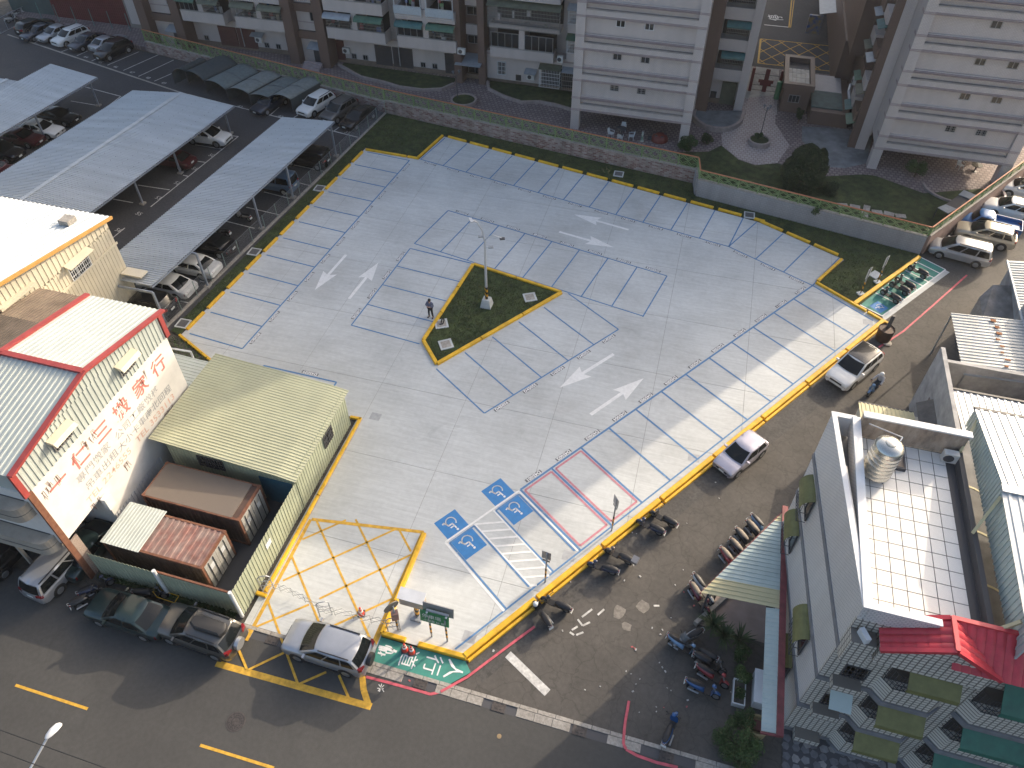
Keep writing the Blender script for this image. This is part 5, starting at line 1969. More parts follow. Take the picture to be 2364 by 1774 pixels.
# building with the painted sign wall
sb = thing('sign_building', 'mint metal roofed building with red trim and white wall of painted lettering', 'building', (-29.9, 19.2, 0))
X0, X1, Y0, Y1, YM = -32.15, -27.72, 13.6, 24.85, 19.05
ZE_, ZP = 9.9, 11.0
mb = MB()
mb.box(X0, X1, 16.6, Y1, 0, 8.0)
mb.box(X0, X1, Y0, 16.6, 3.65, 8.0)
mb.box(X0, X1 - 3.2, Y0 + 2.2, 16.6, 0, 3.65)
mb.build('masonry_wall', WALLW, sb)
mb = MB()
mb.corr((X1 + 0.005, Y0 + 0.1, 8.0), (0, Y1 - Y0 - 0.2, 0), (0, 0, ZE_ - 8.0), 0.3, 0.04, N=(1, 0, 0))
mb.build('upper_wall', MINT, sb)
mb = MB()
mb.add([(X1, Y0, ZE_), (X1, Y1, ZE_), (X1, YM, ZP - 0.05), (X0, Y0, ZE_), (X0, Y1, ZE_), (X0, YM, ZP - 0.05)], [(0, 1, 2), (5, 4, 3), (0, 2, 5, 3), (1, 4, 5, 2), (0, 3, 4, 1)])
mb.box(X0 + 0.01, X1 - 0.02, Y0 + 0.05, Y1 - 0.05, 8.0, ZE_)
mb.build('gable_wall', MINT, sb)
mb = MB()
for i in range(38):
    y = Y0 + 0.2 + i * 0.29
    zt = ZE_ + (ZP - ZE_) * (1 - abs(y - YM) / (YM - Y0))
    if zt > ZE_ + 0.1:
        mb.box(X1, X1 + 0.04, y, y + 0.1, ZE_ - 0.02, zt - 0.08)
mb.build('gable_ribs', MINT, sb)['kind'] = 'stuff'
mb = MB()
mb.corr((X1 + 0.3, Y1 + 0.25, ZE_ - 0.02), (X0 - X1 - 0.5, 0, 0), (0, YM - Y1 - 0.25, ZP - ZE_ + 0.06), 0.3, 0.04, N=(0, 0.19, 1))
mb.build('roof_slope', MINT, sb)
mb = MB()
mb.corr((X1 + 0.3, YM, ZP + 0.04), (X0 - X1 - 3.4, 0, 0), (0, Y0 - YM - 0.25, ZE_ - ZP - 0.06), 0.3, 0.04, N=(0, -0.19, 1))
mb.build('roof_slope', MINT, sb)
for a, c in (((X1 + 0.3, Y1 + 0.25, ZE_ + 0.02), (X1 + 0.3, YM, ZP + 0.08)), ((X1 + 0.3, YM, ZP + 0.08), (X1 + 0.3, Y0 - 0.25, ZE_ + 0.02)), ((X1 + 0.3, YM, ZP + 0.1), (X0 - 3, YM, ZP + 0.1)), ((X0 - 0.2, Y1 + 0.25, ZE_ + 0.05), (X0 - 0.2, YM, ZP + 0.12)), ((X0 - 0.2, YM, ZP + 0.12), (X0 - 0.2, Y0 - 0.3, ZE_ + 0.05)),
             ((X1 + 0.06, Y1 + 0.06, ZE_), (X1 + 0.06, Y1 + 0.06, 8.0)), ((X1 + 0.06, Y0 - 0.06, ZE_), (X1 + 0.06, Y0 - 0.06, 8.0))):
    mb = MB()
    mb.beam(a, c, 0.3 if a[2] != c[2] or a[1] == c[1] and a[0] != c[0] else 0.14, 0.14)
    mb.build('red_trim', REDT, sb)
for y in (15.85, 21.0):
    w = window(sb, y, y + 1.2, 8.5, 9.3, X1 + 0.05, 2, ALU, True, axis='x', sgn=1)
    mb = MB()
    mb.hexa([(X1 + 0.05, y - 0.15, 9.32), (X1 + 0.6, y - 0.15, 9.2), (X1 + 0.6, y + 1.35, 9.2), (X1 + 0.05, y + 1.35, 9.32), (X1 + 0.05, y - 0.15, 9.5), (X1 + 0.45, y - 0.15, 9.42), (X1 + 0.45, y + 1.35, 9.42), (X1 + 0.05, y + 1.35, 9.5)])
    mb.build('hood', CREAM, w)
# lettering painted on the wall
LRED = mat('letter_red', (0.6, 0.2, 0.17), 0.8, var=0.2, vscale=6, stain=0.2, sscale=2)
LGRY = mat('letter_grey', (0.33, 0.34, 0.35), 0.8, var=0.15, vscale=6)
LORG = mat('letter_orange', (0.62, 0.42, 0.34), 0.8, var=0.15, vscale=6)


def wall_text(body, y, z, size, m_, sq=(1, 1), bold=0.006):
    letters(body, size, m_, sb, frame_m((X1 + 0.006, y, z), (0, 1, 0), (0, 0, 1)), 'painted_lettering', sq, bold)


for ch, y in (('一', 15.1), ('仁', 16.75), ('三', 18.5), ('搬', 20.1), ('家', 21.8), ('行', 23.5)):
    wall_text(ch, y, 6.85, 1.2, LRED, (1.0, 1.0), 0.022)
wall_text('專門搬家', 17.2, 5.85, 0.62, LGRY, (1.05, 1))
wall_text('公司工廠搬移', 20.9, 5.75, 0.62, LGRY, (1.05, 1))
wall_text('吊車出租', 17.4, 5.0, 0.62, LGRY, (1.05, 1))
wall_text('大小卡車南北回程', 21.2, 4.95, 0.6, LGRY, (1.02, 1))
wall_text('TEL 2246555', 17.6, 4.25, 0.62, LORG, (1.1, 1))
wall_text('TEL 3533113', 21.8, 4.25, 0.62, LORG, (1.1, 1))
rdw = random.Random(11)
mb = MB()
for i in range(26):
    y, z = rdw.uniform(14, 24), rdw.choice((7.6, 7.4, 3.9))
    for k in range(3):
        mb.beam((X1 + 0.008, y + k * 0.06, z), (X1 + 0.008, y + k * 0.06 + rdw.uniform(-0.1, 0.15), z - rdw.uniform(0.25, 0.7)), 0.016, 0.006, (1, 0, 0))
mb.build('rust_streaks', RUST, sb)
mb = MB()
mb.box(X1 - 0.1, X1 + 0.02, Y0 - 0.02, Y0 + 0.3, 0, 8.05)
mb.build('front_steel_edge', RUST, sb)
mb = MB()
mb.box(X1 - 0.06, X1 + 0.03, Y0 + 0.3, Y0 + 0.75, 0.0, 3.4)
mb.build('stone_pier', mat('speckled_stone', (0.3, 0.24, 0.2), 0.7, var=0.3, vscale=20), sb)
# front balconies facing the road
BALC = mat('balcony_render', (0.36, 0.33, 0.28), 0.8, var=0.08, vscale=1.5, stain=0.25, sscale=0.8)
for z in (3.3, 6.3):
    P = [(-40, 14.4), (-40, 12.9), (X1 - 0.9, 12.9)] + [(X1 - 0.9 + 0.6 * math.sin(R(a)), 13.5 - 0.6 * math.cos(R(a))) for a in (15, 30, 45, 60, 75, 90)] + [(X1 - 0.3, 14.4)]
    mb = MB()
    mb.prism(P, z, z + 1.05)
    b_ = mb.build('balcony', BALC, sb)
    mb = MB()
    mb.prism([(p[0], p[1] - 0.02) for p in P], z + 0.5, z + 0.53)
    mb.build('groove', DKG, b_)
    mb = MB()
    mb.box(-40, X1 - 0.5, 13.55, 14.35, z + 1.06, z + 1.08)
    mb.build('balcony_floor', DKG, b_)
mb = MB()
mb.box(-40, X0, Y0 + 0.9, 16.5, 0.0, 9.5)
mb.build('front_wall', BALC, sb)
aircon(sb, -31.6, 13.6, 5.2, 0.9, 0.7, 0.6)
mb = MB()
mb.box(-31.2, -29.9, 15.2, 15.35, 0, 2.8)
mb.build('maroon_screen', mat('maroon_screen', (0.09, 0.035, 0.03), 0.6), sb)
mb = MB()
mb.beam((-31.3, 13.4, 0), (-31.3, 13.4, 3.3), 0.16, 0.16)
mb.build('front_post', BALC, sb)
mb = MB()
mb.obox((-27.35, 16.5, 3.0), 0.3, 0.5, 0.9)
mb.build('wall_box', WFRAME, sb)

# ------------------------------------------------------------------ sage green shed
sh = thing('shed', 'sage green corrugated shed with sloping roof by the entrance', 'shed', (-23, 24.2, 0))
mb = MB()
mb.box(-26.9, -18.66, 21.0, 27.4, 0, 3.05)
mb.build('core', SAGEW, sh)
mb = MB()
mb.corr((-18.62, 20.9, 0), (0, 6.55, 0), (0, 0, 3.2), 0.24, 0.03, N=(1, 0, 0))
mb.build('right_wall', SAGEW, sh)
mb = MB()
for i in range(35):
    x = -26.8 + i * 0.235
    zt = 3.2 + (-18.6 - x) * 0.075
    mb.box(x, x + 0.235, 20.9, 20.96, 0, zt - 0.05)
    mb.box(x, x + 0.09, 20.872, 20.9, 0, zt - 0.06)
mb.build('front_wall', SAGEW, sh)
mb = MB()
mb.corr((-19.5, 20.55, 3.3), (0, 7.15, 0), (-8.0, 0, 0.62), 0.2, 0.03, N=(0.08, 0, 1))
mb.build('roof', SAGE, sh)
mb = MB()
mb.corr((-18.35, 20.55, 3.1), (0, 7.15, 0), (-1.17, 0, 0.2), 0.2, 0.03, N=(0.17, 0, 1))
mb.build('roof_edge_slope', SAGE, sh)
window(sh, 24.2, 25.3, 1.5, 2.5, -18.58, 2, DKG, True, axis='x', sgn=1)
window(sh, -24.9, -23.2, 2.0, 2.9, 20.86, 3, DKG, True)
mb = MB()
mb.box(-21.0, -18.9, 20.82, 20.87, 0, 2.3)
mb.build('blue_door', mat('blue_tin', (0.02, 0.09, 0.14), 0.5, var=0.1, vscale=3), sh)

ms = thing('lean_to', 'small mint sheet lean-to roof between sign wall and shed', 'lean-to', (-29, 26.5, 0))
mb = MB()
mb.corr((-27.75, 25.2, 2.55), (0, 2.75, 0), (-3.6, 0, 0.15), 0.24, 0.03, N=(0, 0, 1))
mb.build('roof', MINT, ms)
mb = MB()
mb.beam((-27.7, 25.1, 2.5), (-27.7, 28.0, 2.5), 0.1, 0.16)
mb.build('red_fascia', REDT, ms)
mb = MB()
mb.box(-31.3, -27.9, 25.3, 27.9, 0, 2.45)
mb.build('wall', MINT, ms)
mb = MB()
mb.path([(-30.4, 28.6, 0), (-30.4, 28.6, 2.4), (-31.2, 28.3, 2.7), (-32.2, 28.2, 2.7)], 0.07, 8)
mb.build('pipe', WFRAME, ms)

# ------------------------------------------------------------------ yard fence with two shipping containers
yf = thing('yard_fence', 'sage green corrugated sheet fence round the container yard', 'fence', (-22, 14, 0))
mb = MB()
mb.corr((-18.64, 14.05, 0), (0, 6.8, 0), (0, 0, 2.55), 0.24, 0.03, N=(1, 0, 0))
mb.build('side_sheet', SAGEW, yf)
mb = MB()
mb.corr((-27.4, 14.02, 0), (8.75, 0, 0), (0, 0, 2.2), 0.24, 0.03, N=(0, -1, 0))
mb.build('front_sheet', SAGEW, yf)
mb = MB()
mb.beam((-23.2, 14.06, 2.24), (-18.7, 14.06, 2.24), 0.1, 0.1)
mb.build('top_rail', RUST, yf)
for x in (-18.68, -23.1):
    mb = MB()
    mb.tube((x, 13.93, 0), (x, 13.93, 2.6), 0.1, 10)
    mb.build('post', WFRAME, yf)
mb = MB()
mb.corr((-27.6, 16.6, 0), (0, 4.2, 0), (0, 0, 1.9), 0.24, 0.03, N=(1, 0, 0))
mb.build('inner_sheet', WFRAME, yf)
mb = MB()
mb.plate([(-18.59, 17.1, 1.5), (-18.59, 17.6, 1.5), (-18.59, 17.6, 1.95), (-18.59, 17.1, 1.95)], 0.01, (1, 0, 0))
mb.build('paper_notice', WFRAME, yf)
poly('yard_ground', [(-27.6, 14.1), (-18.7, 14.1), (-18.7, 20.9), (-27.6, 20.9)], -0.02, DKG)

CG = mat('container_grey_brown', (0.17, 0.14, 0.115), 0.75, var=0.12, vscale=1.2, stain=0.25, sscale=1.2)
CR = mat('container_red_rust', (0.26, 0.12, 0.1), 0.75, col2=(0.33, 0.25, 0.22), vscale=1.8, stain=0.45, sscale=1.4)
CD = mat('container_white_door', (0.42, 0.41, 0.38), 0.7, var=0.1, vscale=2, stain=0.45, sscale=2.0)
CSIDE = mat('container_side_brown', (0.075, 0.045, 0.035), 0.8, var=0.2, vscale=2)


def container(label, x0, x1, y0, y1, h, topm, sidem, ribbed=True):
    t = thing('shipping_container', label, 'container', ((x0 + x1) / 2, (y0 + y1) / 2, 0))
    mb = MB()
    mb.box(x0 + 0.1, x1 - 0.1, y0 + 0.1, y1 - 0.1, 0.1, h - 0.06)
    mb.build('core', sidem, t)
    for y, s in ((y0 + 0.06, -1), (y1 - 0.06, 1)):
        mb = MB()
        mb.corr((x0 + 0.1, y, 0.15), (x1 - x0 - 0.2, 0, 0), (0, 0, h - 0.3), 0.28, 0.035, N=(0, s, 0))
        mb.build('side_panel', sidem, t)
    mb = MB()
    if ribbed:
        mb.corr((x0 + 0.1, y0 + 0.1, h - 0.05), (x1 - x0 - 0.2, 0, 0), (0, y1 - y0 - 0.2, 0), 0.36, 0.04, N=(0, 0, 1))
    else:
        mb.box(x0 + 0.1, x1 - 0.5, y0 + 0.08, y1 - 0.08, h - 0.06, h)
    mb.build('roof_panel', topm, t)
    mb = MB()
    for y in (y0, y1 - 0.12):
        mb.box(x0, x1, y, y + 0.12, h - 0.14, h - 0.01)
        mb.box(x0, x1, y, y + 0.12, 0.05, 0.2)
    for x in (x0, x1 - 0.14):
        for y in (y0, y1 - 0.14):
            mb.box(x, x + 0.14, y, y + 0.14, 0.05, h - 0.01)
        mb.box(x, x + 0.14, y0, y1, h - 0.139, h - 0.011)
    mb.build('frame', RUST, t)
    for x in (x0 - 0.01, x1 - 0.17):
        for y in (y0 - 0.01, y1 - 0.17):
            mb = MB()
            mb.box(x, x + 0.18, y, y + 0.18, h - 0.13, h + 0.012)
            mb.build('corner_casting', RUST, t)
    for i in range(2):
        ya = y0 + 0.16 + i * (y1 - y0 - 0.32) / 2
        yb_ = ya + (y1 - y0 - 0.32) / 2 - 0.02
        mb = MB()
        mb.box(x1 - 0.04, x1 + 0.02, ya, yb_, 0.2, h - 0.16)
        d_ = mb.build('door', CD, t)
        for k in (0.3, 0.72):
            mb = MB()
            yy = ya + (yb_ - ya) * k
            mb.tube((x1 + 0.05, yy, 0.25), (x1 + 0.05, yy, h - 0.2), 0.022, 6)
            mb.build('locking_bar', DKG, d_)
        mb = MB()
        mb.box(x1 + 0.021, x1 + 0.026, ya + 0.3, ya + 0.65, 1.5, 1.9)
        mb.build('label_plate', WFRAME, d_)
    return t


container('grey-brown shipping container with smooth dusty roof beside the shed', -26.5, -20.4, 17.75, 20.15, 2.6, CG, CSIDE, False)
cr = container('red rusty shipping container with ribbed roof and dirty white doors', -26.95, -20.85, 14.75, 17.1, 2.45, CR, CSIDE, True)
mb = MB()
mb.corr((-26.9, 14.65, 2.52), (2.35, 0, 0), (0, 2.6, 0), 0.2, 0.025, N=(0, 0, 1))
mb.build('roof_patch_sheet', MINT, cr)


# ------------------------------------------------------------------ tiled corner building at the lower right
TILE_G = grid_mat('cream_square_tile', (0.68, 0.65, 0.58), (0.17, 0.155, 0.135), 0.24, 0.2, 0.03, 0.4, 0.0, stain=0.12)
TILE_F = grid_mat('pale_fine_tile', (0.72, 0.7, 0.67), (0.46, 0.45, 0.44), 0.2, 0.1, 0.02, 0.4, 0.5, stain=0.1)
GBAND = mat('grey_band', (0.2, 0.205, 0.22), 0.7, var=0.12, vscale=3, stain=0.2, sscale=1)
WPAINT = mat('white_parapet', (0.66, 0.67, 0.68), 0.6, var=0.05, vscale=2, stain=0.12, sscale=1.2)
TERR = mat('terrace_tile', (0.72, 0.71, 0.68), 0.5, var=0.04, vscale=1.5, stain=0.2, sscale=0.9)
REDTILE = mat('red_roof_tile', (0.5, 0.045, 0.06), 0.4, var=0.1, vscale=4)
OLIVE = mat('olive_awning', (0.17, 0.17, 0.06), 0.6, var=0.12, vscale=3, stain=0.25, sscale=2)
TEAL = mat('teal_awning', (0.03, 0.14, 0.1), 0.6, var=0.12, vscale=3, stain=0.2, sscale=2)
PEEL = mat('peeling_plaster', (0.42, 0.32, 0.24), 0.9, col2=(0.5, 0.42, 0.34), vscale=2.5, stain=0.65, sscale=2.2, stretch=(1, 1, 0.4))
SILV = mat('stainless_steel', (0.6, 0.58, 0.52), 0.25, 0.9, var=0.06, vscale=2)
PALER = mat('pale_metal_roof', (0.55, 0.56, 0.55), 0.45, 0.15, var=0.05, vscale=0.6, stain=0.12, sscale=0.6)
PALEM = mat('pale_mint_sheet', (0.42, 0.5, 0.48), 0.5, var=0.06, vscale=0.8, stain=0.15, sscale=0.7)
YSHEET = mat('cream_yellow_sheet', (0.55, 0.5, 0.3), 0.6, var=0.08, vscale=1, stain=0.2, sscale=1)
RUSTR = mat('rusty_galvanised_roof', (0.45, 0.47, 0.47), 0.5, 0.2, var=0.08, vscale=0.8, stain=0.3, sscale=0.5)
MAROON = mat('maroon_gutter', (0.2, 0.05, 0.055), 0.6, var=0.2, vscale=3, stain=0.3, sscale=2)

tbd = thing('tiled_house', 'four storey cream tiled house with roof terrace at the lower right', 'building', (11, 20, 0))
XW, YF = 8.85, 15.95


def shear(mb):
    """the lane side of the house runs askew: shift x as y grows"""
    mb.v = [(x - 0.094 * (y - YF), y, z) for x, y, z in mb.v]
    return mb


mb = MB()
mb.box(XW, XW + 0.25, YF + 0.01, 22.4, 0.3, 12.1)
mb.box(XW, XW + 0.25, 22.4, 25.3, 0.3, 10.9)
mb.box(XW, XW + 0.14, 22.4, 25.3, 10.9, 12.1)
shear(mb).build('west_wall', TILE_F, tbd)
mb = MB()
mb.box(XW - 0.05, XW + 0.17, YF + 0.05, 25.34, 12.1, 12.17)
shear(mb).build('west_wall_cap', WPAINT, tbd)
mb = MB()
mb.add([(XW + 0.2, YF + 0.5, 0.3), (XW + 0.2, 25.28, 0.3), (8.2, 25.28, 0.3), (XW + 0.2, YF + 0.5, 10.85), (XW + 0.2, 25.28, 10.85), (8.2, 25.28, 10.85)], [(0, 1, 2), (3, 5, 4), (0, 3, 4, 1), (1, 4, 5, 2), (2, 5, 3, 0)])
mb.build('ledge_roof', GBAND, tbd)
mb = MB()
mb.box(8.0, 9.0, 25.15, 25.3, 10.9, 12.1)
mb.box(8.0, 9.0, 25.1, 25.35, 12.1, 12.165)
mb.build('shaft_parapet', WPAINT, tbd)
mb = MB()
mb.box(XW + 0.25, 13.4, YF + 0.03, 25.25, 0.2, 11.2)
mb.build('core', TILE_F, tbd)
mb = MB()
mb.box(XW - 0.01, 18, YF - 0.02, YF + 0.25, 0.3, 11.3)
mb.build('front_wall', TILE_G, tbd)
mb = MB()
mb.box(XW - 0.01, XW + 0.22, YF + 0.26, 25.2, 11.3, 12.15)
mb.box(XW + 0.22, 11.45, YF - 0.02, YF + 0.2, 11.3, 12.15)
mb.build('parapet', TILE_F, tbd)
mb = MB()
mb.box(XW - 0.04, XW + 0.3, YF + 0.21, 25.25, 12.15, 12.22)
mb.box(XW - 0.04, 11.5, YF - 0.05, YF + 0.21, 12.15, 12.222)
mb.build('parapet_cap', WPAINT, tbd)
mb = MB()
mb.box(XW + 0.31, 13.5, 24.95, 25.2, 11.3, 12.6)
mb.build('north_parapet', PEEL, tbd)
mb = MB()
mb.box(XW + 0.3, 13.6, 24.92, 25.26, 12.6, 12.68)
mb.build('north_parapet_cap', WPAINT, tbd)
mb = MB()
mb.box(13.3, 13.5, YF + 0.8, 24.94, 11.3, 11.75)
mb.build('east_kerb', DKG, tbd)
for z in (3.0, 6.0, 9.0):
    mb = MB()
    mb.box(XW - 0.04, XW + 0.1, YF - 0.06, 25.3, z - 0.17, z + 0.17)
    shear(mb)
    mb.box(XW + 0.1, 10.9, YF - 0.06, YF + 0.1, z - 0.17, z + 0.17)
    mb.build('grey_belt', GBAND, tbd)
mb = MB()
mb.box(XW - 0.02, XW + 0.2, YF - 0.04, 25.3, 0.0, 0.32)
shear(mb)
mb.box(XW + 0.2, 18, YF - 0.04, YF + 0.2, 0.0, 0.32)
mb.build('base_band', GBAND, tbd)
# terrace tiles, one by one
tr = MB()
tr.box(XW + 0.25, 13.3, YF + 0.25, 24.95, 11.2, 11.29)
terrace = tr.build('roof_terrace', DKG, tbd)
tl = MB()
tl.box(0, 0.512, 0, 0.632, 0, 0.022)
tlm = tl.mesh('terrace_tile')
tlm.materials.append(TERR)
invt = XF[tbd.name].inverted()
for i in range(8):
    for j in range(13):
        x, y = 9.13 + i * 0.545, 16.25 + j * 0.667
        if x + 0.5 > 13.35 or y + 0.6 > 24.98:
            continue
        o = put('terrace_tile', tlm, terrace)
        o.location = invt @ Vector((x, y, 11.291 + random.uniform(0, 0.003)))


def side_window(y0, y1, z0, z1, x, am=OLIVE):
    w = window(tbd, y0, y1, z0, z1, x, 2, DKG, False, axis='x', sgn=-1)
    mb = MB()
    k = 7
    for i in range(k + 1):
        y = y0 + (y1 - y0) * i / k
        mb.box(x - 0.42, x - 0.4, y - 0.01, y + 0.01, z0 - 0.1, z1 - 0.3)
    for z in (z0 - 0.1, (z0 + z1) / 2 - 0.2, z1 - 0.3):
        mb.box(x - 0.43, x - 0.4, y0, y1, z - 0.012, z + 0.012)
        for y in (y0, y1):
            mb.box(x - 0.42, x, y - 0.012, y + 0.012, z - 0.012, z + 0.012)
    mb.build('window_cage', DKG, w)
    mb = MB()
    n = 6
    pts = [(x - 0.55 * math.sin(i / n * math.pi / 2), z1 + 0.15 - 0.75 * (1 - math.cos(i / n * math.pi / 2))) for i in range(n + 1)]
    for i in range(n):
        a, b_ = pts[i], pts[i + 1]
        mb.hexa([(a[0], y0 - 0.1, a[1] - 0.02), (b_[0], y0 - 0.1, b_[1] - 0.02), (b_[0], y1 + 0.1, b_[1] - 0.02), (a[0], y1 + 0.1, a[1] - 0.02), (a[0], y0 - 0.1, a[1]), (b_[0], y0 - 0.1, b_[1]), (b_[0], y1 + 0.1, b_[1]), (a[0], y1 + 0.1, a[1])])
    mb.build('awning', am, w)


side_window(17.7, 19.2, 3.9, 5.6, 8.62)
side_window(17.7, 19.2, 0.9, 2.6, 8.62)
side_window(22.9, 24.3, 6.9, 8.5, 8.14)
side_window(22.9, 24.3, 3.9, 5.6, 8.14)
# front bays with balconies, cages and awnings
for k, z in enumerate((3.0, 6.0, 0.0)):
    for (xa, xb, am) in ((11.35, 13.1, OLIVE), (14.6, 17.4, TEAL)):
        up = 0.7 if z == 6.0 else 0.0
        P = [(xa - 0.45, YF), (xa, YF - 0.42), (xb, YF - 0.42), (xb + 0.45, YF)]
        mb = MB()
        mb.prism(P, z + 0.17, z + 1.35)
        b_ = mb.build('bay_balcony', TILE_G, tbd)
        mb = MB()
        mb.prism([(p[0] + (-0.05 if p[0] < (xa + xb) / 2 else 0.05), p[1] - 0.05) for p in P], z - 0.17, z + 0.17)
        mb.build('grey_belt', GBAND, b_)
        mb = MB()
        mb.box(xa - 0.3, xb + 0.3, YF - 0.03, YF - 0.021, z + 1.36, z + 2.75)
        mb.build('opening', DARKIN, b_)
        mb = MB()
        n = int((xb - xa) / 0.12)
        for i in range(n + 1):
            x = xa + (xb - xa) * i / n
            mb.box(x - 0.01, x + 0.01, YF - 0.41, YF - 0.39, z + 1.35, z + 2.5)
        for zz in (1.4, 1.75, 2.1, 2.5):
            mb.box(xa, xb, YF - 0.415, YF - 0.385, z + zz - 0.012, z + zz + 0.012)
            mb.beam((xa, YF - 0.4, z + zz), (xa - 0.42, YF - 0.02, z + zz), 0.02, 0.02)
        for i in range(1, 4):
            mb.box(xa - 0.42 * i / 4 - 0.01, xa - 0.42 * i / 4 + 0.01, YF - 0.4 + 0.38 * i / 4 - 0.01, YF - 0.4 + 0.38 * i / 4 + 0.01, z + 1.35, z + 2.5)
        mb.build('bay_cage', DKG, b_)
        mb = MB()
        mb.plate([(xa + 0.05, YF - 0.95, z + 2.05 + up), (xb + 0.15, YF - 0.95, z + 2.05 + up), (xb + 0.15, YF - 0.05, z + 2.85 + up), (xa + 0.05, YF - 0.05, z + 2.85 + up)], 0.03)
        mb.plate([(xa + 0.05, YF - 0.97, z + 1.8 + up), (xb + 0.15, YF - 0.97, z + 1.8 + up), (xb + 0.15, YF - 0.95, z + 2.05 + up), (xa + 0.05, YF - 0.95, z + 2.05 + up)], 0.02)
        mb.build('awning', am, b_)
    if k < 2:
        window(tbd, 9.55, 10.5, z + 0.7 if z else 1.0, z + 1.7 if z else 1.9, YF, 2, DKG, True)
    mb = MB()
    mb.box(9.3, 10.4, YF - 0.5, YF - 0.03, z + 0.15, z + 0.6)
    mb.build('window_box', TILE_G, tbd)
mb = MB()
mb.plate([(9.6, YF - 0.75, 4.9), (10.5, YF - 0.75, 4.9), (10.5, YF - 0.05, 5.3), (9.6, YF - 0.05, 5.3)], 0.03)
mb.build('small_awning', PALEM, tbd)
mb = MB()
mb.box(XW - 0.01, 9.75, YF - 0.6, YF - 0.03, 8.9, 10.6)
mb.build('corner_box', TILE_G, tbd)
mb = MB()
mb.obox((9.25, YF - 0.35, 10.6), 0.2, 0.5, 0.35, 0.5)
mb.build('floodlight', WFRAME, tbd)
# red tiled canopy roof over the front
rt = thing('red_tile_roof', 'red glazed tile canopy roof over the front of the tiled house', 'roof', (12, 15.6, 10.9))


def tiled_slope(a, b_, c, d, nx, ny):
    """a-b top edge, d-c bottom edge; each tile is its own part"""
    a, b_, c, d = map(Vector, (a, b_, c, d))
    for i in range(nx):
        for j in range(ny):
            def pt(u, v):
                return a.lerp(b_, u).lerp(d.lerp(c, u), v)
            u0, u1, v0, v1 = i / nx, (i + 0.97) / nx, j / ny, (j + 1.06) / ny
            p = [pt(u0, v0), pt(u1, v0), pt(u1, v1), pt(u0, v1)]
            N = (p[3] - p[0]).cross(p[1] - p[0]).normalized()
            if N.z < 0:
                N = -N
            mb = MB()
            vs = []
            for v, lift in ((0, 0.0), (1, 0.03)):
                e0, e1 = (p[0], p[1]) if v == 0 else (p[3], p[2])
                for k in range(5):
                    s = k / 4
                    vs.append(e0.lerp(e1, s) + N * (lift + 0.05 * math.sin(math.pi * s)))
            vs += [q - N * 0.03 for q in vs]
            fs = []
            for k in range(4):
                fs += [(k, k + 1, 5 + k + 1, 5 + k), (10 + k + 1, 10 + k, 15 + k, 15 + k + 1), (5 + k, 5 + k + 1, 15 + k + 1, 15 + k)]
            mb.add(vs, fs)
            mb.build('roof_tile', REDTILE, rt, True)


tiled_slope((11.86, 15.1, 12.2), (11.86, 16.3, 12.2), (9.75, 16.3, 11.0), (9.75, 15.1, 11.0), 4, 6)
tiled_slope((11.86, 16.3, 12.2), (11.86, 15.1, 12.2), (13.7, 15.1, 11.0), (13.7, 16.3, 11.0), 4, 5)
tiled_slope((18.0, 16.35, 12.05), (12.1, 16.35, 12.05), (12.1, 15.05, 11.0), (18.0, 15.05, 11.0), 18, 4)
for a, b_ in (((11.86, 15.05, 12.22), (11.86, 16.35, 12.22)), ((11.86, 15.06, 12.2), (9.7, 15.06, 10.98)), ((11.86, 15.06, 12.2), (13.75, 15.06, 10.98)), ((11.9, 16.4, 12.06), (18.0, 16.4, 12.06)), ((9.75, 16.3, 11.02), (11.8, 16.3, 12.2))):
    mb = MB()
    mb.beam(Vector(a) + Vector((0, 0, 0.03)), Vector(b_) + Vector((0, 0, 0.03)), 0.16, 0.16)
    mb.build('ridge_tile', REDTILE, rt)
mb = MB()
mb.add([(9.85, 15.2, 11.0), (13.65, 15.2, 11.0), (11.86, 15.2, 12.1), (9.85, 16.2, 11.0), (13.65, 16.2, 11.0), (11.86, 16.2, 12.1)], [(0, 1, 2), (5, 4, 3), (0, 2, 5, 3), (1, 4, 5, 2), (0, 3, 4, 1)])
mb.box(9.85, 13.65, 15.21, 16.1, 9.7, 11.0)
mb.build('gable_wall', TILE_G, rt)
# water tank
tk = thing('water_tank', 'shiny stainless steel water tank on the roof terrace', 'water tank', (9.85, 22.9, 11.3))
mb = MB()
prof = [(0.6, 0.25)]
for i in range(7):
    z = 0.3 + i * 0.24
    prof += [(0.6, z), (0.615, z + 0.03), (0.6, z + 0.06)]
prof += [(0.6, 1.95), (0.56, 2.05), (0.4, 2.16), (0.2, 2.22), (0.0, 2.23)]
mb.lathe(prof, 32, (9.85, 22.9, 11.3))
mb.build('tank_body', SILV, tk, True)
mb = MB()
mb.lathe([(0.23, 2.18), (0.23, 2.27), (0.12, 2.3), (0.0, 2.3)], 20, (9.85, 22.9, 11.3))
mb.build('lid', SILV, tk, True)
for a in range(4):
    mb = MB()
    mb.tube((9.85 + 0.5 * math.cos(a * 1.57 + 0.7), 22.9 + 0.5 * math.sin(a * 1.57 + 0.7), 11.3), (9.85 + 0.5 * math.cos(a * 1.57 + 0.7), 22.9 + 0.5 * math.sin(a * 1.57 + 0.7), 11.58), 0.04, 6)
    mb.build('leg', STEELG, tk)
mb = MB()
mb.path([(9.4, 24.7, 12.5), (10.3, 23.3, 13.55), (10.2, 23.1, 13.5)], 0.03, 6)
mb.build('inlet_pipe', GALV, tk)
sq = thing('roof_hatch', 'square plastered roof hatch with dark frame behind the water tank', 'roof hatch', (10.7, 23.9, 11.3))
mb = MB()
mb.box(10.3, 11.1, 23.5, 24.4, 11.3, 11.45)
mb.build('curb', PEEL, sq)
mb = MB()
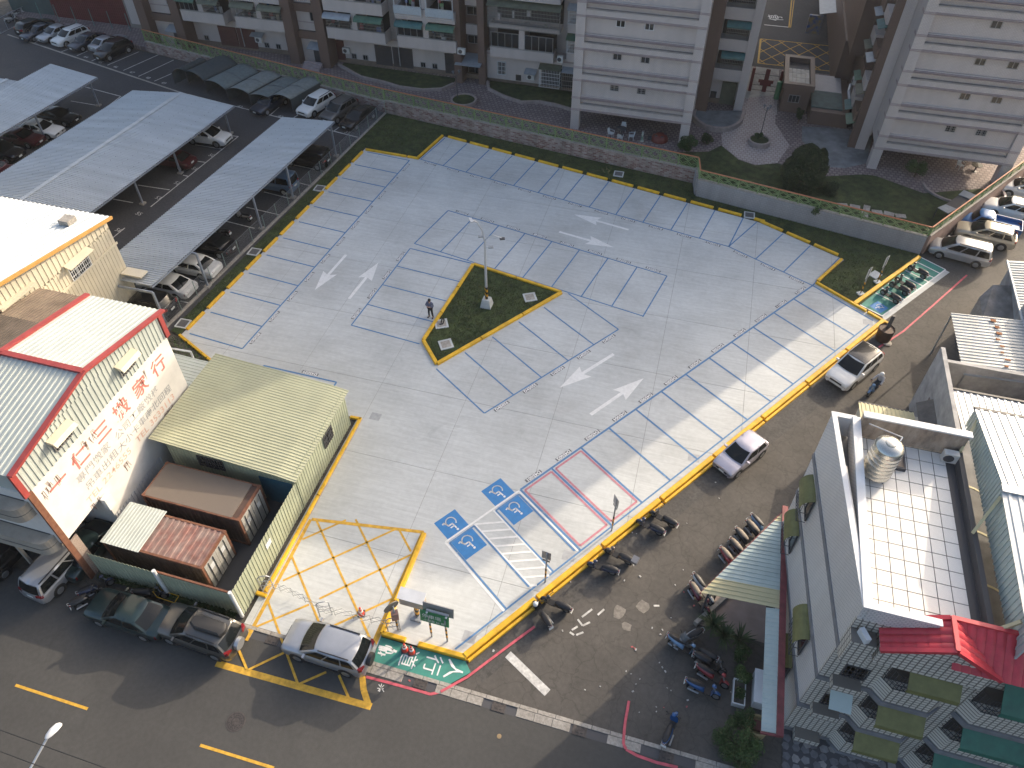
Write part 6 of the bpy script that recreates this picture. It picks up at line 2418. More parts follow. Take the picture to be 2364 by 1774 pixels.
for a in ((10.25, 11.15, 23.4, 23.5), (11.08, 11.16, 23.5, 24.4)):
    mb.box(*a, 11.3, 11.5)
mb.build('frame', DKG, sq)
aircon(tbd, 12.7, 24.7, 11.35, 0.6, 0.55, 0.3)

# strip awning with maroon gutter along the lane side, corner canopy
sa = thing('shop_awning', 'mint and yellow corrugated awning with maroon gutter along the tiled house', 'awning', (7.7, 19, 0))
for (y0, y1, m_) in ((14.4, 20.3, PALEM),):
    mb = MB()
    mb.corr((7.95, y0, 2.95), (0, y1 - y0, 0), (-0.62, 0, -0.15), 0.22, 0.02, N=(-0.2, 0, 1))
    mb.build('sheet', m_, sa)
P0, P1 = Vector((8.05, 26.15)), Vector((4.2, 20.4))
k = 0
y = 20.35
while y < 26.0:
    xl = P1.x + (P0.x - P1.x) * (y - P1.y) / (P0.y - P1.y)
    y2 = y + 0.24
    xl2 = P1.x + (P0.x - P1.x) * (y2 - P1.y) / (P0.y - P1.y)
    m_ = YSHEET if (y < 21.1 or y > 25.2) else PALEM
    mb = MB()
    zl = lambda x: 2.95 - (7.95 - x) * 0.1
    mb.hexa([(xl, y, zl(xl) - 0.03), (7.95, y, 2.92), (7.95, y2 - 0.04, 2.92), (xl2, y2 - 0.04, zl(xl2) - 0.03), (xl, y, zl(xl)), (7.95, y, 2.95), (7.95, y2 - 0.04, 2.95), (xl2, y2 - 0.04, zl(xl2))])
    mb.box(min(7.9, xl2 + 0.02), 7.95, y2 - 0.05, y2 + 0.0, 2.5, 2.99) if False else None
    mb.hexa([(xl2, y2 - 0.045, zl(xl2)), (7.95, y2 - 0.045, 2.95), (7.95, y2, 2.95), (xl2, y2, zl(xl2)), (xl2, y2 - 0.045, zl(xl2) + 0.03), (7.95, y2 - 0.045, 2.98), (7.95, y2, 2.98), (xl2, y2, zl(xl2) + 0.03)])
    mb.build('sheet', m_, sa)
    y = y2
mb = MB()
mb.beam((8.08, 14.3, 2.98), (8.08, 26.4, 2.98), 0.3, 0.18)
mb.build('gutter', MAROON, sa)
mb = MB()
mb.beam((4.15, 20.3, 2.52), (8.05, 26.2, 2.9), 0.06, 0.1)
mb.build('edge_bar', MAROON, sa)
mb = MB()
mb.beam((7.3, 14.32, 2.78), (8.1, 14.32, 2.95), 0.08, 0.14)
mb.build('edge_bar', MAROON, sa)
for p in ((5.2, 21.6), (4.6, 20.6)):
    mb = MB()
    mb.tube((p[0], p[1], 0), (p[0], p[1], 2.5), 0.05, 6)
    mb.build('post', DKG, sa)
poly('patio', [(4.4, 20.0), (7.9, 19.9), (7.95, 26), (7.2, 26.2)], -0.02, mat('pinkish_patio', (0.33, 0.26, 0.23), 0.8, var=0.1, vscale=1.5, stain=0.2, sscale=0.8))
kl = thing('low_wall', 'low pale concrete kerb wall at the edge of the patio', 'wall', (4.5, 20.1, 0))
mb = MB()
mb.beam((4.35, 19.9, 0.12), (6.1, 22.3, 0.12), 0.22, 0.3)
mb.build('kerb', CONC_D, kl)
poly('stone_paving', [(8.9, 13.7), (18, 13.7), (18, 15.9), (8.9, 15.9)], -0.01, mat('crazy_paving_grout', (0.08, 0.08, 0.085), 0.9))
# crazy paving stones in front of the tiled house
cp = thing('crazy_paving', 'dark irregular stone paving in front of the tiled house', 'paving', (10.5, 14.8, 0))
rdp = random.Random(21)
for i in range(12):
    for j in range(5):
        cx, cy = 9.1 + i * 0.42 + rdp.uniform(-.08, .08), 13.95 + j * 0.4 + rdp.uniform(-.08, .08)
        n = rdp.randint(5, 6)
        P = [(cx + 0.21 * rdp.uniform(0.75, 1.1) * math.cos(2 * math.pi * q / n + i), cy + 0.2 * rdp.uniform(0.75, 1.1) * math.sin(2 * math.pi * q / n + i)) for q in range(n)]
        mb = MB()
        mb.prism(P, -0.009, 0.012 + rdp.uniform(0, 0.01))
        mb.build('stone', mat('paving_stone_%d' % (i * j % 3), [(0.14, 0.14, 0.15), (0.2, 0.2, 0.205), (0.26, 0.25, 0.24)][i * j % 3], 0.8, var=0.15, vscale=5), cp)

# neighbouring roof and white penthouse roof
nb = thing('rear_house', 'house behind the terrace with white ribbed roof and mint wall sheets', 'building', (18, 21.5, 0))
mb = MB()
mb.box(13.52, 26, YF, 27.6, 0, 9.6)
mb.build('body', mat('grey_flat_roof', (0.2, 0.2, 0.2), 0.85, var=0.2, vscale=1.2, stain=0.4, sscale=0.8), nb)
for y in (17.2, 19.6, 22.2, 24.6):
    mb = MB()
    for i in range(6):
        mb.beam((13.6 + i * 0.3, y + 0.25 * math.sin(i * 0.6), 9.61), (13.9 + i * 0.3, y + 0.25 * math.sin((i + 1) * 0.6), 9.61), 0.1, 0.01)
    mb.build('sealant_line', YSHEET, nb)
RX = 14.05
mb = MB()
mb.corr((RX, 21.9, 13.3), (9, 0, 0), (0, 5.1, -0.9), 0.36, 0.04, N=(0, 0.18, 1))
mb.build('north_roof', PALER, nb)
mb = MB()
mb.corr((RX - 0.1, 21.9, 13.25), (9, 0, 0), (0, -6.2, -0.35), 0.36, 0.04, N=(0, -0.06, 1))
mb.build('south_roof', PALER, nb)
mb = MB()
mb.beam((RX - 0.1, 21.9, 13.33), (23, 21.9, 13.33), 0.35, 0.06)
mb.build('ridge_cap', PALER, nb)
mb = MB()
mb.beam((RX, 27.05, 12.36), (23, 27.05, 12.36), 0.14, 0.14)
mb.build('gutter', DKG, nb)
for (ya, za, yb, zb) in ((21.9, 13.25, 27.0, 12.35), (15.7, 12.88, 21.9, 13.22)):
    mb = MB()
    k = 24
    for i in range(k):
        y0, y1 = ya + (yb - ya) * i / k, ya + (yb - ya) * (i + 1) / k
        z0, z1 = za + (zb - za) * i / k, za + (zb - za) * (i + 1) / k
        mb.hexa([(RX + 0.02, y0, 11.4), (RX + 0.06, y0, 11.4), (RX + 0.06, y1, 11.4), (RX + 0.02, y1, 11.4), (RX + 0.02, y0, z0), (RX + 0.06, y0, z0), (RX + 0.06, y1, z1), (RX + 0.02, y1, z1)])
        mb.box(RX - 0.015, RX + 0.02, y0, y0 + 0.07, 11.4, min(z0, z1))
    mb.build('wall_sheet', PALEM, nb)
for (a, b_) in (((13.3, 20.6, 11.75), (14.0, 21.7, 13.0)), ((13.35, 24.7, 11.9), (14.1, 26.4, 12.3)), ((13.3, 16.4, 11.75), (14.0, 16.6, 12.6))):
    mb = MB()
    mb.beam(a, b_, 0.12, 0.12)
    mb.build('brace', YSHEET, nb)

# houses along the lane further up
h1 = thing('lane_house', 'stained grey rendered house with small hooded window on the lane', 'building', (19, 36.5, 0))
mb = MB()
mb.box(16.55, 16.8, 29, 39.0, 0, 5.5)
mb.box(16.8, 24, 38.75, 39.0, 0, 4.6)
GWALL = mat('stained_grey_render', (0.42, 0.42, 0.42), 0.85, var=0.1, vscale=1.5, stain=0.4, sscale=1.1)
mb.build('wall', GWALL, h1)
w = window(h1, 34.6, 36.1, 1.6, 2.6, 16.55, 3, WFRAME, True, axis='x', sgn=-1)
mb = MB()
mb.box(16.5, 16.56, 33.5, 36.9, 1.2, 3.1)
mb.build('window_surround', mat('taupe_render', (0.2, 0.165, 0.15), 0.85, var=0.1, vscale=3), h1)
mb = MB()
mb.plate([(15.75, 34.4, 2.9), (15.75, 36.4, 2.9), (16.55, 36.4, 3.5), (16.55, 34.4, 3.5)], -0.05)
mb.build('hood', mat('dark_sheet', (0.12, 0.11, 0.1), 0.7, var=0.2, vscale=3), h1)
h2 = thing('metal_house', 'house with white ribbed metal roof and pale yellow sheet wall', 'building', (20, 33.5, 0))
mb = MB()
mb.corr((16.9, 31.5, 5.55), (8, 0, 0), (0, 4.2, -0.35), 0.36, 0.04, N=(0, 0.08, 1))
mb.build('roof', PALER, h2)
mb = MB()
mb.beam((16.9, 35.75, 5.22), (25, 35.75, 5.22), 0.14, 0.14)
mb.build('gutter', DKG, h2)
mb = MB()
mb.corr((16.86, 31.3, 0), (0, 4.3, 0), (0, 0, 5.2), 0.24, 0.03, N=(-1, 0, 0))
mb.build('wall_sheet', YSHEET, h2)
mb = MB()
mb.box(16.95, 25, 31.0, 35.6, 0, 5.1)
mb.build('core', CONC_D, h2)
h3 = thing('lean_to', 'small cream ribbed lean-to roof beside the lane', 'lean-to', (13.9, 33.5, 0))
mb = MB()
mb.corr((12.3, 31.6, 3.5), (3.2, 0, 0), (0, 3.8, -0.5), 0.25, 0.03, N=(0, 0.13, 1))
mb.build('roof', YSHEET, h3)
mb = MB()
mb.beam((12.3, 35.44, 2.97), (15.5, 35.44, 2.97), 0.1, 0.1)
mb.build('gutter', DKG, h3)
mb = MB()
mb.box(12.4, 16.5, 28.1, 35.2, 0, 2.9)
mb.build('wall', CREAM, h3)
h4 = thing('open_shed', 'open shed with rusty galvanised corrugated roof off the lane', 'shed', (20.5, 41.7, 0))
mb = MB()
mb.corr((18.4, 38.6, 3.9), (0, 6.0, 0), (4.3, 0, 0.35), 0.3, 0.04, N=(-0.08, 0, 1))
mb.build('roof', RUSTR, h4)
mb = MB()
for i in range(9):
    mb.obox((21.0 + random.uniform(-0.15, 0.15), 39.2 + i * 0.62, 4.16 + (0.02)), random.uniform(0.15, 0.35), random.uniform(0.1, 0.3), 0.03, 0)
mb.build('rust_patches', mat('rust_orange', (0.25, 0.1, 0.04), 0.9, var=0.3, vscale=5), h4)
for p in ((18.5, 38.7), (18.5, 44.5), (22.6, 38.7), (22.6, 44.5)):
    mb = MB()
    mb.tube((p[0], p[1], 0), (p[0], p[1], 3.9), 0.06, 8)
    mb.build('post', STEELG, h4)
mb = MB()
mb.box(22.9, 30, 37, 46, 0, 5.2)
mb.build('back_wall', GWALL, h4)
h5 = thing('tarp_shelter', 'concrete box covered with a stained grey tarpaulin beside the rusty shed', 'shelter', (21.6, 46.8, 0))
q = [(21.31, 48.65, 2.60), (21.17, 46.24, 2.60), (23.49, 46.19, 2.60), (23.98, 50.37, 2.60)]
mb = MB()
mb.prism([(p[0], p[1]) for p in q], 0, 2.6)
mb.build('box', CONC_D, h5)
ap = ((22.00, 49.29, 3.40), (23.48, 49.67, 3.30))
mb = MB()
mb.add([q[0], q[1], q[2], q[3], ap[0], ap[1]], [(0, 1, 4), (1, 2, 5, 4), (2, 3, 5), (3, 0, 4, 5)])
mb.build('tarpaulin', mat('stained_tarp', (0.3, 0.28, 0.26), 0.85, var=0.2, vscale=1.5, stain=0.45, sscale=1.2), h5)
h6 = thing('corrugated_house', 'house with pale rusty corrugated roof at the right edge', 'building', (28, 48, 0))
e0, e1 = Vector((22.92, 51.38, 4.20)), Vector((22.71, 44.33, 4.20))
dd = (e1 - e0)
mb = MB()
mb.corr(e0, dd * 1.05, (9, 0.5, 0.9), 0.3, 0.05, N=(-0.1, 0, 1))
mb.build('roof', RUSTR, h6)
mb = MB()
mb.beam(e0, e0 + dd * 1.05, 0.1, 0.12)
mb.build('gutter', WFRAME, h6)
mb = MB()
mb.prism([(e0.x + 0.4, e0.y), (e1.x + 0.4, e1.y - 0.4), (32, e1.y - 0.4), (32, e0.y)], 0, 4.1)
mb.build('wall', GWALL, h6)
# bigger houses out of view on the right that shade the near lane
h7 = thing('row_houses', 'rendered row houses with flat roofs beyond the right edge', 'building', (34, 24, 0))
mb = MB()
mb.box(26.1, 46, 14.5, 34, 0, 11.5)
mb.build('body', GWALL, h7)


# ------------------------------------------------------------------ cars
def paint(name, col, metal=0.3, rough=0.32):
    return mat('paint_' + name, col, rough, metal, var=0.05, vscale=2.0, coat=0.6, stain=0.06, sscale=1.5)


PNT = {'white': paint('white', (0.66, 0.66, 0.64), 0.0), 'silver': paint('silver', (0.4, 0.41, 0.43), 0.55), 'lilac': paint('lilac_silver', (0.46, 0.44, 0.5), 0.45), 'black': paint('black', (0.012, 0.012, 0.014), 0.1, 0.25), 'darkblue': paint('dark_blue', (0.02, 0.03, 0.05), 0.3),
       'grey': paint('grey', (0.13, 0.13, 0.13), 0.5), 'bronze': paint('bronze_grey', (0.12, 0.115, 0.105), 0.55), 'red': paint('dark_red', (0.07, 0.012, 0.015), 0.3), 'green': paint('dark_green', (0.02, 0.04, 0.042), 0.4), 'blue': paint('steel_blue', (0.1, 0.17, 0.27), 0.4), 'tblue': paint('truck_blue', (0.02, 0.11, 0.3), 0.1), 'champ': paint('champagne', (0.42, 0.38, 0.3), 0.4), 'midgrey': paint('mid_grey', (0.2, 0.2, 0.2), 0.4)}
CGL = mat('car_glass', (0.008, 0.01, 0.011), 0.08, spec=0.35)
TYRE = mat('tyre_rubber', (0.015, 0.015, 0.016), 0.8)
RIM = mat('alloy_rim', (0.4, 0.41, 0.42), 0.35, 0.8)
HEADL = mat('headlight_glass', (0.55, 0.56, 0.57), 0.15, 0.3)
TAILL = mat('taillight_red', (0.2, 0.01, 0.012), 0.25)
PLATE = mat('plate_white', (0.6, 0.62, 0.6), 0.5)
TRIM = mat('black_trim', (0.018, 0.018, 0.019), 0.55)

CT = {
    'sedan': dict(L=4.6, W=1.76, H=1.44, belt=0.92, hood=0.88, nose=0.7, boot=0.96, tail=0.86, xa0=1.08, xa1=0.12, xr1=-0.95, xr0=-1.75, wt=0.76, wb=1.36, wr=-1.33),
    'hatch': dict(L=3.72, W=1.6, H=1.43, belt=0.92, hood=0.88, nose=0.7, boot=0.95, tail=0.9, xa0=0.92, xa1=-0.02, xr1=-1.35, xr0=-1.72, wt=0.76, wb=1.16, wr=-1.2),
    'suv': dict(L=4.55, W=1.82, H=1.66, belt=1.06, hood=1.03, nose=0.82, boot=1.1, tail=1.06, xa0=1.2, xa1=0.22, xr1=-1.68, xr0=-2.12, wt=0.8, wb=1.34, wr=-1.33),
    'mpv': dict(L=4.58, W=1.75, H=1.74, belt=1.02, hood=1.0, nose=0.78, boot=1.05, tail=1.0, xa0=1.5, xa1=0.5, xr1=-1.95, xr0=-2.2, wt=0.78, wb=1.4, wr=-1.33),
    'van': dict(L=4.4, W=1.7, H=1.86, belt=1.05, hood=1.0, nose=0.8, boot=1.08, tail=1.02, xa0=1.72, xa1=1.18, xr1=-2.0, xr0=-2.14, wt=0.84, wb=1.45, wr=-1.35),
    'pickup': dict(L=4.6, W=1.68, H=1.72, belt=1.02, hood=0.98, nose=0.76, boot=0.98, tail=0.94, xa0=1.45, xa1=0.98, xr1=0.02, xr0=-0.12, wt=0.8, wb=1.4, wr=-1.3),
}
CARM = {}


def car_meshes(kind):
    """build the meshes of one kind of car once; returns {part: [(mesh, is_paint, sub)]}"""
    if kind in CARM:
        return CARM[kind]
    c = CT[kind]
    L, W, H = c['L'], c['W'] / 2, c['H']
    zb = 0.24
    xs = [-L / 2, -L / 2 + 0.06, -L / 2 + 0.25, c['xr0'] if c['xr0'] > -L / 2 + 0.3 else -L / 2 + 0.34, -1.1, -0.6, 0.0, 0.6, c['xa0'], c['xa0'] + 0.3, L / 2 - 0.5, L / 2 - 0.22, L / 2 - 0.06, L / 2]
    xs = sorted(set(xs))

    def top(x):
        if x >= c['xa0']:
            u = (x - c['xa0']) / (L / 2 - c['xa0'])
            return c['hood'] - (c['hood'] - c['nose']) * u ** 2.2
        if x <= c['xr0']:
            u = (c['xr0'] - x) / max(0.05, L / 2 + c['xr0'])
            return c['boot'] - (c['boot'] - c['tail']) * u ** 2
        u = (x - c['xr0']) / (c['xa0'] - c['xr0'])
        return c['boot'] * (1 - u) + c['hood'] * u

    def hw(x):
        e = L / 2 - abs(x)
        r = 0.42
        k = 1.0
        if e < r:
            k = 0.86 + 0.14 * math.sqrt(max(0, 1 - ((r - e) / r) ** 2))
        return W * k * (1.0 - 0.012 * abs(x))
    vs, fs = [], []
    n = 0
    for x in xs:
        w, t = hw(x), top(x)
        z0 = zb + (0.1 if abs(x) > L / 2 - 0.1 else 0.0)
        if abs(x) >= L / 2 - 1e-6:
            t -= 0.1
        half = [(w * 0.84, z0), (w * 0.97, z0 + 0.08), (w * 0.99, z0 + 0.3), (w, z0 + (t - z0) * 0.62), (w * 0.975, t - 0.1), (w * 0.9, t - 0.025), (w * 0.62, t + 0.012), (w * 0.3, t + 0.024), (0, t + 0.028)]
        secp = half + [(-a, b) for a, b in half[-2::-1]]
        n = len(secp)
        vs += [(x, a, b) for a, b in secp]
    for i in range(len(xs) - 1):
        for j in range(n - 1):
            a = i * n + j
            fs.append((a, a + n, a + n + 1, a + 1))
        fs.append((i * n + n - 1, (i + 1) * n + n - 1, (i + 1) * n, i * n))
    fs.append(tuple(range(n)))
    fs.append(tuple(range(len(xs) * n - 1, (len(xs) - 1) * n - 1, -1)))
    parts = {}

    def add(name, mb, m, smooth=False, sub=None):
        me = mb.mesh(name)
        if smooth:
            me.polygons.foreach_set('use_smooth', [True] * len(me.polygons))
            me.set_sharp_from_angle(angle=R(42))
        me.materials.append(m if m else None)
        parts.setdefault(name, []).append((me, m is None, sub))
    body = MB()
    body.add(vs, fs)
    add('body', body, None, True)
    # cabin surfaces
    bw, tw_ = W * 0.93, W * c['wt']
    za, zr = c['belt'] - 0.02, H - 0.07

    def front(s, t, o=0.0):
        w = bw + (tw_ - bw) * t
        x = c['xa0'] + (c['xa1'] - c['xa0']) * t + 0.13 * (1 - s * s) - 0.02 + 0.04 * math.sin(math.pi * t)
        return (x + o, s * w, za + (zr - za) * t + o * 0.6)

    def rear(s, t, o=0.0):
        w = bw + (tw_ - bw) * t
        x = c['xr0'] + (c['xr1'] - c['xr0']) * t - 0.09 * (1 - s * s) + 0.02 - 0.03 * math.sin(math.pi * t)
        return (x - o, s * w, za + (zr - za) * t + o * 0.5)

    def side(u, t, sg, o=0.0):
        xf, xr = front(1, t)[0], rear(1, t)[0]
        w = bw + (tw_ - bw) * t + 0.03 * math.sin(math.pi * u) + 0.015 * math.sin(math.pi * t)
        return (xr + (xf - xr) * u, sg * (w + o), za + (zr - za) * t + o * 0.3)

    def patch(fn, u0, u1, t0, t1, nu, nt_, flip=False, **kw):
        v, f = [], []
        for j in range(nt_ + 1):
            for i in range(nu + 1):
                v.append(fn(u0 + (u1 - u0) * i / nu, t0 + (t1 - t0) * j / nt_, **kw))
        for j in range(nt_):
            for i in range(nu):
                a = j * (nu + 1) + i
                q = (a, a + 1, a + nu + 2, a + nu + 1)
                f.append(q[::-1] if flip else q)
        return v, f
    cab = MB()
    cab.add(*patch(front, -1, 1, 0, 1, 6, 3))
    cab.add(*patch(rear, -1, 1, 0, 1, 6, 3, True))
    cab.add(*patch(side, 0, 1, 0, 1, 6, 3, True, sg=1))
    cab.add(*patch(side, 0, 1, 0, 1, 6, 3, False, sg=-1))

    def roof(s, u):
        f0, r0 = front(s, 1), rear(s, 1)
        x = r0[0] + (f0[0] - r0[0]) * u
        e = (1 - s ** 4) * (1 - (2 * u - 1) ** 6)
        return (x, s * (tw_ + 0.03 * math.sin(math.pi * u) * abs(s)), zr + 0.07 * e)
    v, f = [], []
    for j in range(9):
        for i in range(9):
            v.append(roof(-1 + i / 4, j / 8))
    for j in range(8):
        for i in range(8):
            a = j * 9 + i
            f.append((a, a + 9, a + 10, a + 1))
    cab.add(v, f)
    bm = bmesh.new()
    me = cab.mesh('cabin')
    bm.from_mesh(me)
    bmesh.ops.remove_doubles(bm, verts=bm.verts, dist=0.012)
    bmesh.ops.recalc_face_normals(bm, faces=bm.faces)
    bm.to_mesh(me)
    bm.free()
    me.polygons.foreach_set('use_smooth', [True] * len(me.polygons))
    me.materials.append(None)
    parts['cabin'] = [(me, True, None)]
    g = MB()
    g.add(*patch(front, -0.9, 0.9, 0.1, 0.95, 6, 3, o=0.014))
    add('windshield', g, CGL, True)
    g = MB()
    g.add(*patch(rear, -0.86, 0.86, 0.16 if kind != 'van' else 0.1, 0.93, 6, 3, True, o=0.014))
    add('rear_window', g, CGL, True)
    cuts = {'sedan': [(0.1, 0.5), (0.54, 0.94)], 'hatch': [(0.08, 0.45), (0.49, 0.93)], 'suv': [(0.06, 0.27), (0.3, 0.6), (0.63, 0.93)], 'mpv': [(0.04, 0.3), (0.33, 0.63), (0.66, 0.92)], 'van': [(0.04, 0.36), (0.39, 0.7), (0.73, 0.94)], 'pickup': [(0.12, 0.9)]}[kind]
    for sg in (1, -1):
        for a, b in cuts:
            g = MB()
            g.add(*patch(side, a, b, 0.14, 0.9, 3, 2, sg > 0, sg=sg, o=0.012))
            add('side_window', g, CGL)
    # wheels
    rad = 0.32 if kind not in ('suv', 'pickup') else 0.35
    for x in (c['wb'], c['wr']):
        for sg in (1, -1):
            y0, y1 = sg * (W - 0.2), sg * (W + 0.005)
            t_ = MB()
            t_.tube((x, y0, rad), (x, y1, rad), rad, 20)
            add('wheel', t_, TYRE, True)
            r_ = MB()
            r_.tube((x, y1, rad), (x, y1 + sg * 0.012, rad), rad * 0.66, 14, rad * 0.6)
            parts['wheel'][-1] = parts['wheel'][-1] + (r_.mesh('rim'),)
            parts['wheel'][-1][3].materials.append(RIM)
            ar = MB()
            ar.tube((x, sg * (W - 0.25), rad + 0.02), (x, sg * (W - 0.006), rad + 0.02), rad + 0.07, 20)
            add('wheel_arch', ar, TRIM, True)
    w = W
    for sg in (1, -1):
        m_ = MB()
        m_.hexa([(L / 2 - 0.32, sg * w * 0.5, c['nose'] - 0.13), (L / 2 - 0.015, sg * w * 0.5, c['nose'] - 0.15), (L / 2 - 0.2, sg * w * 0.93, c['nose'] - 0.13), (L / 2 - 0.45, sg * w * 0.93, c['nose'] - 0.1), (L / 2 - 0.36, sg * w * 0.5, c['nose'] + 0.045), (L / 2 - 0.1, sg * w * 0.5, c['nose'] + 0.0), (L / 2 - 0.28, sg * w * 0.9, c['nose'] + 0.02), (L / 2 - 0.5, sg * w * 0.9, c['nose'] + 0.07)])
        add('headlight', m_, HEADL)
        m_ = MB()
        zt = c['tail'] - 0.12 if kind in ('sedan', 'hatch') else c['tail'] + 0.02
        m_.hexa([(-L / 2 - 0.005, sg * w * 0.55, zt - 0.12), (-L / 2 + 0.26, sg * w * 0.9, zt - 0.12), (-L / 2 + 0.14, sg * w * 0.955, zt - 0.12), (-L / 2 + 0.04, sg * w * 0.87, zt - 0.12), (-L / 2 + 0.01, sg * w * 0.55, zt + 0.08), (-L / 2 + 0.28, sg * w * 0.88, zt + 0.07), (-L / 2 + 0.16, sg * w * 0.93, zt + 0.07), (-L / 2 + 0.06, sg * w * 0.85, zt + 0.07)])
        add('taillight', m_, TAILL)
        m_ = MB()
        m_.obox((c['xa0'] - 0.42, sg * (w + 0.06), c['belt'] + 0.03), 0.12, 0.2, 0.13)
        add('mirror', m_, None)
    m_ = MB()
    m_.box(L / 2 - 0.03, L / 2 + 0.012, -w * 0.48, w * 0.48, c['nose'] - 0.2, c['nose'] - 0.07)
    add('grille', m_, TRIM)
    m_ = MB()
    m_.box(L / 2 - 0.04, L / 2 + 0.01, -w * 0.6, w * 0.6, 0.3, 0.42)
    add('air_intake', m_, TRIM)
    for x0, x1, z in ((L / 2 + 0.0, L / 2 + 0.02, 0.45), (-L / 2 - 0.02, -L / 2 + 0.0, 0.62 if kind in ('sedan', 'hatch') else 0.72)):
        m_ = MB()
        m_.box(x0, x1, -0.19, 0.19, z, z + 0.16)
        add('number_plate', m_, PLATE)
    if kind in ('suv', 'mpv'):
        for sg in (1, -1):
            m_ = MB()
            y = sg * tw_ * 0.93
            m_.beam((c['xr1'] + 0.1, y, H - 0.015), (c['xa1'] - 0.15, y, H - 0.015), 0.04, 0.05)
            add('roof_rail', m_, TRIM)
    if kind in ('suv', 'van'):
        for sg in (1, -1):
            m_ = MB()
            m_.box(c['wr'] + 0.45, c['wb'] - 0.45, sg * W - 0.03, sg * W + 0.015, 0.24, 0.36)
            add('sill_trim', m_, TRIM)
    if kind == 'pickup':
        m_ = MB()
        m_.box(-L / 2 + 0.05, -0.25, -W * 0.93, W * 0.93, 0.985, 1.0)
        for a in ((-L / 2, -0.2, -W, -W + 0.05), (-L / 2, -0.2, W - 0.05, W), (-L / 2, -L / 2 + 0.05, -W + 0.05, W - 0.05), (-0.25, -0.2, -W + 0.05, W - 0.05)):
            m_.box(*a, 0.9, 1.3)
        add('cargo_bed', m_, None)
    CARM[kind] = parts
    return parts


def car(kind, pt, roof, dirv, label, group='parked cars', off=0.0, extra=None, roofpaint=None, far=False):
    """roof: world point of the roof centre; dirv: tail-to-nose direction"""
    c = CT[kind]
    d = Vector((dirv[0], dirv[1], 0)).normalized()
    ox = (c['xa1'] + c['xr1']) / 2
    loc = Vector((roof[0], roof[1], 0)) - d * ox
    t = thing({'sedan': 'car', 'hatch': 'car', 'suv': 'car', 'mpv': 'car', 'van': 'van', 'pickup': 'pickup_truck'}[kind], label, {'van': 'van', 'pickup': 'pickup truck'}.get(kind, 'car'), (loc.x, loc.y, -0.03), math.atan2(d.y, d.x), group)
    for name, lst in car_meshes(kind).items():
        for e in lst:
            if far and name in ('air_intake', 'sill_trim'):
                continue
            o = put(name, e[0], t)
            if e[1]:
                o.material_slots[0].link = 'OBJECT'
                o.material_slots[0].material = PNT[pt]
            if len(e) > 3:
                put('rim', e[3], o)
    if roofpaint:
        mb = MB()
        v, f = [], []
        for j in range(7):
            for i in range(7):
                a_, u_ = -0.94 + i * 0.94 / 3, 0.02 + j * 0.16
                x0_, x1_ = c['xr1'] - 0.02, c['xa1'] + 0.1
                v.append((x0_ + (x1_ - x0_) * u_, a_ * c['W'] / 2 * c['wt'], c['H'] - 0.055 + 0.07 * (1 - a_ ** 4) * (1 - (2 * u_ - 1) ** 6)))
        for j in range(6):
            for i in range(6):
                a_ = j * 7 + i
                f.append((a_, a_ + 7, a_ + 8, a_ + 1))
        mb.add(v, f)
        mb.build('roof_panel', PNT[roofpaint], t, True, True)
    if extra == 'spare':
        mb = MB()
        mb.tube((-c['L'] / 2 - 0.2, 0.05, 0.92), (-c['L'] / 2, 0.05, 0.92), 0.33, 20)
        mb.build('spare_wheel', PNT['midgrey'] if pt == 'bronze' else TRIM, t, True, True)
    if extra == 'box':
        mb = MB()
        P = [(-1.15, 0.1), (-1.0, 0.33), (0.5, 0.36), (0.85, 0.18), (0.85, -0.18), (0.5, -0.36), (-1.0, -0.33), (-1.15, -0.1)]
        n_ = len(P)
        v = [(x - 0.7, y, H0) for H0, s in ((c['H'] + 0.03, 1),) for x, y in P] + [(x * 0.96 - 0.7, y, c['H'] + 0.22) for x, y in P] + [(x * 0.85 - 0.7, y * 0.8, c['H'] + 0.3) for x, y in P]
        f = [tuple(range(n_ - 1, -1, -1)), tuple(range(2 * n_, 3 * n_))] + [(k * n_ + i, k * n_ + (i + 1) % n_, (k + 1) * n_ + (i + 1) % n_, (k + 1) * n_ + i) for k in range(2) for i in range(n_)]
        mb.add(v, f)
        mb.build('roof_box', TRIM, t, True, True)
        mb = MB()
        mb.tube((-c['L'] / 2 - 0.2, 0.05, 0.92), (-c['L'] / 2, 0.05, 0.92), 0.33, 20)
        mb.build('spare_wheel', PNT['silver'], t, True, True)
    return t


def end_at(kind, p, d):
    """roof centre of a car whose right hand end stands at p"""
    c = CT[kind]
    ox = (c['xa1'] + c['xr1']) / 2
    return (p[0] - c['L'] / 2 + 0.1 + ox * (1 if d[0] > 0 else -1), p[1])


sd_ = (-stall_d.x, -stall_d.y)
far_g = 'cars parked along the far wall'
car('suv', 'black', (-83.14, 74.42, 1.60), (stall_d.x, stall_d.y), 'black SUV showing its tail lights, leftmost in the far row', far_g, far=True)
car('sedan', 'darkblue', (-81.40, 74.48, 1.40), sd_, 'dark blue sedan, second from the left in the far row', far_g, far=True)
car('sedan', 'silver', (-79.19, 74.71, 1.40), sd_, 'silver sedan nose out, third from the left in the far row', far_g, far=True)
car('suv', 'white', (-76.40, 74.46, 1.65), sd_, 'white SUV nose out in the far row by the red wall', far_g, far=True)
car('sedan', 'darkblue', (-73.78, 73.63, 1.40), sd_, 'dark sedan between the white SUV and the silver sedan in the far row', far_g, far=True)
car('sedan', 'silver', (-71.34, 73.23, 1.40), (stall_d.x, stall_d.y), 'silver sedan parked tail out near the right end of the far row', far_g, far=True)
car('suv', 'black', (-68.93, 72.54, 1.66), sd_, 'black SUV with pale roof rails at the right end of the far row', far_g, far=True)
mid_g = 'cars beside the car tents'
car('suv', 'white', (-39.73, 66.63, 1.66), sd_, 'white SUV beside the pale grey car tent', mid_g)
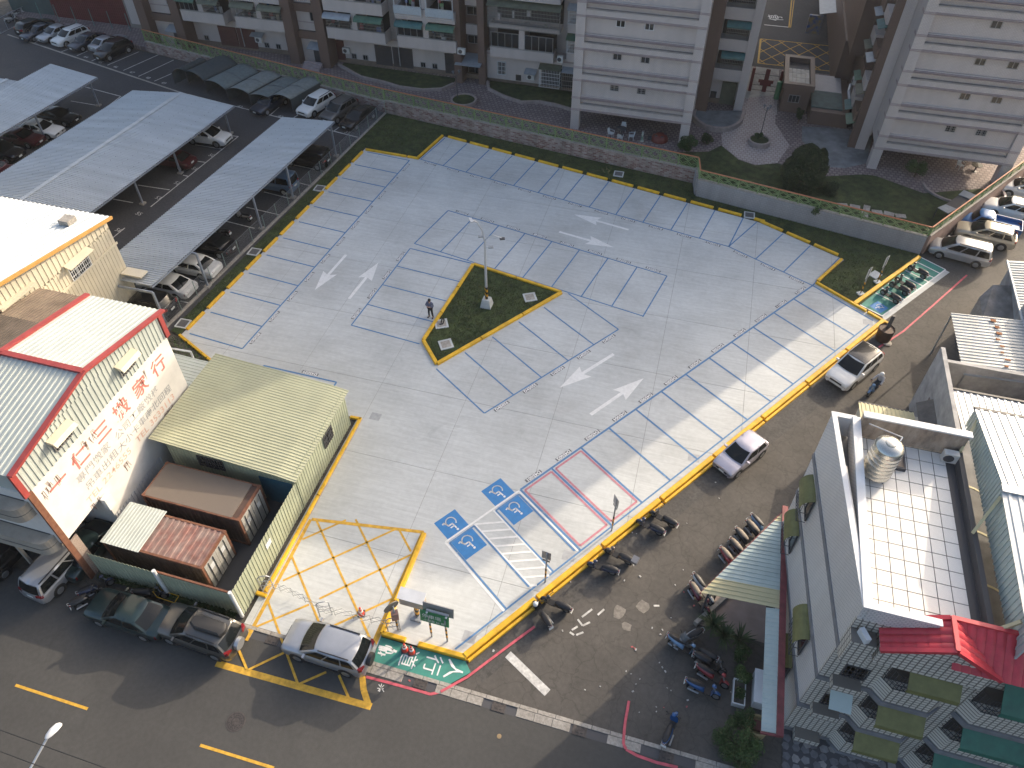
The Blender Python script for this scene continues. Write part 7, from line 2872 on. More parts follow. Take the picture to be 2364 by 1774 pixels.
car('suv', 'grey', (-36.84, 66.06, 1.66), sd_, 'grey SUV with sunroof between a white SUV and a black sedan', mid_g)
car('sedan', 'black', (-34.45, 65.05, 1.44), sd_, 'black sedan beside the chain-link fence corner', mid_g)
car('sedan', 'darkblue', (-44.74, 65.43, 1.44), sd_, 'dark blue car nosing out of the flat car tent', mid_g, far=True)
cd = (-1.0, -0.06)
rdir = (0.998, 0.0)
cg = 'cars under the carport roofs'
car('van', 'black', end_at('van', (-33.74, 55.87, 0.30), (-1, 0.02)), (-1, 0.02), 'black van under the near carport, farthest along the chain-link fence', cg)
car('van', 'blue', end_at('van', (-34.77, 51.20, 0.30), (-1, 0.02)), (-1, 0.02), 'steel blue van under the near carport', cg)
car('sedan', 'black', end_at('sedan', (-35.30, 41.47, 0.40), (-1, 0.02)), (-1, 0.02), 'black sedan with yellow door strip next to the white sedans', cg)
car('sedan', 'white', end_at('sedan', (-35.13, 38.65, 0.30), (-1, 0.02)), (-1, 0.02), 'white sedan tail out under the near carport, upper of two', cg)
car('sedan', 'white', end_at('sedan', (-35.66, 35.98, 0.30), (-1, 0.02)), (-1, 0.02), 'white sedan tail out under the near carport, lower of two', cg)
car('suv', 'black', end_at('suv', (-35.73, 33.58, 0.30), (-1, 0.02)), (-1, 0.02), 'black wagon at the lower end of the near carport', cg)
car('suv', 'white', end_at('suv', (-45.09, 56.95, 0.30), (1, 0.02)), (1, 0.02), 'white SUV nose out under the middle carport', cg)
car('sedan', 'red', end_at('sedan', (-46.05, 52.27, 0.30), (-1, 0.02)), (-1, 0.02), 'dark red car tail out under the middle carport', cg)
car('sedan', 'black', end_at('sedan', (-62.31, 56.47, 0.30), (1, 0.02)), (1, 0.02), 'black sedan nose out under the far carport', cg, far=True)
car('sedan', 'white', end_at('sedan', (-62.13, 53.78, 0.30), (1, 0.02)), (1, 0.02), 'white hatchback nose out under the far carport', cg, far=True)
car('sedan', 'red', end_at('sedan', (-62.80, 51.81, 0.30), (1, 0.02)), (1, 0.02), 'dark red sedan under the far carport beside a white one', cg, far=True)
car('suv', 'black', end_at('suv', (-62.76, 48.95, 0.30), (1, 0.02)), (1, 0.02), 'black SUV with chrome grille under the far carport', cg, far=True)
car('sedan', 'red', (-63.74, 46.27, 1.44), (1, 0.02), 'dark red car cut by the left edge under the far carport', cg, far=True)
ur_g = 'cars parked along the slanting wall'
ud = (-0.99, 0.18)
car('mpv', 'silver', (22.57, 56.89, 1.74), (-0.96, 0.2), 'silver people carrier nearest the motorcycle bays', ur_g)
car('suv', 'champ', (24.93, 59.92, 1.66), (-0.96, 0.2), 'dusty champagne SUV with sunroof behind the silver people carrier', ur_g)
car('pickup', 'tblue', (24.30, 61.78, 1.72), (-0.96, 0.2), 'blue pickup truck parked against the slanting wall', ur_g)
car('suv', 'white', (27.76, 64.47, 1.60), (-0.96, 0.2), 'white topped grey wagon beyond the blue pickup', ur_g)
car('suv', 'white', (29.61, 68.17, 1.60), (-0.96, 0.2), 'white car cut by the right edge near the slanting wall', ur_g)
ln = (ur.x, ur.y)
ln_g = 'cars on the lane and road'
car('suv', 'white', (13.44, 41.71, 1.66), ln, 'white SUV with black roof parked on the lane', ln_g, roofpaint='black')
car('hatch', 'lilac', (6.31, 31.96, 1.43), ln, 'small pale silver hatchback parked on the lane', ln_g)
car('suv', 'silver', (-12.65, 13.44, 1.68), (-1, 0.02), 'silver SUV with spare wheel waiting at the entrance', ln_g, extra='spare')
car('suv', 'bronze', (-19.32, 12.42, 1.68), (-1, 0.04), 'bronze grey SUV with black roof box and spare wheel on the road', ln_g, extra='box')
car('sedan', 'green', (-23.74, 12.28, 1.42), (-1, 0.02), 'dark green old sedan parked on the road', ln_g)
car('mpv', 'silver', (-29.50, 13.17, 1.75), (0.1, 1), 'silver people carrier backed out of the garage under the sign building', ln_g)
car('sedan', 'black', (-33.02, 13.45, 1.44), (0.1, 1), 'dark car cut by the left edge under the balconies', ln_g)
car('sedan', 'green', (-28.75, 14.93, 1.50), (0.05, 1), 'dark green car inside the garage behind the people carrier', ln_g)


# ------------------------------------------------------------------ scooters and motorcycles
SEATM = mat('seat_vinyl', (0.014, 0.014, 0.016), 0.5, var=0.1, vscale=6)
SCO = {'black': paint('scooter_black', (0.015, 0.016, 0.018), 0.2), 'blue': paint('scooter_blue', (0.02, 0.09, 0.25), 0.2), 'red': paint('scooter_red', (0.25, 0.02, 0.025), 0.1), 'white': paint('scooter_white', (0.55, 0.55, 0.53), 0.0), 'grey': paint('scooter_grey', (0.2, 0.2, 0.21), 0.3), 'navy': paint('scooter_navy', (0.02, 0.03, 0.07), 0.2), 'maroon': paint('scooter_maroon', (0.12, 0.015, 0.03), 0.2), 'ltblue': paint('scooter_light_blue', (0.16, 0.27, 0.42), 0.2), 'brown': paint('scooter_brown', (0.1, 0.08, 0.07), 0.3)}
SEATT = mat('seat_tan', (0.17, 0.14, 0.11), 0.6, var=0.15, vscale=5)
SM = {}


def loft(secs, cap=True):
    """loft through cross sections given as equal length lists of points"""
    mb = MB()
    n = len(secs[0])
    vs = [p for s in secs for p in s]
    fs = []
    for i in range(len(secs) - 1):
        for j in range(n):
            a, b = i * n + j, i * n + (j + 1) % n
            fs.append((a, b, b + n, a + n))
    if cap:
        fs += [tuple(range(n - 1, -1, -1)), tuple(range((len(secs) - 1) * n, len(secs) * n))]
    mb.add(vs, fs)
    return mb


def oval(x, z, w, h, n=10, tilt=0.0):
    return [(x + tilt * h * math.sin(2 * math.pi * i / n), w * math.cos(2 * math.pi * i / n), z + h * math.sin(2 * math.pi * i / n)) for i in range(n)]


def scooter_meshes():
    if SM:
        return SM

    def add(name, mb, m, smooth=True):
        me = mb.mesh(name)
        if smooth:
            me.polygons.foreach_set('use_smooth', [True] * len(me.polygons))
            me.set_sharp_from_angle(angle=R(50))
        me.materials.append(m)
        SM.setdefault(name, []).append((me, m is None))
    for x in (0.62, -0.58):
        mb = MB()
        mb.tube((x, -0.055, 0.25), (x, 0.055, 0.25), 0.25, 18)
        add('wheel', mb, TYRE)
        mb = MB()
        mb.tube((x, -0.062, 0.25), (x, 0.062, 0.25), 0.15, 12)
        me = mb.mesh('rim')
        me.materials.append(RIM)
        SM['wheel'][-1] = SM['wheel'][-1] + (me,)
    add('rear_body', loft([oval(-0.92, 0.66, 0.05, 0.07), oval(-0.82, 0.64, 0.13, 0.12), oval(-0.55, 0.56, 0.18, 0.17), oval(-0.25, 0.5, 0.18, 0.19), oval(-0.05, 0.42, 0.15, 0.17), oval(0.02, 0.36, 0.13, 0.12)]), None)
    add('seat', loft([oval(-0.88, 0.77, 0.07, 0.03), oval(-0.78, 0.785, 0.13, 0.05), oval(-0.5, 0.765, 0.16, 0.06), oval(-0.3, 0.74, 0.15, 0.055), oval(-0.08, 0.73, 0.11, 0.045), oval(0.0, 0.71, 0.06, 0.03)]), SEATM)
    mb = MB()
    mb.box(-0.02, 0.36, -0.15, 0.15, 0.27, 0.33)
    add('floorboard', mb, TRIM, False)
    add('front_shield', loft([oval(0.36, 0.32, 0.17, 0.04, 10, 0), oval(0.4, 0.45, 0.2, 0.04, 10), oval(0.43, 0.62, 0.19, 0.05, 10), oval(0.44, 0.78, 0.13, 0.05, 10), oval(0.42, 0.88, 0.07, 0.03, 10)]), None)
    mb = MB()
    mb.tube((0.42, 0, 0.8), (0.62, 0, 0.25), 0.035, 8)
    add('fork', mb, STEELG)
    add('front_fender', loft([oval(0.42, 0.44, 0.05, 0.02), oval(0.5, 0.52, 0.09, 0.035), oval(0.66, 0.53, 0.09, 0.035), oval(0.8, 0.44, 0.06, 0.03)]), None)
    mb = MB()
    mb.path([(0.24, 0.34, 0.98), (0.34, 0.2, 1.0), (0.4, 0, 0.98), (0.34, -0.2, 1.0), (0.24, -0.34, 0.98)], 0.018, 6)
    add('handlebar', mb, TRIM)
    add('headlight_cowl', loft([oval(0.3, 0.96, 0.06, 0.04), oval(0.38, 0.97, 0.12, 0.07), oval(0.48, 0.95, 0.1, 0.07), oval(0.52, 0.93, 0.05, 0.04)]), None)
    for sg in (1, -1):
        mb = MB()
        mb.path([(0.3, sg * 0.25, 1.0), (0.3, sg * 0.3, 1.15)], 0.008, 5)
        mb.obox((0.3, sg * 0.32, 1.13), 0.02, 0.12, 0.07)
        add('mirror', mb, TRIM, False)
    mb = MB()
    mb.box(-0.95, -0.9, -0.09, 0.09, 0.6, 0.68)
    add('taillight', mb, TAILL, False)
    mb = MB()
    mb.hexa([(-0.98, -0.13, 0.42), (-0.96, -0.13, 0.42), (-0.96, 0.13, 0.42), (-0.98, 0.13, 0.42), (-0.94, -0.13, 0.56), (-0.92, -0.13, 0.56), (-0.92, 0.13, 0.56), (-0.94, 0.13, 0.56)])
    add('number_plate', mb, PLATE, False)
    mb = MB()
    mb.tube((-0.2, -0.2, 0.24), (-0.75, -0.22, 0.34), 0.045, 8)
    add('exhaust', mb, STEELG)
    mb = MB()
    mb.path([(-0.86, 0.1, 0.72), (-0.98, 0.08, 0.78), (-0.98, -0.08, 0.78), (-0.86, -0.1, 0.72)], 0.014, 5)
    add('grab_rail', mb, STEELG)
    return SM


def scooter(pt, seat, dirv, label, group='parked scooters', seatm=None, lean=0.14, acc=None, name='scooter'):
    d = Vector((dirv[0], dirv[1], 0)).normalized()
    loc = Vector((seat[0], seat[1], 0)) + d * 0.45
    t = thing(name, label, 'scooter', (loc.x, loc.y, -0.03), math.atan2(d.y, d.x), group)
    t.rotation_euler = (-lean, 0, math.atan2(d.y, d.x))
    XF[t.name] = Matrix.Translation((loc.x, loc.y, -0.03)) @ Matrix.Rotation(math.atan2(d.y, d.x), 4, 'Z') @ Matrix.Rotation(-lean, 4, 'X')
    for nm, lst in scooter_meshes().items():
        for e in lst:
            o = put(nm, e[0], t)
            if e[1]:
                o.material_slots[0].link = 'OBJECT'
                o.material_slots[0].material = SCO[pt]
            if nm == 'seat' and seatm:
                o.material_slots[0].link = 'OBJECT'
                o.material_slots[0].material = seatm
            if len(e) > 2:
                put('rim', e[2], o)
    if acc == 'screen':
        mb = MB()
        v, f = [], []
        for j in range(4):
            for i in range(5):
                y = -0.24 + 0.12 * i
                v.append((0.5 - 0.1 * (y / 0.24) ** 2 - j * 0.06, y * (1 - 0.1 * j), 0.95 + j * 0.17))
        for j in range(3):
            for i in range(4):
                a = j * 5 + i
                f.append((a, a + 1, a + 6, a + 5))
        mb.add(v, f)
        o = mb.build('wind_screen', mat('screen_plastic', (0.12, 0.13, 0.14), 0.25, spec=0.6), t, True, True)
        o.modifiers.new('thick', 'SOLIDIFY').thickness = 0.006
    if acc == 'helmet':
        mb = MB()
        mb.lathe([(0.13, 0), (0.14, 0.06), (0.12, 0.14), (0.07, 0.19), (0, 0.21)], 14, (0.34, 0.1, 1.02))
        mb.build('helmet', PNT['white'], t, True, True)
    if acc == 'box':
        mb = MB()
        mb.box(-1.15, -0.8, -0.2, 0.2, 0.82, 1.1)
        mb.build('top_box', SCO['grey'], t, False, True)
    return t


lg = 'scooters parked along the yellow kerb'
scooter('black', (2.32, 25.52, 0.75), (-0.93, 0.36), 'dark scooter with tall grey wind screen by the kerb', lg, acc='screen')
scooter('navy', (1.67, 24.81, 0.75), (-0.95, 0.3), 'dark blue scooter beside the one with the wind screen', lg)
scooter('brown', (0.29, 22.50, 0.75), (-0.95, 0.3), 'brownish scooter with basket clutter, right of the middle pair', lg, acc='box')
scooter('navy', (-0.47, 21.62, 0.75), (-0.98, 0.1), 'dark blue scooter, left of the middle pair by the kerb', lg)
scooter('black', (-2.45, 18.85, 0.75), (-0.98, 0.2), 'black scooter, right one of the pair nearest the walkway', lg)
scooter('black', (-3.11, 17.89, 0.75), (-0.72, 0.7), 'black scooter with white helmet on the handlebar near the walkway', lg, acc='helmet')
rg = 'scooters parked beside the corner awning'
dn = (-0.72, 0.68)
for p, c_, lb_, st in (((7.06, 26.70, 0.75), 'ltblue', 'light blue scooter at the far end of the row by the awning', None), ((6.83, 26.25, 0.75), 'black', 'black scooter second from the far end of the row by the awning', SEATT), ((6.26, 25.55, 0.75), 'black', 'black scooter with worn brown seat by the awning edge', SEATT), ((6.00, 24.78, 0.75), 'black', 'black scooter with tan seat, second from the near end by the awning', SEATT), ((5.51, 24.07, 0.75), 'red', 'red scooter with tan seat at the near end of the row by the awning', SEATT)):
    scooter(c_, p, (0.75, -0.65) if c_ != 'x' else dn, lb_, rg, st)
scooter('white', (4.20, 22.04, 0.75), (0.72, -0.7), 'white scooter with black seat at the tip of the awning', rg)
scooter('maroon', (4.08, 21.48, 0.75), (0.68, -0.73), 'maroon scooter with pale seat at the tip of the awning', rg, SEATT)
pg = 'scooters parked beside the spiky plants'
scooter('ltblue', (3.44, 18.47, 0.75), (0.95, -0.3), 'pale blue and white scooter with red tail, leftmost by the plants', pg)
scooter('grey', (4.27, 19.18, 0.75), (-0.75, -0.65), 'grey scooter with tilted wind screen behind the plants', pg, acc='screen')
scooter('black', (5.12, 18.34, 0.75), (-0.95, 0.25), 'black scooter touching the spiky plants', pg)
scooter('black', (4.83, 17.92, 0.75), (0.95, -0.2), 'black and grey scooter in the middle of the plant cluster', pg)
scooter('red', (5.01, 17.35, 0.75), (0.95, -0.25), 'red and white scooter below the black ones', pg)
scooter('blue', (4.61, 16.55, 0.75), (0.97, -0.1), 'bright blue scooter lowest in the plant cluster', pg)
scooter('blue', (3.68, 13.92, 0.75), (0.25, 0.97), 'lone dark blue scooter standing by the gutter', pg)
bg_ = 'motorcycles in the green bays'
scooter('black', (16.44, 49.75, 0.75), (-0.72, 0.7), 'black motorcycle nearest the accessible bay', bg_, name='motorcycle')
scooter('black', (17.63, 51.61, 0.75), (-0.72, 0.7), 'black motorcycle in the middle of the green bays', bg_, name='motorcycle')
scooter('black', (17.19, 50.92, 0.75), (-0.72, 0.7), 'black motorcycle tucked beside the middle one', bg_, name='motorcycle')
scooter('black', (18.77, 53.50, 0.75), (-0.72, 0.7), 'black motorcycle at the far end of the green bays', bg_, name='motorcycle')
og = 'scooters at the left'
scooter('black', (-27.11, 12.13, 0.75), (0.5, 0.86), 'black scooter behind the dark green sedan', og)
scooter('navy', (-27.09, 12.78, 0.75), (0.6, 0.8), 'dark blue scooter behind the silver people carrier', og)
scooter('black', (-24.22, 13.40, 0.75), (0.9, 0.3), 'black scooter in the weeds by the container fence', og)
scooter('grey', (-36.66, 45.98, 0.75), (-0.95, 0.2), 'grey green scooter under the near carport', og)
scooter('black', (-37.24, 43.51, 0.75), (-0.97, 0.1), 'black scooter under the near carport beside the black sedan', og)
scooter('black', (29.05, 63.67, 0.75), (-0.5, 0.8), 'dark scooter behind the slanting wall cars', og)
sc_far = 'scooters behind the far guard rail'
for i, p in enumerate(((-88.33, 76.61, 0.75), (-88.46, 77.38, 0.75), (-88.44, 78.19, 0.75), (-88.57, 79.18, 0.75), (-88.63, 80.21, 0.75))):
    scooter(('white', 'black', 'white', 'grey', 'white')[i], p, (0.3, 0.95), ('white', 'black', 'white', 'grey', 'white')[i] + ' scooter behind the guard rail, ' + ('first', 'second', 'third', 'fourth', 'fifth')[i] + ' from the left', sc_far)
# green motorcycle bays
bay = poly('motorcycle_bay', [(19.06, 56.21, 0.00), (20.76, 55.07, 0.00), (15.47, 47.85, 0.00), (13.93, 48.74, 0.00)], 0.004, GREENP)
b0, b1_ = Vector((20.76, 55.07, 0.00)[:2]), Vector((15.47, 47.85, 0.00)[:2])
c0, c1_ = Vector((19.06, 56.21, 0.00)[:2]), Vector((13.93, 48.74, 0.00)[:2])
for f in (0.0, 0.09, 0.19, 0.28, 0.37, 0.46, 0.56, 0.66, 0.76, 1.0):
    line(b0.lerp(b1_, f), c0.lerp(c1_, f), 0.1, WHT, 'bay_line', 0.01, bay)
line(b0, b1_, 0.1, WHT, 'bay_line', 0.0115, bay)
wheelchair((15.30, 48.85, 0.00), (0.75, -0.65), (-0.65, -0.75), 1.0, bay, z=0.012)
ap_ = poly('concrete_apron', [(20.76, 55.01, 0.00), (21.04, 54.80, 0.00), (15.58, 47.33, 0.00), (15.47, 47.79, 0.00)], 0.002, CONC)


# ------------------------------------------------------------------ lamp post on the island
HAZ = bpy.data.materials.new('hazard_stripes')
HAZ.use_nodes = True
n, l = HAZ.node_tree.nodes, HAZ.node_tree.links
tc = n.new('ShaderNodeTexCoord')
mp = n.new('ShaderNodeMapping')
mp.inputs['Rotation'].default_value = (0, R(40), R(20))
wv = n.new('ShaderNodeTexWave')
wv.inputs['Scale'].default_value = 1.1
rp = n.new('ShaderNodeValToRGB')
rp.color_ramp.interpolation = 'CONSTANT'
rp.color_ramp.elements[0].color = (0.015, 0.015, 0.015, 1)
rp.color_ramp.elements[1].color = (0.6, 0.3, 0.02, 1)
rp.color_ramp.elements[1].position = 0.5
l.new(tc.outputs['Object'], mp.inputs[0])
l.new(mp.outputs[0], wv.inputs['Vector'])
l.new(wv.outputs[0], rp.inputs[0])
l.new(rp.outputs[0], n['Principled BSDF'].inputs['Base Color'])
POLE = mat('white_pole', (0.5, 0.52, 0.54), 0.45, 0.4)

lp = (-13.47, 40.93, 0.00)
px_, py_ = lp[0], lp[1]
t = thing('lamp_post', 'tall galvanised lamp post with cameras on the triangular island', 'lamp post', (px_, py_, 0.05))
mb = MB()
mb.hexa([(px_ - .42, py_ - .42, .05), (px_ + .42, py_ - .42, .05), (px_ + .42, py_ + .42, .05), (px_ - .42, py_ + .42, .05), (px_ - .28, py_ - .28, .75), (px_ + .28, py_ - .28, .75), (px_ + .28, py_ + .28, .75), (px_ - .28, py_ + .28, .75)])
mb.build('base', CONC, t)
mb = MB()
mb.tube((px_, py_, 0.75), (px_, py_, 1.9), 0.12, 12)
mb.build('hazard_band', HAZ, t)
mb = MB()
mb.tube((px_, py_, 1.9), (px_, py_, 6.0), 0.1, 12, 0.075)
mb.build('pole', POLE, t, True)
top_ = Vector((-14.11, 40.05, 8.40))
b0_ = Vector((px_, py_, 6.0))
mb = MB()
pts = [b0_, b0_.lerp(top_, 0.35) + Vector((0.12, 0.1, 0.35)), b0_.lerp(top_, 0.7) + Vector((0.1, 0.1, 0.35)), top_]
mb.path(pts, 0.05, 8)
mb.build('curved_arm', POLE, t)
mb = MB()
mb.obox((top_.x, top_.y, top_.z - 0.06), 0.5, 0.22, 0.1, 2.2)
mb.build('lamp_head', POLE, t)
mb = MB()
mb.path([b0_, b0_ + Vector((0.15, 0.1, 0.4)), b0_ + Vector((0.5, 0.3, 0.55)), b0_ + Vector((1.1, 0.45, 0.3))], 0.035, 8)
mb.build('side_arm', POLE, t)
for q in ((1.15, 0.45, 6.2), (-0.3, 0.05, 6.4), (0.4, 0.1, 5.55)):
    mb = MB()
    mb.obox((px_ + q[0], py_ + q[1], q[2]), 0.36, 0.2, 0.1, 0.4)
    mb.build('camera_box', DKG if q[0] > 1 else STEELG, t)
for q in ((-0.3, 0.05, 6.45), (0.4, 0.1, 5.6)):
    mb = MB()
    mb.tube((px_, py_, q[2] - 0.1), (px_ + q[0], py_ + q[1], q[2]), 0.02, 6)
    mb.build('bracket', POLE, t)
for p, lab, a in (((-10.53, 42.68, 0.00), 'pale square inspection cover in the right corner of the island', 0.5), ((-15.05, 36.05, 0.00), 'pale square inspection cover at the blunt end of the island', 0.6), ((-16.09, 38.01, 0.00), 'pale cover plate with a black cable on the island edge', 0.5)):
    t = thing('inspection_cover', lab, 'cover', (p[0], p[1], 0.06), a)
    mb = MB()
    mb.box(-0.48, 0.48, -0.48, 0.48, 0, 0.07)
    mb.build('slab', CONC, t, local=True)
    mb = MB()
    mb.box(-0.34, 0.34, -0.34, 0.34, 0.07, 0.076)
    mb.build('lid', CONC_D, t, local=True)
    if 'cable' in lab:
        mb = MB()
        mb.path([(0.0, 0.1, 0.08), (0.1, 0.15, 0.4), (0.25, 0.1, 0.35), (0.1, -0.1, 0.12), (-0.15, -0.1, 0.1)], 0.045, 6)
        mb.build('cable', TRIM, t, local=True)
for p, lab in (((-6.98, 61.98, 0.00), 'square drain cover in the grass below the brick wall'), ((5.18, 58.46, 0.00), 'square drain cover in the grass by the bent stalls'), ((-32.92, 52.19, 0.00), 'square drain cover on the verge, farthest by the chain-link fence'), ((-33.88, 42.09, 0.00), 'square drain cover on the verge, in the middle of the left row'), ((-34.58, 32.90, 0.00), 'square drain cover at the lower end of the verge')):
    t = thing('drain_cover', lab, 'drain', (p[0], p[1], 0.02), 0.03)
    mb = MB()
    for q in ((-0.46, 0.46, -0.46, -0.36), (-0.46, 0.46, 0.36, 0.46), (-0.46, -0.36, -0.36, 0.36), (0.36, 0.46, -0.36, 0.36)):
        mb.box(*q, 0, 0.08)
    mb.build('frame', CONC, t, local=True)
    mb = MB()
    mb.box(-0.36, 0.36, -0.36, 0.36, 0, 0.06)
    mb.build('grate', mat('grate_grey', (0.12, 0.12, 0.12), 0.6, 0.3, var=0.2, vscale=20), t, local=True)
for p in ((-17.32, 28.50, 0.00), (-6.80, 16.10, 0.00), (14.39, 46.83, 0.00), (3.19, 30.77, 0.00), (-2.87, 22.02, 0.00)):
    q = poly('slab_patch', [(p[0] - 0.35, p[1] - 0.3), (p[0] + 0.35, p[1] - 0.3), (p[0] + 0.35, p[1] + 0.3), (p[0] - 0.35, p[1] + 0.3)], 0.004, mat('patch_concrete', (0.36, 0.37, 0.38), 0.8, var=0.12, vscale=4), lot)


# ------------------------------------------------------------------ signs
def post(t, x, y, z0, z1, r=0.045, band=(0.5, 1.4)):
    mb = MB()
    mb.tube((x, y, z0), (x, y, z1), r, 8)
    mb.build('post', STEELG, t)
    mb = MB()
    mb.tube((x, y, band[0]), (x, y, band[1]), r + 0.006, 8)
    mb.build('hazard_band', HAZ, t)


SIGNB = mat('sign_back_grey', (0.3, 0.3, 0.3), 0.5, 0.4, var=0.1, vscale=4)
SIGNG = mat('sign_green', (0.02, 0.2, 0.07), 0.5, var=0.12, vscale=4)
p1, p2 = (-8.68, 15.61, 0.00), (-7.82, 15.59, 0.00)
t = thing('notice_board', 'green car park notice board on two striped posts at the entrance corner', 'sign', ((p1[0] + p2[0]) / 2, (p1[1] + p2[1]) / 2, 0))
for p in (p1, p2):
    post(t, p[0], p[1], 0, 2.3, 0.05, (0.45, 1.5))
xa, xb, yy = p1[0] - 0.45, p2[0] + 0.2, (p1[1] + p2[1]) / 2 - 0.07
mb = MB()
mb.plate([(xa, yy, 1.75), (xb, yy, 1.75), (xb, yy + 0.12, 2.6), (xa, yy + 0.12, 2.6)], 0.05)
gb = mb.build('green_board', SIGNG, t)
letters('停車場', 0.34, WHT, t, frame_m((xa + 0.62, yy + 0.03, 2.3), (1, 0, 0), (0, 0.12, 0.85)), 'lettering')
letters('小型車 56 格', 0.2, WHT, t, frame_m((xa + 0.75, yy - 0.015, 1.97), (1, 0, 0), (0, 0.12, 0.85)), 'lettering')
mb = MB()
mb.plate([(xa + 0.1, yy + 0.24, 2.35), (xb + 0.2, yy + 0.24, 2.35), (xb + 0.2, yy + 0.36, 3.05), (xa + 0.1, yy + 0.36, 3.05)], 0.05)
mb.build('upper_board', SIGNB, t)
mb = MB()
mb.tube((xa + 0.35, yy + 0.14, 2.78), (xb, yy + 0.14, 2.78), 0.07, 8)
mb.build('light_tube', STEELG, t)
for x in (xa + 0.4, xb - 0.1):
    mb = MB()
    mb.lathe([(0.05, 0), (0.06, 0.05), (0, 0.1)], 8, (x, yy + 0.05, 2.66))
    mb.build('spot_lamp', WFRAME, t)
pb = (-9.76, 16.40, 0.00)
t = thing('payment_kiosk', 'white roofed notice cabinet on a thick striped post at the entrance', 'cabinet', (pb[0], pb[1], 0))
mb = MB()
mb.box(pb[0] - 0.3, pb[0] + 0.3, pb[1] - 0.3, pb[1] + 0.3, 0, 0.18)
mb.build('footing', STEELG, t)
post(t, pb[0], pb[1], 0.18, 1.5, 0.12, (0.3, 1.2))
mb = MB()
mb.box(pb[0] - 0.75, pb[0] + 0.55, pb[1] - 0.25, pb[1] + 0.2, 1.5, 2.3)
mb.build('cabinet', mat('cabinet_beige', (0.36, 0.32, 0.28), 0.6, var=0.08, vscale=3), t)
mb = MB()
mb.plate([(pb[0] - 0.8, pb[1] - 0.35, 2.3), (pb[0] + 0.6, pb[1] - 0.35, 2.3), (pb[0] + 0.6, pb[1] + 0.25, 2.42), (pb[0] - 0.8, pb[1] + 0.25, 2.42)], 0.05)
mb.build('roof', WPAINT, t)
pd = (-10.50, 15.48, 0.00)
t = thing('traffic_mirror', 'round traffic sign disc on a striped post beside the lattice gate', 'sign', (pd[0], pd[1], 0))
post(t, pd[0], pd[1], 0, 2.6, 0.055, (0.4, 1.3))
mb = MB()
nrm = Vector((0.75, -0.55, -0.12)).normalized()
c_ = Vector((pd[0] - 0.05, pd[1] - 0.05, 2.55))
s_ = nrm.cross(Vector((0, 0, 1))).normalized()
u_ = s_.cross(nrm)
mb.plate([c_ + (s_ * math.cos(i * math.pi / 10) + u_ * math.sin(i * math.pi / 10)) * 0.42 for i in range(20)], 0.04, tuple(nrm))
mb.build('disc', mat('disc_back', (0.14, 0.135, 0.12), 0.6), t)
mb = MB()
mb.obox((pd[0], pd[1], 1.3), 0.36, 0.3, 0.6, 0.5)
mb.build('control_box', mat('box_pinkish', (0.3, 0.17, 0.14), 0.6, var=0.2, vscale=4), t)
for b_, tp, lab in (((-3.76, 20.12, 0.00), 3.1, 'small grey sign on a striped post behind the accessible stalls'), ((-0.84, 24.26, 0.00), 3.3, 'tall grey sign plate on a striped post behind the red stalls')):
    t = thing('stall_sign', lab, 'sign', b_)
    post(t, b_[0], b_[1], 0, tp - 0.1, 0.045, (0.6, 1.5))
    for zz, w_, h_ in ((tp - 0.75, 0.5, 0.7), (tp - 1.0, 0.42, 0.18)):
        mb = MB()
        a_ = Vector((ur.x, ur.y, 0)) if 'small' in lab else Vector((ur.x * 0.3 + nr.x, ur.y * 0.3 + nr.y, 0)).normalized()
        if 'small' in lab:
            a_ = Vector((1, -0.1, 0)).normalized()
        q = Vector((b_[0], b_[1], zz)) + Vector((-0.03, 0.05, 0))
        mb.plate([q - a_ * w_ / 2, q + a_ * w_ / 2, q + a_ * w_ / 2 + Vector((0, 0, h_)), q - a_ * w_ / 2 + Vector((0, 0, h_))], 0.02)
        mb.build('sign_plate', SIGNB, t)
for b_, lab in (((14.00, 50.06, 0.00), 'leaning white sign on a striped post at the lawn tip, nearer one'), ((15.36, 51.90, 0.00), 'leaning white sign on a striped post by the motorcycle bays, farther one')):
    t = thing('bay_sign', lab, 'sign', b_)
    mb = MB()
    mb.obox((b_[0], b_[1], 0.0), 0.5, 0.4, 0.12, 0.6)
    mb.build('footing', CONC, t)
    post(t, b_[0], b_[1], 0.1, 2.6, 0.05, (0.3, 1.2))
    mb = MB()
    a_ = Vector((0.55, 0.83, 0))
    q = Vector((b_[0], b_[1], 1.6))
    mb.plate([q - a_ * 0.25, q + a_ * 0.3, q + a_ * 0.3 + Vector((0, 0, 0.95)), q - a_ * 0.25 + Vector((0, 0, 0.95))], 0.02)
    mb.build('sign_plate', PALER, t)
p = (15.26, 52.80, 0.00)
t = thing('inspection_cover', 'pale square cover in the lawn beside the leaning signs', 'cover', (p[0], p[1], 0.02), 0.9)
mb = MB()
mb.box(-0.45, 0.45, -0.35, 0.35, 0, 0.06)
mb.build('slab', CONC, t, local=True)

# ------------------------------------------------------------------ traffic cones
CONE = mat('cone_red', (0.55, 0.05, 0.03), 0.5, var=0.08, vscale=6)


def cone(label, p):
    t = thing('traffic_cone', label, 'traffic cone', (p[0], p[1], 0.005), 0.4)
    mb = MB()
    mb.box(-0.2, 0.2, -0.2, 0.2, 0, 0.035)
    mb.build('base', DKG, t, local=True)
    mb = MB()
    mb.lathe([(0.17, 0.035), (0.15, 0.1), (0.045, 0.7), (0.0, 0.71)], 16)
    mb.build('body', CONE, t, True, True)
    mb = MB()
    mb.lathe([(0.118, 0.3), (0.094, 0.44), (0.09, 0.44), (0.11, 0.3)], 16)
    mb.build('reflective_band', WHT, t, True, True)
    mb = MB()
    mb.lathe([(0.075, 0.55), (0.066, 0.6), (0.06, 0.6), (0.07, 0.55)], 16)
    mb.build('reflective_band', WHT, t, True, True)


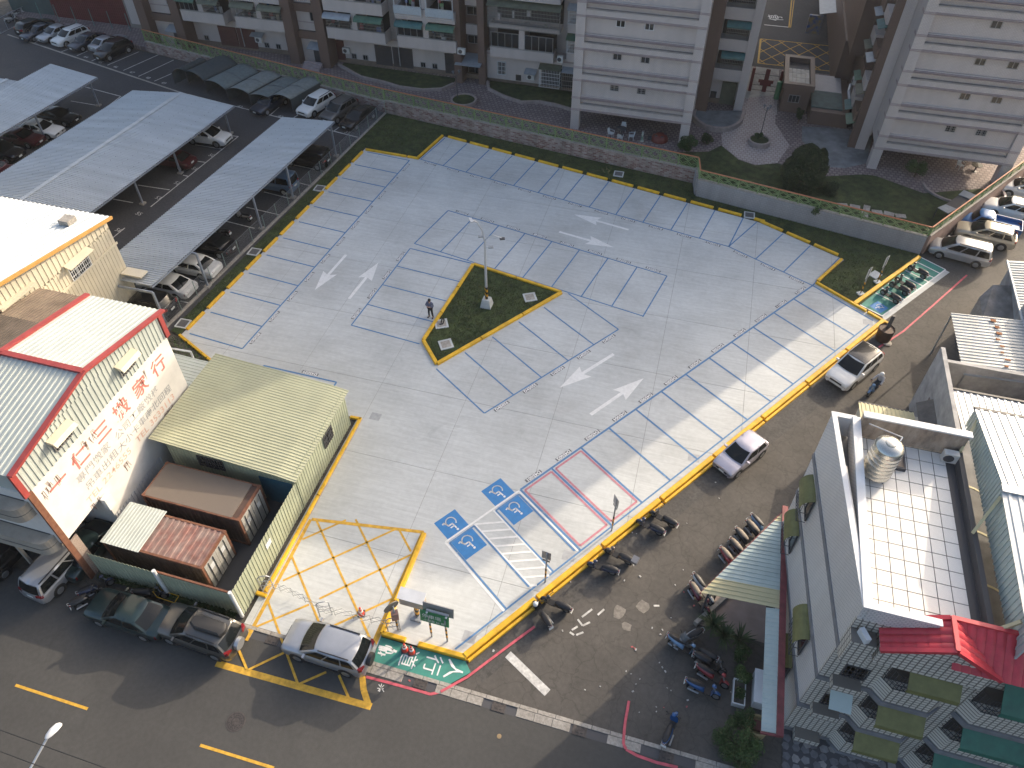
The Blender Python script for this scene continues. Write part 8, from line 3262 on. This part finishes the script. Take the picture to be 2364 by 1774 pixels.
cone('red traffic cone lying beyond the lattice gate in the entrance', (-12.68, 15.74, 0.00))
cone('left one of the two red cones in the kerb gap', (-9.75, 14.57, 0.00))
cone('right one of the two red cones in the kerb gap', (-9.37, 14.55, 0.00))

# ------------------------------------------------------------------ folding lattice gate across the entrance
lg_ = thing('lattice_gate', 'grey scissor lattice gate drawn across the entrance', 'gate', (-14.37, 15.11, 0.00))
GP = [(-18.09, 15.65, 0.00), (-16.95, 15.70, 0.00), (-15.78, 15.50, 0.00), (-14.44, 15.18, 0.00), (-13.44, 15.33, 0.00), (-12.41, 15.32, 0.00), (-11.44, 15.42, 0.00), (-10.65, 15.35, 0.00)]
GP = [Vector(p) for p in GP]
cells = []
for a, b_ in zip(GP[:-1], GP[1:]):
    k = max(2, round((b_ - a).length / 0.42))
    cells += [a.lerp(b_, i / k) for i in range(k)]
cells.append(GP[-1])
for lv, (z0, z1) in enumerate(((0.2, 0.6), (0.6, 1.0))):
    for i in range(len(cells) - 1):
        a, b_ = cells[i], cells[i + 1]
        for s in (0, 1):
            mb = MB()
            mb.beam((a.x, a.y, z0 if s == 0 else z1), (b_.x, b_.y, z1 if s == 0 else z0), 0.014, 0.02)
            mb.build('lattice_bar', STEELG, lg_)
for i in range(0, len(cells), 2):
    mb = MB()
    mb.tube((cells[i].x, cells[i].y, 0.05), (cells[i].x, cells[i].y, 1.02), 0.012, 6)
    mb.build('upright', STEELG, lg_)
for c_ in (GP[0], GP[3], GP[-1]):
    mb = MB()
    w_ = Vector((0.28, 0.14, 0))
    mb.path([c_ - w_, c_ - w_ + Vector((0, 0, 1.3)), c_ - w_ * 0.5 + Vector((0, 0, 1.45)), c_ + w_ * 0.5 + Vector((0, 0, 1.45)), c_ + w_ + Vector((0, 0, 1.3)), c_ + w_], 0.03, 6)
    mb.path([c_ - w_ + Vector((0, 0, 0.5)), c_ + w_ + Vector((0, 0, 0.5))], 0.02, 6)
    mb.path([c_ - w_ + Vector((0, 0, 0.95)), c_ + w_ + Vector((0, 0, 0.95))], 0.02, 6)
    mb.build('end_frame', STEELG, lg_)

# ------------------------------------------------------------------ burner drum at the lot corner
dp = (15.30, 45.22, 0.00)
t = thing('steel_drum', 'rusty black steel burning drum with a chimney pipe at the lot corner', 'drum', (dp[0], dp[1], 0))
mb = MB()
mb.lathe([(0.5, 0), (0.53, 0.3), (0.55, 1.0), (0.58, 1.05), (0.55, 1.08), (0.5, 1.0), (0.2, 1.0), (0, 1.0)], 24, (dp[0], dp[1], 0))
mb.build('drum_body', mat('sooty_steel', (0.035, 0.03, 0.028), 0.6, 0.3, col2=(0.09, 0.05, 0.035), vscale=3), t, True)
mb = MB()
mb.tube((dp[0] + 0.1, dp[1] + 0.25, 1.0), (dp[0] + 0.12, dp[1] + 0.3, 2.1), 0.13, 12)
mb.build('chimney_pipe', DKG, t, True)
mb = MB()
mb.lathe([(0.3, 0), (0.32, 0.05), (0.2, 0.1), (0, 0.1)], 14, (dp[0] + 0.3, dp[1] - 0.35, 0.0))
mb.build('ash_dish', CONC_D, t)

# ------------------------------------------------------------------ street lamp and wires over the road
sl_ = Vector((-19.38, 5.11, 8.00))
t = thing('street_lamp', 'street lamp head on a pale pole at the lower left corner', 'street lamp', (sl_.x - 0.6, sl_.y - 2.6, -0.03))
bp_ = Vector((sl_.x - 0.42, sl_.y - 2.7, 0))
mb = MB()
mb.tube(bp_, bp_ + Vector((0, 0, 6.4)), 0.11, 10, 0.08)
mb.build('pole', POLE, t, True)
mb = MB()
mb.path([bp_ + Vector((0, 0, 6.4)), bp_.lerp(Vector((sl_.x, sl_.y, 0)), 0.5) + Vector((0, 0, 7.4)), sl_ + Vector((0, -0.25, -0.05))], 0.045, 8)
mb.build('arm', POLE, t)
hd = loft([oval(0, 0, 0.06, 0.04), oval(0.12, 0.02, 0.13, 0.06), oval(0.35, 0.03, 0.17, 0.07), oval(0.55, 0.02, 0.14, 0.05), oval(0.62, 0.0, 0.06, 0.02)])
hd.v = [(sl_.x - y + x * 0.25, sl_.y - 0.3 + x, sl_.z + z) for x, y, z in hd.v]
hd.build('lamp_head', WPAINT, t, True)
for (a, b_, lab) in (((-20.58, 4.46, 9.00), (-16.09, 4.42, 9.00), 'upper black overhead wire at the lower left'), ((-20.06, 3.87, 9.00), (-18.17, 3.84, 9.00), 'lower black overhead wire at the lower left')):
    a, b_ = Vector(a), Vector(b_)
    d_ = (b_ - a).normalized()
    mb = MB()
    p0 = a - d_ * 30
    for i in range(30):
        q0, q1 = p0 + d_ * 2.2 * i, p0 + d_ * 2.2 * (i + 1)
        mb.tube(q0, q1, 0.018, 5)
    tag(mb.build('overhead_wire', TRIM, None), lab, 'wire')

# ------------------------------------------------------------------ people
SKIN = mat('skin', (0.42, 0.25, 0.17), 0.6)


def skinned(name, chains, m, parent, M4, sub=1):
    """body grown from jointed chains: list of (points, radii); chains sharing a point join there"""
    verts, edges, rad, idx = [], [], [], {}
    for pts, rs in chains:
        prev = None
        for p, r_ in zip(pts, rs):
            k = tuple(round(c, 3) for c in p)
            if k not in idx:
                idx[k] = len(verts)
                verts.append(p)
                rad.append(r_)
            if prev is not None and prev != idx[k]:
                edges.append((prev, idx[k]))
            prev = idx[k]
    me = bpy.data.meshes.new(name)
    me.from_pydata(verts, edges, [])
    o = bpy.data.objects.new(name, me)
    COL.objects.link(o)
    o.modifiers.new('skin', 'SKIN')
    sv = me.skin_vertices[0].data
    for i, r_ in enumerate(rad):
        sv[i].radius = (r_, r_)
    sv[0].use_root = True
    ss = o.modifiers.new('sub', 'SUBSURF')
    ss.levels = sub
    ss.render_levels = sub
    dg = bpy.context.evaluated_depsgraph_get()
    nm = bpy.data.meshes.new_from_object(o.evaluated_get(dg))
    bpy.data.objects.remove(o)
    nm.transform(M4)
    nm.materials.clear()
    nm.materials.append(m)
    nm.polygons.foreach_set('use_smooth', [True] * len(nm.polygons))
    return put(name, nm, parent)


def hand(w, d, curl):
    """palm and five fingers from wrist w along direction d"""
    w, d = Vector(w), Vector(d).normalized()
    s = d.cross(Vector((0, 0, 1)))
    s = s.normalized() if s.length > 0.1 else Vector((1, 0, 0))
    palm = w + d * 0.07
    ch = [([tuple(w), tuple(palm)], [0.03, 0.034])]
    for k, ln in ((-1.5, 0.06), (-0.5, 0.075), (0.5, 0.072), (1.5, 0.055)):
        b_ = palm + s * k * 0.019 + d * 0.02
        e = b_ + d * ln * 0.55
        f = e + (d * (1 - curl) + Vector((0, 0, -1)) * curl).normalized() * ln * 0.55
        ch.append(([tuple(palm), tuple(b_), tuple(e), tuple(f)], [0.034, 0.01, 0.009, 0.008]))
    tb_ = w + d * 0.03
    ch.append(([tuple(w), tuple(tb_ + s * 0.035), tuple(tb_ + s * 0.05 + d * 0.04)], [0.03, 0.012, 0.009]))
    return ch


def figure(label, loc, rz, J, shirt, trousers, shoes, hairm, helmet=False):
    t = thing('person', label, 'person', loc, rz)
    I = Matrix.Identity(4)
    ch = [([J['pelvis'], J['waist'], J['chest'], J['neck'], J['head0'], J['head'], J['crown']], [0.13, 0.12, 0.14, 0.055, 0.075, 0.1, 0.07])]
    for s in ('l', 'r'):
        ch.append(([J['chest'], J[s + 'sh'], J[s + 'el'], J[s + 'wr']], [0.14, 0.06, 0.045, 0.03]))
        ch.append(([J['pelvis'], J[s + 'hip'], J[s + 'kn'], J[s + 'an'], J[s + 'toe']], [0.13, 0.085, 0.06, 0.045, 0.035]))
        ch += hand(J[s + 'wr'], Vector(J[s + 'wr']) - Vector(J[s + 'el']), 0.5)
    skinned('body', ch, SKIN, t, I)
    top = [([J['pelvis'], J['waist'], J['chest'], J['neck']], [0.165, 0.155, 0.175, 0.075])]
    for s in ('l', 'r'):
        e = Vector(J[s + 'el']).lerp(Vector(J[s + 'wr']), 0.85)
        top.append(([J['chest'], J[s + 'sh'], J[s + 'el'], tuple(e)], [0.175, 0.085, 0.068, 0.052]))
    skinned('shirt', top, shirt, t, I)
    leg = []
    for s in ('l', 'r'):
        leg.append(([J['pelvis'], J[s + 'hip'], J[s + 'kn'], J[s + 'an']], [0.15, 0.11, 0.085, 0.065]))
    skinned('trousers', leg, trousers, t, I)
    for s in ('l', 'r'):
        an, to = Vector(J[s + 'an']), Vector(J[s + 'toe'])
        d_ = (to - an)
        d_.z = 0
        d_.normalize()
        mb = loft([[(an.x - d_.x * 0.06 + d_.y * a_ * 0.05 + d_.x * x_, an.y - d_.y * 0.06 - d_.x * a_ * 0.05 + d_.y * x_, an.z - 0.08 + b_) for a_, b_ in ((-1, 0), (1, 0), (0.9, h_), (-0.9, h_))] for x_, h_ in ((0, 0.08), (0.1, 0.1), (0.2, 0.06), (0.28, 0.035))])
        mb.build('shoe', shoes, t, True, True)
    h = Vector(J['head'])
    cr = Vector(J['crown'])
    f = Vector(J['face']).normalized()
    mb = MB()
    mb.lathe([(0.105, -0.03), (0.118, 0.03), (0.11, 0.09), (0.07, 0.135), (0, 0.15)] if not helmet else [(0.13, -0.05), (0.15, 0.03), (0.14, 0.11), (0.09, 0.17), (0, 0.19)], 16, tuple(h - f * 0.022))
    mb.build('helmet' if helmet else 'hair', hairm, t, True, True)
    sd = Vector((-f.y, f.x, 0))
    mb = MB()
    mb.obox(tuple(h + f * 0.1 + Vector((0, 0, -0.035))), 0.03, 0.035, 0.05, math.atan2(f.y, f.x))
    mb.build('nose', SKIN, t, False, True)
    for s in (-1, 1):
        mb = MB()
        mb.obox(tuple(h + f * 0.098 + sd * s * 0.036 + Vector((0, 0, 0.01))), 0.012, 0.026, 0.014, math.atan2(f.y, f.x))
        mb.build('eye', TRIM, t, False, True)
        mb = MB()
        mb.obox(tuple(h + sd * s * 0.1 + Vector((0, 0, -0.03))), 0.04, 0.02, 0.06, math.atan2(f.y, f.x))
        mb.build('ear', SKIN, t, False, True)
    return t


pm_ = (-17.15, 38.65, 0.00)
JS = dict(pelvis=(0, 0, 0.92), waist=(0.0, 0, 1.08), chest=(0.02, 0, 1.32), neck=(0.03, 0, 1.5), head0=(0.04, 0, 1.55), head=(0.05, 0, 1.63), crown=(0.04, 0, 1.72), face=(1, 0.0, 0),
          lsh=(0.0, 0.2, 1.4), lel=(0.05, 0.3, 1.14), lwr=(0.26, 0.1, 1.2), rsh=(0.0, -0.2, 1.4), rel=(0.05, -0.3, 1.14), rwr=(0.28, -0.08, 1.22),
          lhip=(0, 0.1, 0.86), lkn=(0.03, 0.13, 0.48), lan=(0, 0.16, 0.08), ltoe=(0.16, 0.2, 0.04), rhip=(0, -0.1, 0.86), rkn=(0.05, -0.12, 0.48), ran=(0.02, -0.13, 0.08), rtoe=(0.19, -0.16, 0.04))
pt_ = figure('man in blue-grey shirt and black trousers standing left of the island', (pm_[0], pm_[1], 0.0), R(-95), JS, mat('shirt_blue_grey', (0.1, 0.12, 0.19), 0.85, var=0.2, vscale=12), mat('trousers_black', (0.012, 0.012, 0.015), 0.85), TRIM, mat('hair_black', (0.01, 0.01, 0.01), 0.6))
mb = MB()
mb.obox((0.15, 0, 1.56), 0.03, 0.11, 0.07)
mb.build('face_mask', TRIM, pt_, False, True)
dv = Vector((ur.x, ur.y, 0))
rs_ = Vector((14.58, 40.04, 0.75))
sct = scooter('ltblue', (rs_.x, rs_.y), (dv.x, dv.y), 'light blue scooter being ridden down the lane', 'ridden scooter', lean=0.0)
sl2 = XF[sct.name].translation
JR = dict(pelvis=(-0.38, 0, 0.86), waist=(-0.37, 0, 1.0), chest=(-0.3, 0, 1.25), neck=(-0.25, 0, 1.42), head0=(-0.23, 0, 1.47), head=(-0.2, 0, 1.55), crown=(-0.2, 0, 1.64), face=(1, 0.0, -0.1),
          lsh=(-0.29, 0.19, 1.33), lel=(-0.05, 0.28, 1.12), lwr=(0.2, 0.3, 1.02), rsh=(-0.29, -0.19, 1.33), rel=(-0.05, -0.28, 1.12), rwr=(0.2, -0.3, 1.02),
          lhip=(-0.34, 0.1, 0.84), lkn=(0.08, 0.15, 0.76), lan=(0.16, 0.14, 0.42), ltoe=(0.3, 0.14, 0.37), rhip=(-0.34, -0.1, 0.84), rkn=(0.08, -0.15, 0.76), ran=(0.16, -0.14, 0.42), rtoe=(0.3, -0.14, 0.37))
figure('rider in pale shirt and white helmet on the light blue scooter', (sl2.x, sl2.y, sl2.z), math.atan2(dv.y, dv.x), JR, mat('shirt_pale', (0.4, 0.4, 0.42), 0.85, var=0.1, vscale=12), mat('trousers_dark_blue', (0.03, 0.04, 0.06), 0.85), TRIM, PNT['white'], True)


# ------------------------------------------------------------------ trees, shrubs and pot plants
def leafmat(name, c1, c2):
    return mat(name, c1, 0.75, col2=c2, vscale=2.2)


def leaves(mb, pts, size, rd, flat=0.0):
    for p in pts:
        a, b_ = rd.uniform(0, 6.28), rd.uniform(-1, 1)
        d1 = Vector((math.cos(a), math.sin(a), b_ * (1 - flat))).normalized()
        d2 = d1.cross(Vector((rd.uniform(-1, 1), rd.uniform(-1, 1), rd.uniform(0.2, 1)))).normalized()
        s = size * rd.uniform(0.6, 1.3)
        P = Vector(p)
        mb.add([P - d1 * s, P + d2 * s * 0.45, P + d1 * s, P - d2 * s * 0.45], [(0, 1, 2, 3)])


def bush(label, c, r, h, n, size, m, name='shrub', cat='shrub', z=0.0, seed=1, cone=False, group=None, clumps=9):
    rd = random.Random(seed)
    t = thing(name, label, cat, (c[0], c[1], z), 0, group)
    mb = MB()
    mb.tube((c[0], c[1], z), (c[0], c[1], z + h * 0.6), 0.07 * r + 0.02, 6, 0.02)
    for i in range(5):
        a = i * 1.26
        mb.tube((c[0], c[1], z + h * (0.15 + 0.08 * i)), (c[0] + r * 0.6 * math.cos(a), c[1] + r * 0.6 * math.sin(a), z + h * (0.4 + 0.1 * i)), 0.03 * r + 0.01, 5, 0.008)
    mb.build('trunk', mat('bark', (0.09, 0.065, 0.045), 0.9, var=0.2, vscale=8), t)
    mb = MB()
    pts = []
    if cone:
        for i in range(n):
            u = rd.random() ** 0.7
            a = rd.uniform(0, 6.28)
            prof = r * (1.0 - u ** 2.0) ** 0.62 * (0.8 + 0.2 * min(1, u * 4)) * (0.93 + 0.07 * math.sin(a * 5 + 1))
            k = 0.82 + 0.18 * noise.noise((math.cos(a) * 2, math.sin(a) * 2, u * 6))
            rr = prof * (rd.uniform(0.5, 1.0) ** 0.5) * k * 1.15
            pts.append((c[0] + rr * math.cos(a), c[1] + rr * math.sin(a), z + 0.12 + h * u))
    else:
        cl = [(c[0] + rd.uniform(-0.6, 0.6) * r, c[1] + rd.uniform(-0.6, 0.6) * r, z + h * rd.uniform(0.3, 0.85), rd.uniform(0.3, 0.55) * r) for _ in range(clumps)]
        for i in range(n):
            q = rd.choice(cl)
            v = Vector((rd.gauss(0, 1), rd.gauss(0, 1), rd.gauss(0, 1))).normalized() * q[3] * rd.random() ** 0.33
            pts.append((q[0] + v.x, q[1] + v.y, max(z + 0.05, q[2] + v.z * 0.9)))
    leaves(mb, pts, size, rd)
    mb.build('crown', m, t)
    return t


CYP = leafmat('cypress_leaf', (0.014, 0.03, 0.011), (0.045, 0.068, 0.024))
SHR = leafmat('shrub_leaf', (0.03, 0.055, 0.015), (0.06, 0.1, 0.028))
SHR2 = leafmat('shrub_leaf_fresh', (0.04, 0.075, 0.02), (0.09, 0.14, 0.04))
cy = (9.23, 63.36, 0.50)
bush('big dark cypress standing behind the grey lattice wall', (cy[0], cy[1] + 0.3), 2.2, 4.2, 30000, 0.085, CYP, 'cypress_tree', 'tree', 0.45, 3, True)
q = (10.67, 64.70, 0.50)
bush('smaller cypress leaning on the right side of the big one', (q[0] - 0.1, q[1] + 0.4), 1.0, 3.2, 8000, 0.08, CYP, 'cypress_tree', 'tree', 0.45, 4, True)
q = (11.90, 63.17, 0.50)
bush('round dark shrub right of the cypress', q, 0.75, 1.1, 4500, 0.06, CYP, z=0.45, seed=5)
q = (19.46, 68.17, 0.50)
bush('leafy shrub in front of the right tower undercroft', q, 1.0, 1.6, 2600, 0.08, SHR, z=0.45, seed=6)
q = (-1.30, 67.42, 0.50)
bush('bushy shrub at the foot of the left tower by the fence', q, 1.05, 1.5, 3200, 0.08, SHR, z=0.45, seed=7)
q = (0.53, 69.00, 0.50)
bush('dark shrub right of the left tower pillar', q, 0.7, 1.3, 2200, 0.07, CYP, z=0.45, seed=8)
q = (9.03, 75.61, 0.50)
bush('slender shrub in front of the gatehouse', q, 0.5, 2.0, 1500, 0.08, CYP, z=0.48, seed=9)
bush('low shrub inside the round path planter', (5.2, 70.7), 0.45, 0.7, 900, 0.07, SHR, z=0.85, seed=10)
q = (10.72, 58.63, 1.60)
bush('creeper spilling through the grey lattice fence', (q[0], q[1]), 0.9, 0.9, 1400, 0.07, SHR, z=1.2, seed=11)
for i, (p, r_, h_, lab) in enumerate((((6.76, 18.79, 0.00), 0.45, 0.9, 'leafy pot plant beside the dark door strip'), ((6.90, 17.74, 0.00), 0.55, 0.9, 'light green pot plant above the white trough'), ((6.75, 16.85, 0.00), 0.3, 0.5, 'plant growing in the white trough'), ((6.80, 15.43, 0.00), 0.75, 1.2, 'dense green shrub left of the brown bin'), ((6.20, 14.30, 0.00), 0.7, 1.1, 'dark shrub in the red pot at the gutter end'), ((7.24, 14.37, 0.00), 0.85, 1.3, 'bright green bush below the mint awning'), ((6.75, 13.80, 0.00), 0.8, 1.0, 'low bush at the bottom edge beside the gutter'))):
    bush(lab, p, r_, h_, int(2200 * r_), 0.06, SHR2 if i in (1, 5) else SHR, 'pot_plant', 'plant', 0.0, 20 + i, group='plants beside the tiled house')
    mb = MB()
    mb.lathe([(0.16, 0), (0.2, 0.25), (0.18, 0.25), (0, 0.2)], 12, (p[0], p[1], 0))
SPK = leafmat('agave_leaf', (0.03, 0.05, 0.018), (0.09, 0.12, 0.05))
for i, p in enumerate(((5.24, 19.95, 0.00), (5.81, 19.53, 0.00), (6.59, 19.52, 0.00))):
    rd = random.Random(40 + i)
    t = thing('spiky_plant', ('upper left', 'middle', 'right hand')[i] + ' spiky leaved plant by the patio edge', 'plant', (p[0], p[1], 0), 0, 'spiky plants by the patio')
    mb = MB()
    mb.tube((p[0], p[1], 0), (p[0], p[1], 0.4), 0.07, 8)
    mb.build('trunk', mat('bark', (0.09, 0.065, 0.045), 0.9), t)
    for k in range(70):
        a, el = rd.uniform(0, 6.28), rd.uniform(0.05, 1.3)
        L_ = rd.uniform(0.65, 1.05)
        d_ = Vector((math.cos(a) * math.cos(el), math.sin(a) * math.cos(el), math.sin(el)))
        s_ = Vector((-math.sin(a), math.cos(a), 0)) * 0.04
        o_ = Vector((p[0], p[1], 0.4))
        m1 = o_ + d_ * L_ * 0.5
        e_ = o_ + d_ * L_ - Vector((0, 0, 0.12 * L_))
        mb = MB()
        mb.add([o_ - s_, o_ + s_, m1 + s_, m1 - s_, e_, m1 - Vector((0, 0, 0.02))], [(0, 1, 2, 3), (3, 2, 4), (0, 3, 5), (1, 5, 2), (3, 4, 5), (2, 5, 4)])
        mb.build('leaf', SPK, t)
wt = (6.75, 16.92, 0.00)
t = thing('planter_trough', 'long white plant trough by the alley of pot plants', 'planter', (wt[0], wt[1], 0))
mb = MB()
for a in ((-0.3, 0.3, -0.62, -0.56), (-0.3, 0.3, 0.56, 0.62), (-0.3, -0.25, -0.56, 0.56), (0.25, 0.3, -0.56, 0.56)):
    mb.box(wt[0] + a[0], wt[0] + a[1], wt[1] + a[2], wt[1] + a[3], 0, 0.35)
mb.build('trough', WFRAME, t)
mb = MB()
mb.box(wt[0] - 0.25, wt[0] + 0.25, wt[1] - 0.56, wt[1] + 0.56, 0, 0.28)
mb.build('soil', EARTH, t)
q = (7.63, 17.29, 0.00)
t = thing('freezer', 'long white chest under the mint awning', 'chest', (q[0], q[1], 0))
mb = MB()
mb.box(q[0] - 0.25, q[0] + 0.25, q[1] - 0.8, q[1] + 0.8, 0, 0.7)
mb.build('body', WFRAME, t)
mb = MB()
mb.box(q[0] - 0.27, q[0] + 0.27, q[1] - 0.82, q[1] + 0.82, 0.7, 0.76)
mb.build('lid', WPAINT, t)
q = (7.59, 15.42, 0.00)
t = thing('garden_bin', 'dun coloured rounded bin among the plants', 'bin', (q[0], q[1], 0))
mb = MB()
mb.lathe([(0.42, 0), (0.5, 0.3), (0.5, 0.8), (0.42, 0.82), (0.4, 0.6), (0, 0.6)], 18, (q[0], q[1], 0))
mb.build('body', mat('dun_plastic', (0.3, 0.24, 0.12), 0.7, var=0.2, vscale=3), t)
mb = MB()
mb.obox((q[0], q[1], 0.6), 0.35, 0.45, 0.18)
mb.build('contents', mat('maroon_lid', (0.1, 0.035, 0.03), 0.8), t)
# small weeds on the waste strip and along the container fence
wd_ = MB()
rd = random.Random(77)
P = []
for i in range(2600):
    if rd.random() < 0.5:
        P.append((rd.uniform(-34.5, -30.4), rd.uniform(28.6, 31.4), rd.uniform(0.02, 0.35)))
    else:
        P.append((rd.uniform(-27.3, -19.0), rd.uniform(13.7, 14.4), rd.uniform(0.02, 0.3)))
leaves(wd_, [p for p in P if p[0] > -30 or p[1] < 31.7 - (p[0] + 34.3) * 0.45], 0.07, rd)
o = wd_.build('weeds', SHR, None)
o['label'] = 'weeds and creepers on the waste strip and below the container fence'
o['kind'] = 'stuff'

# ------------------------------------------------------------------ litter on the lane
LIT = [mat('litter_white', (0.45, 0.44, 0.42), 0.8), mat('litter_grey', (0.35, 0.34, 0.32), 0.8), mat('litter_red', (0.4, 0.1, 0.1), 0.8)]
rd = random.Random(5)
spots = [(3.01, 17.25, 0.00), (3.18, 17.09, 0.00), (2.01, 16.37, 0.00), (1.86, 16.08, 0.00), (3.37, 16.31, 0.00), (3.57, 16.24, 0.00), (1.77, 15.69, 0.00), (2.98, 15.27, 0.00), (3.33, 15.34, 0.00), (3.01, 15.06, 0.00), (2.22, 14.80, 0.00), (4.40, 15.68, 0.00), (4.41, 16.00, 0.00), (0.18, 15.49, 0.00), (1.29, 16.57, 0.00), (1.59, 17.78, 0.00), (1.38, 17.87, 0.00), (2.67, 18.92, 0.00), (2.76, 19.19, 0.00), (-0.51, 15.13, 0.00), (1.55, 16.51, 0.00), (2.84, 17.45, 0.00), (6.41, 16.96, 0.00),
         (3.29, 25.94, 0.00), (3.42, 22.91, 0.00), (4.66, 29.28, 0.00), (4.96, 28.19, 0.00), (0.33, 24.48, 0.00), (0.58, 24.47, 0.00), (1.18, 21.88, 0.00), (3.10, 21.89, 0.00), (3.11, 19.96, 0.00), (2.23, 19.15, 0.00), (2.71, 18.92, 0.00), (1.54, 17.82, 0.00), (-2.43, 20.53, 0.00), (-2.24, 17.74, 0.00), (-5.39, 15.77, 0.00), (0.39, 21.40, 0.00), (4.20, 20.96, 0.00), (3.60, 21.60, 0.00), (-5.41, 15.76, 0.00), (-8.99, 13.21, 0.00), (-9.41, 13.07, 0.00)]
for i, p in enumerate(spots):
    mb = MB()
    s_ = rd.uniform(0.03, 0.08)
    a = rd.uniform(0, 3)
    mb.obox((p[0], p[1], -0.026), s_ * 1.6, s_, 0.01 + rd.random() * 0.02, a)
    tag(mb.build('paper_scrap', LIT[0 if rd.random() < 0.65 else rd.choice((1, 2))], None), 'small scrap of paper litter on the lane asphalt', 'litter', 'paper litter scattered on the lane')
# repair patches in the lane asphalt
PTC = surface('lane_patch', [(0.3, (0.17, 0.155, 0.135)), (0.7, (0.22, 0.2, 0.175))], 1.0, 0.2, 50)
for (cx, r_) in (((0.42, 19.58, 0.00), 0.42), ((1.62, 20.24, 0.00), 0.4), ((0.92, 18.86, 0.00), 0.32)):
    P = [(cx[0] + r_ * rd.uniform(0.6, 1.1) * math.cos(k * 0.7), cx[1] + r_ * rd.uniform(0.6, 1.1) * math.sin(k * 0.7)) for k in range(9)]
    poly('asphalt_patch', P, -0.03, PTC, lane)
DKP = surface('lane_dark_strip', [(0.3, (0.05, 0.047, 0.044)), (0.7, (0.085, 0.08, 0.074))], 0.9, 0.2, 50)
a0, a1 = Vector(RK0) - rn * 0.4, Vector(RK1) - rn * 0.4
poly('asphalt_strip', [a0, a1, a1 - rn * 1.15, a0.lerp(a1, 0.6) - rn * 1.0, a0.lerp(a1, 0.3) - rn * 1.35, a0 - rn * 1.2], -0.031, DKP, lane)
poly('asphalt_strip', [(15.62, 47.27, 0.00), (21.02, 54.74, 0.00), (22.39, 54.87, 0.00), (16.70, 46.54, 0.00)], -0.032, DKP, lane)

q = (-22.96, 13.74, 0.00)
t = thing('hand_cart', 'yellow metal hand cart frame lying in the weeds by the container fence', 'cart', (q[0], q[1], 0))
mb = MB()
mb.path([(q[0] - 0.5, q[1] + 0.2, 0.3), (q[0] + 0.6, q[1] + 0.15, 0.35), (q[0] + 0.6, q[1] - 0.25, 0.35), (q[0] - 0.5, q[1] - 0.2, 0.3), (q[0] - 0.5, q[1] + 0.2, 0.3), (q[0] - 0.55, q[1] + 0.2, 0.9), (q[0] - 0.55, q[1] - 0.2, 0.9), (q[0] - 0.5, q[1] - 0.2, 0.3)], 0.022, 6)
mb.build('frame', YEL, t)
for s_ in (-0.22, 0.22):
    mb = MB()
    mb.tube((q[0] - 0.3, q[1] + s_, 0.15), (q[0] - 0.3, q[1] + s_ * 1.3, 0.15), 0.15, 12)
    mb.build('wheel', TYRE, t)


# ------------------------------------------------------------------ thin hazy air over the whole place
hz = MB()
hz.box(-520, 520, -420, 620, -1.2, 47)
ho = hz.build('haze', None, None)
ho['kind'] = 'stuff'
ho['label'] = 'thin pale haze in the air over the whole place'
hm = bpy.data.materials.new('haze_air')
hm.use_nodes = True
hm.node_tree.nodes.clear()
vo = hm.node_tree.nodes.new('ShaderNodeVolumePrincipled')
vo.inputs['Color'].default_value = (0.93, 0.95, 0.97, 1)
vo.inputs['Density'].default_value = 0.00016
vo.inputs['Anisotropy'].default_value = 0.2
mo = hm.node_tree.nodes.new('ShaderNodeOutputMaterial')
hm.node_tree.links.new(vo.outputs[0], mo.inputs['Volume'])
ho.data.materials.append(hm)
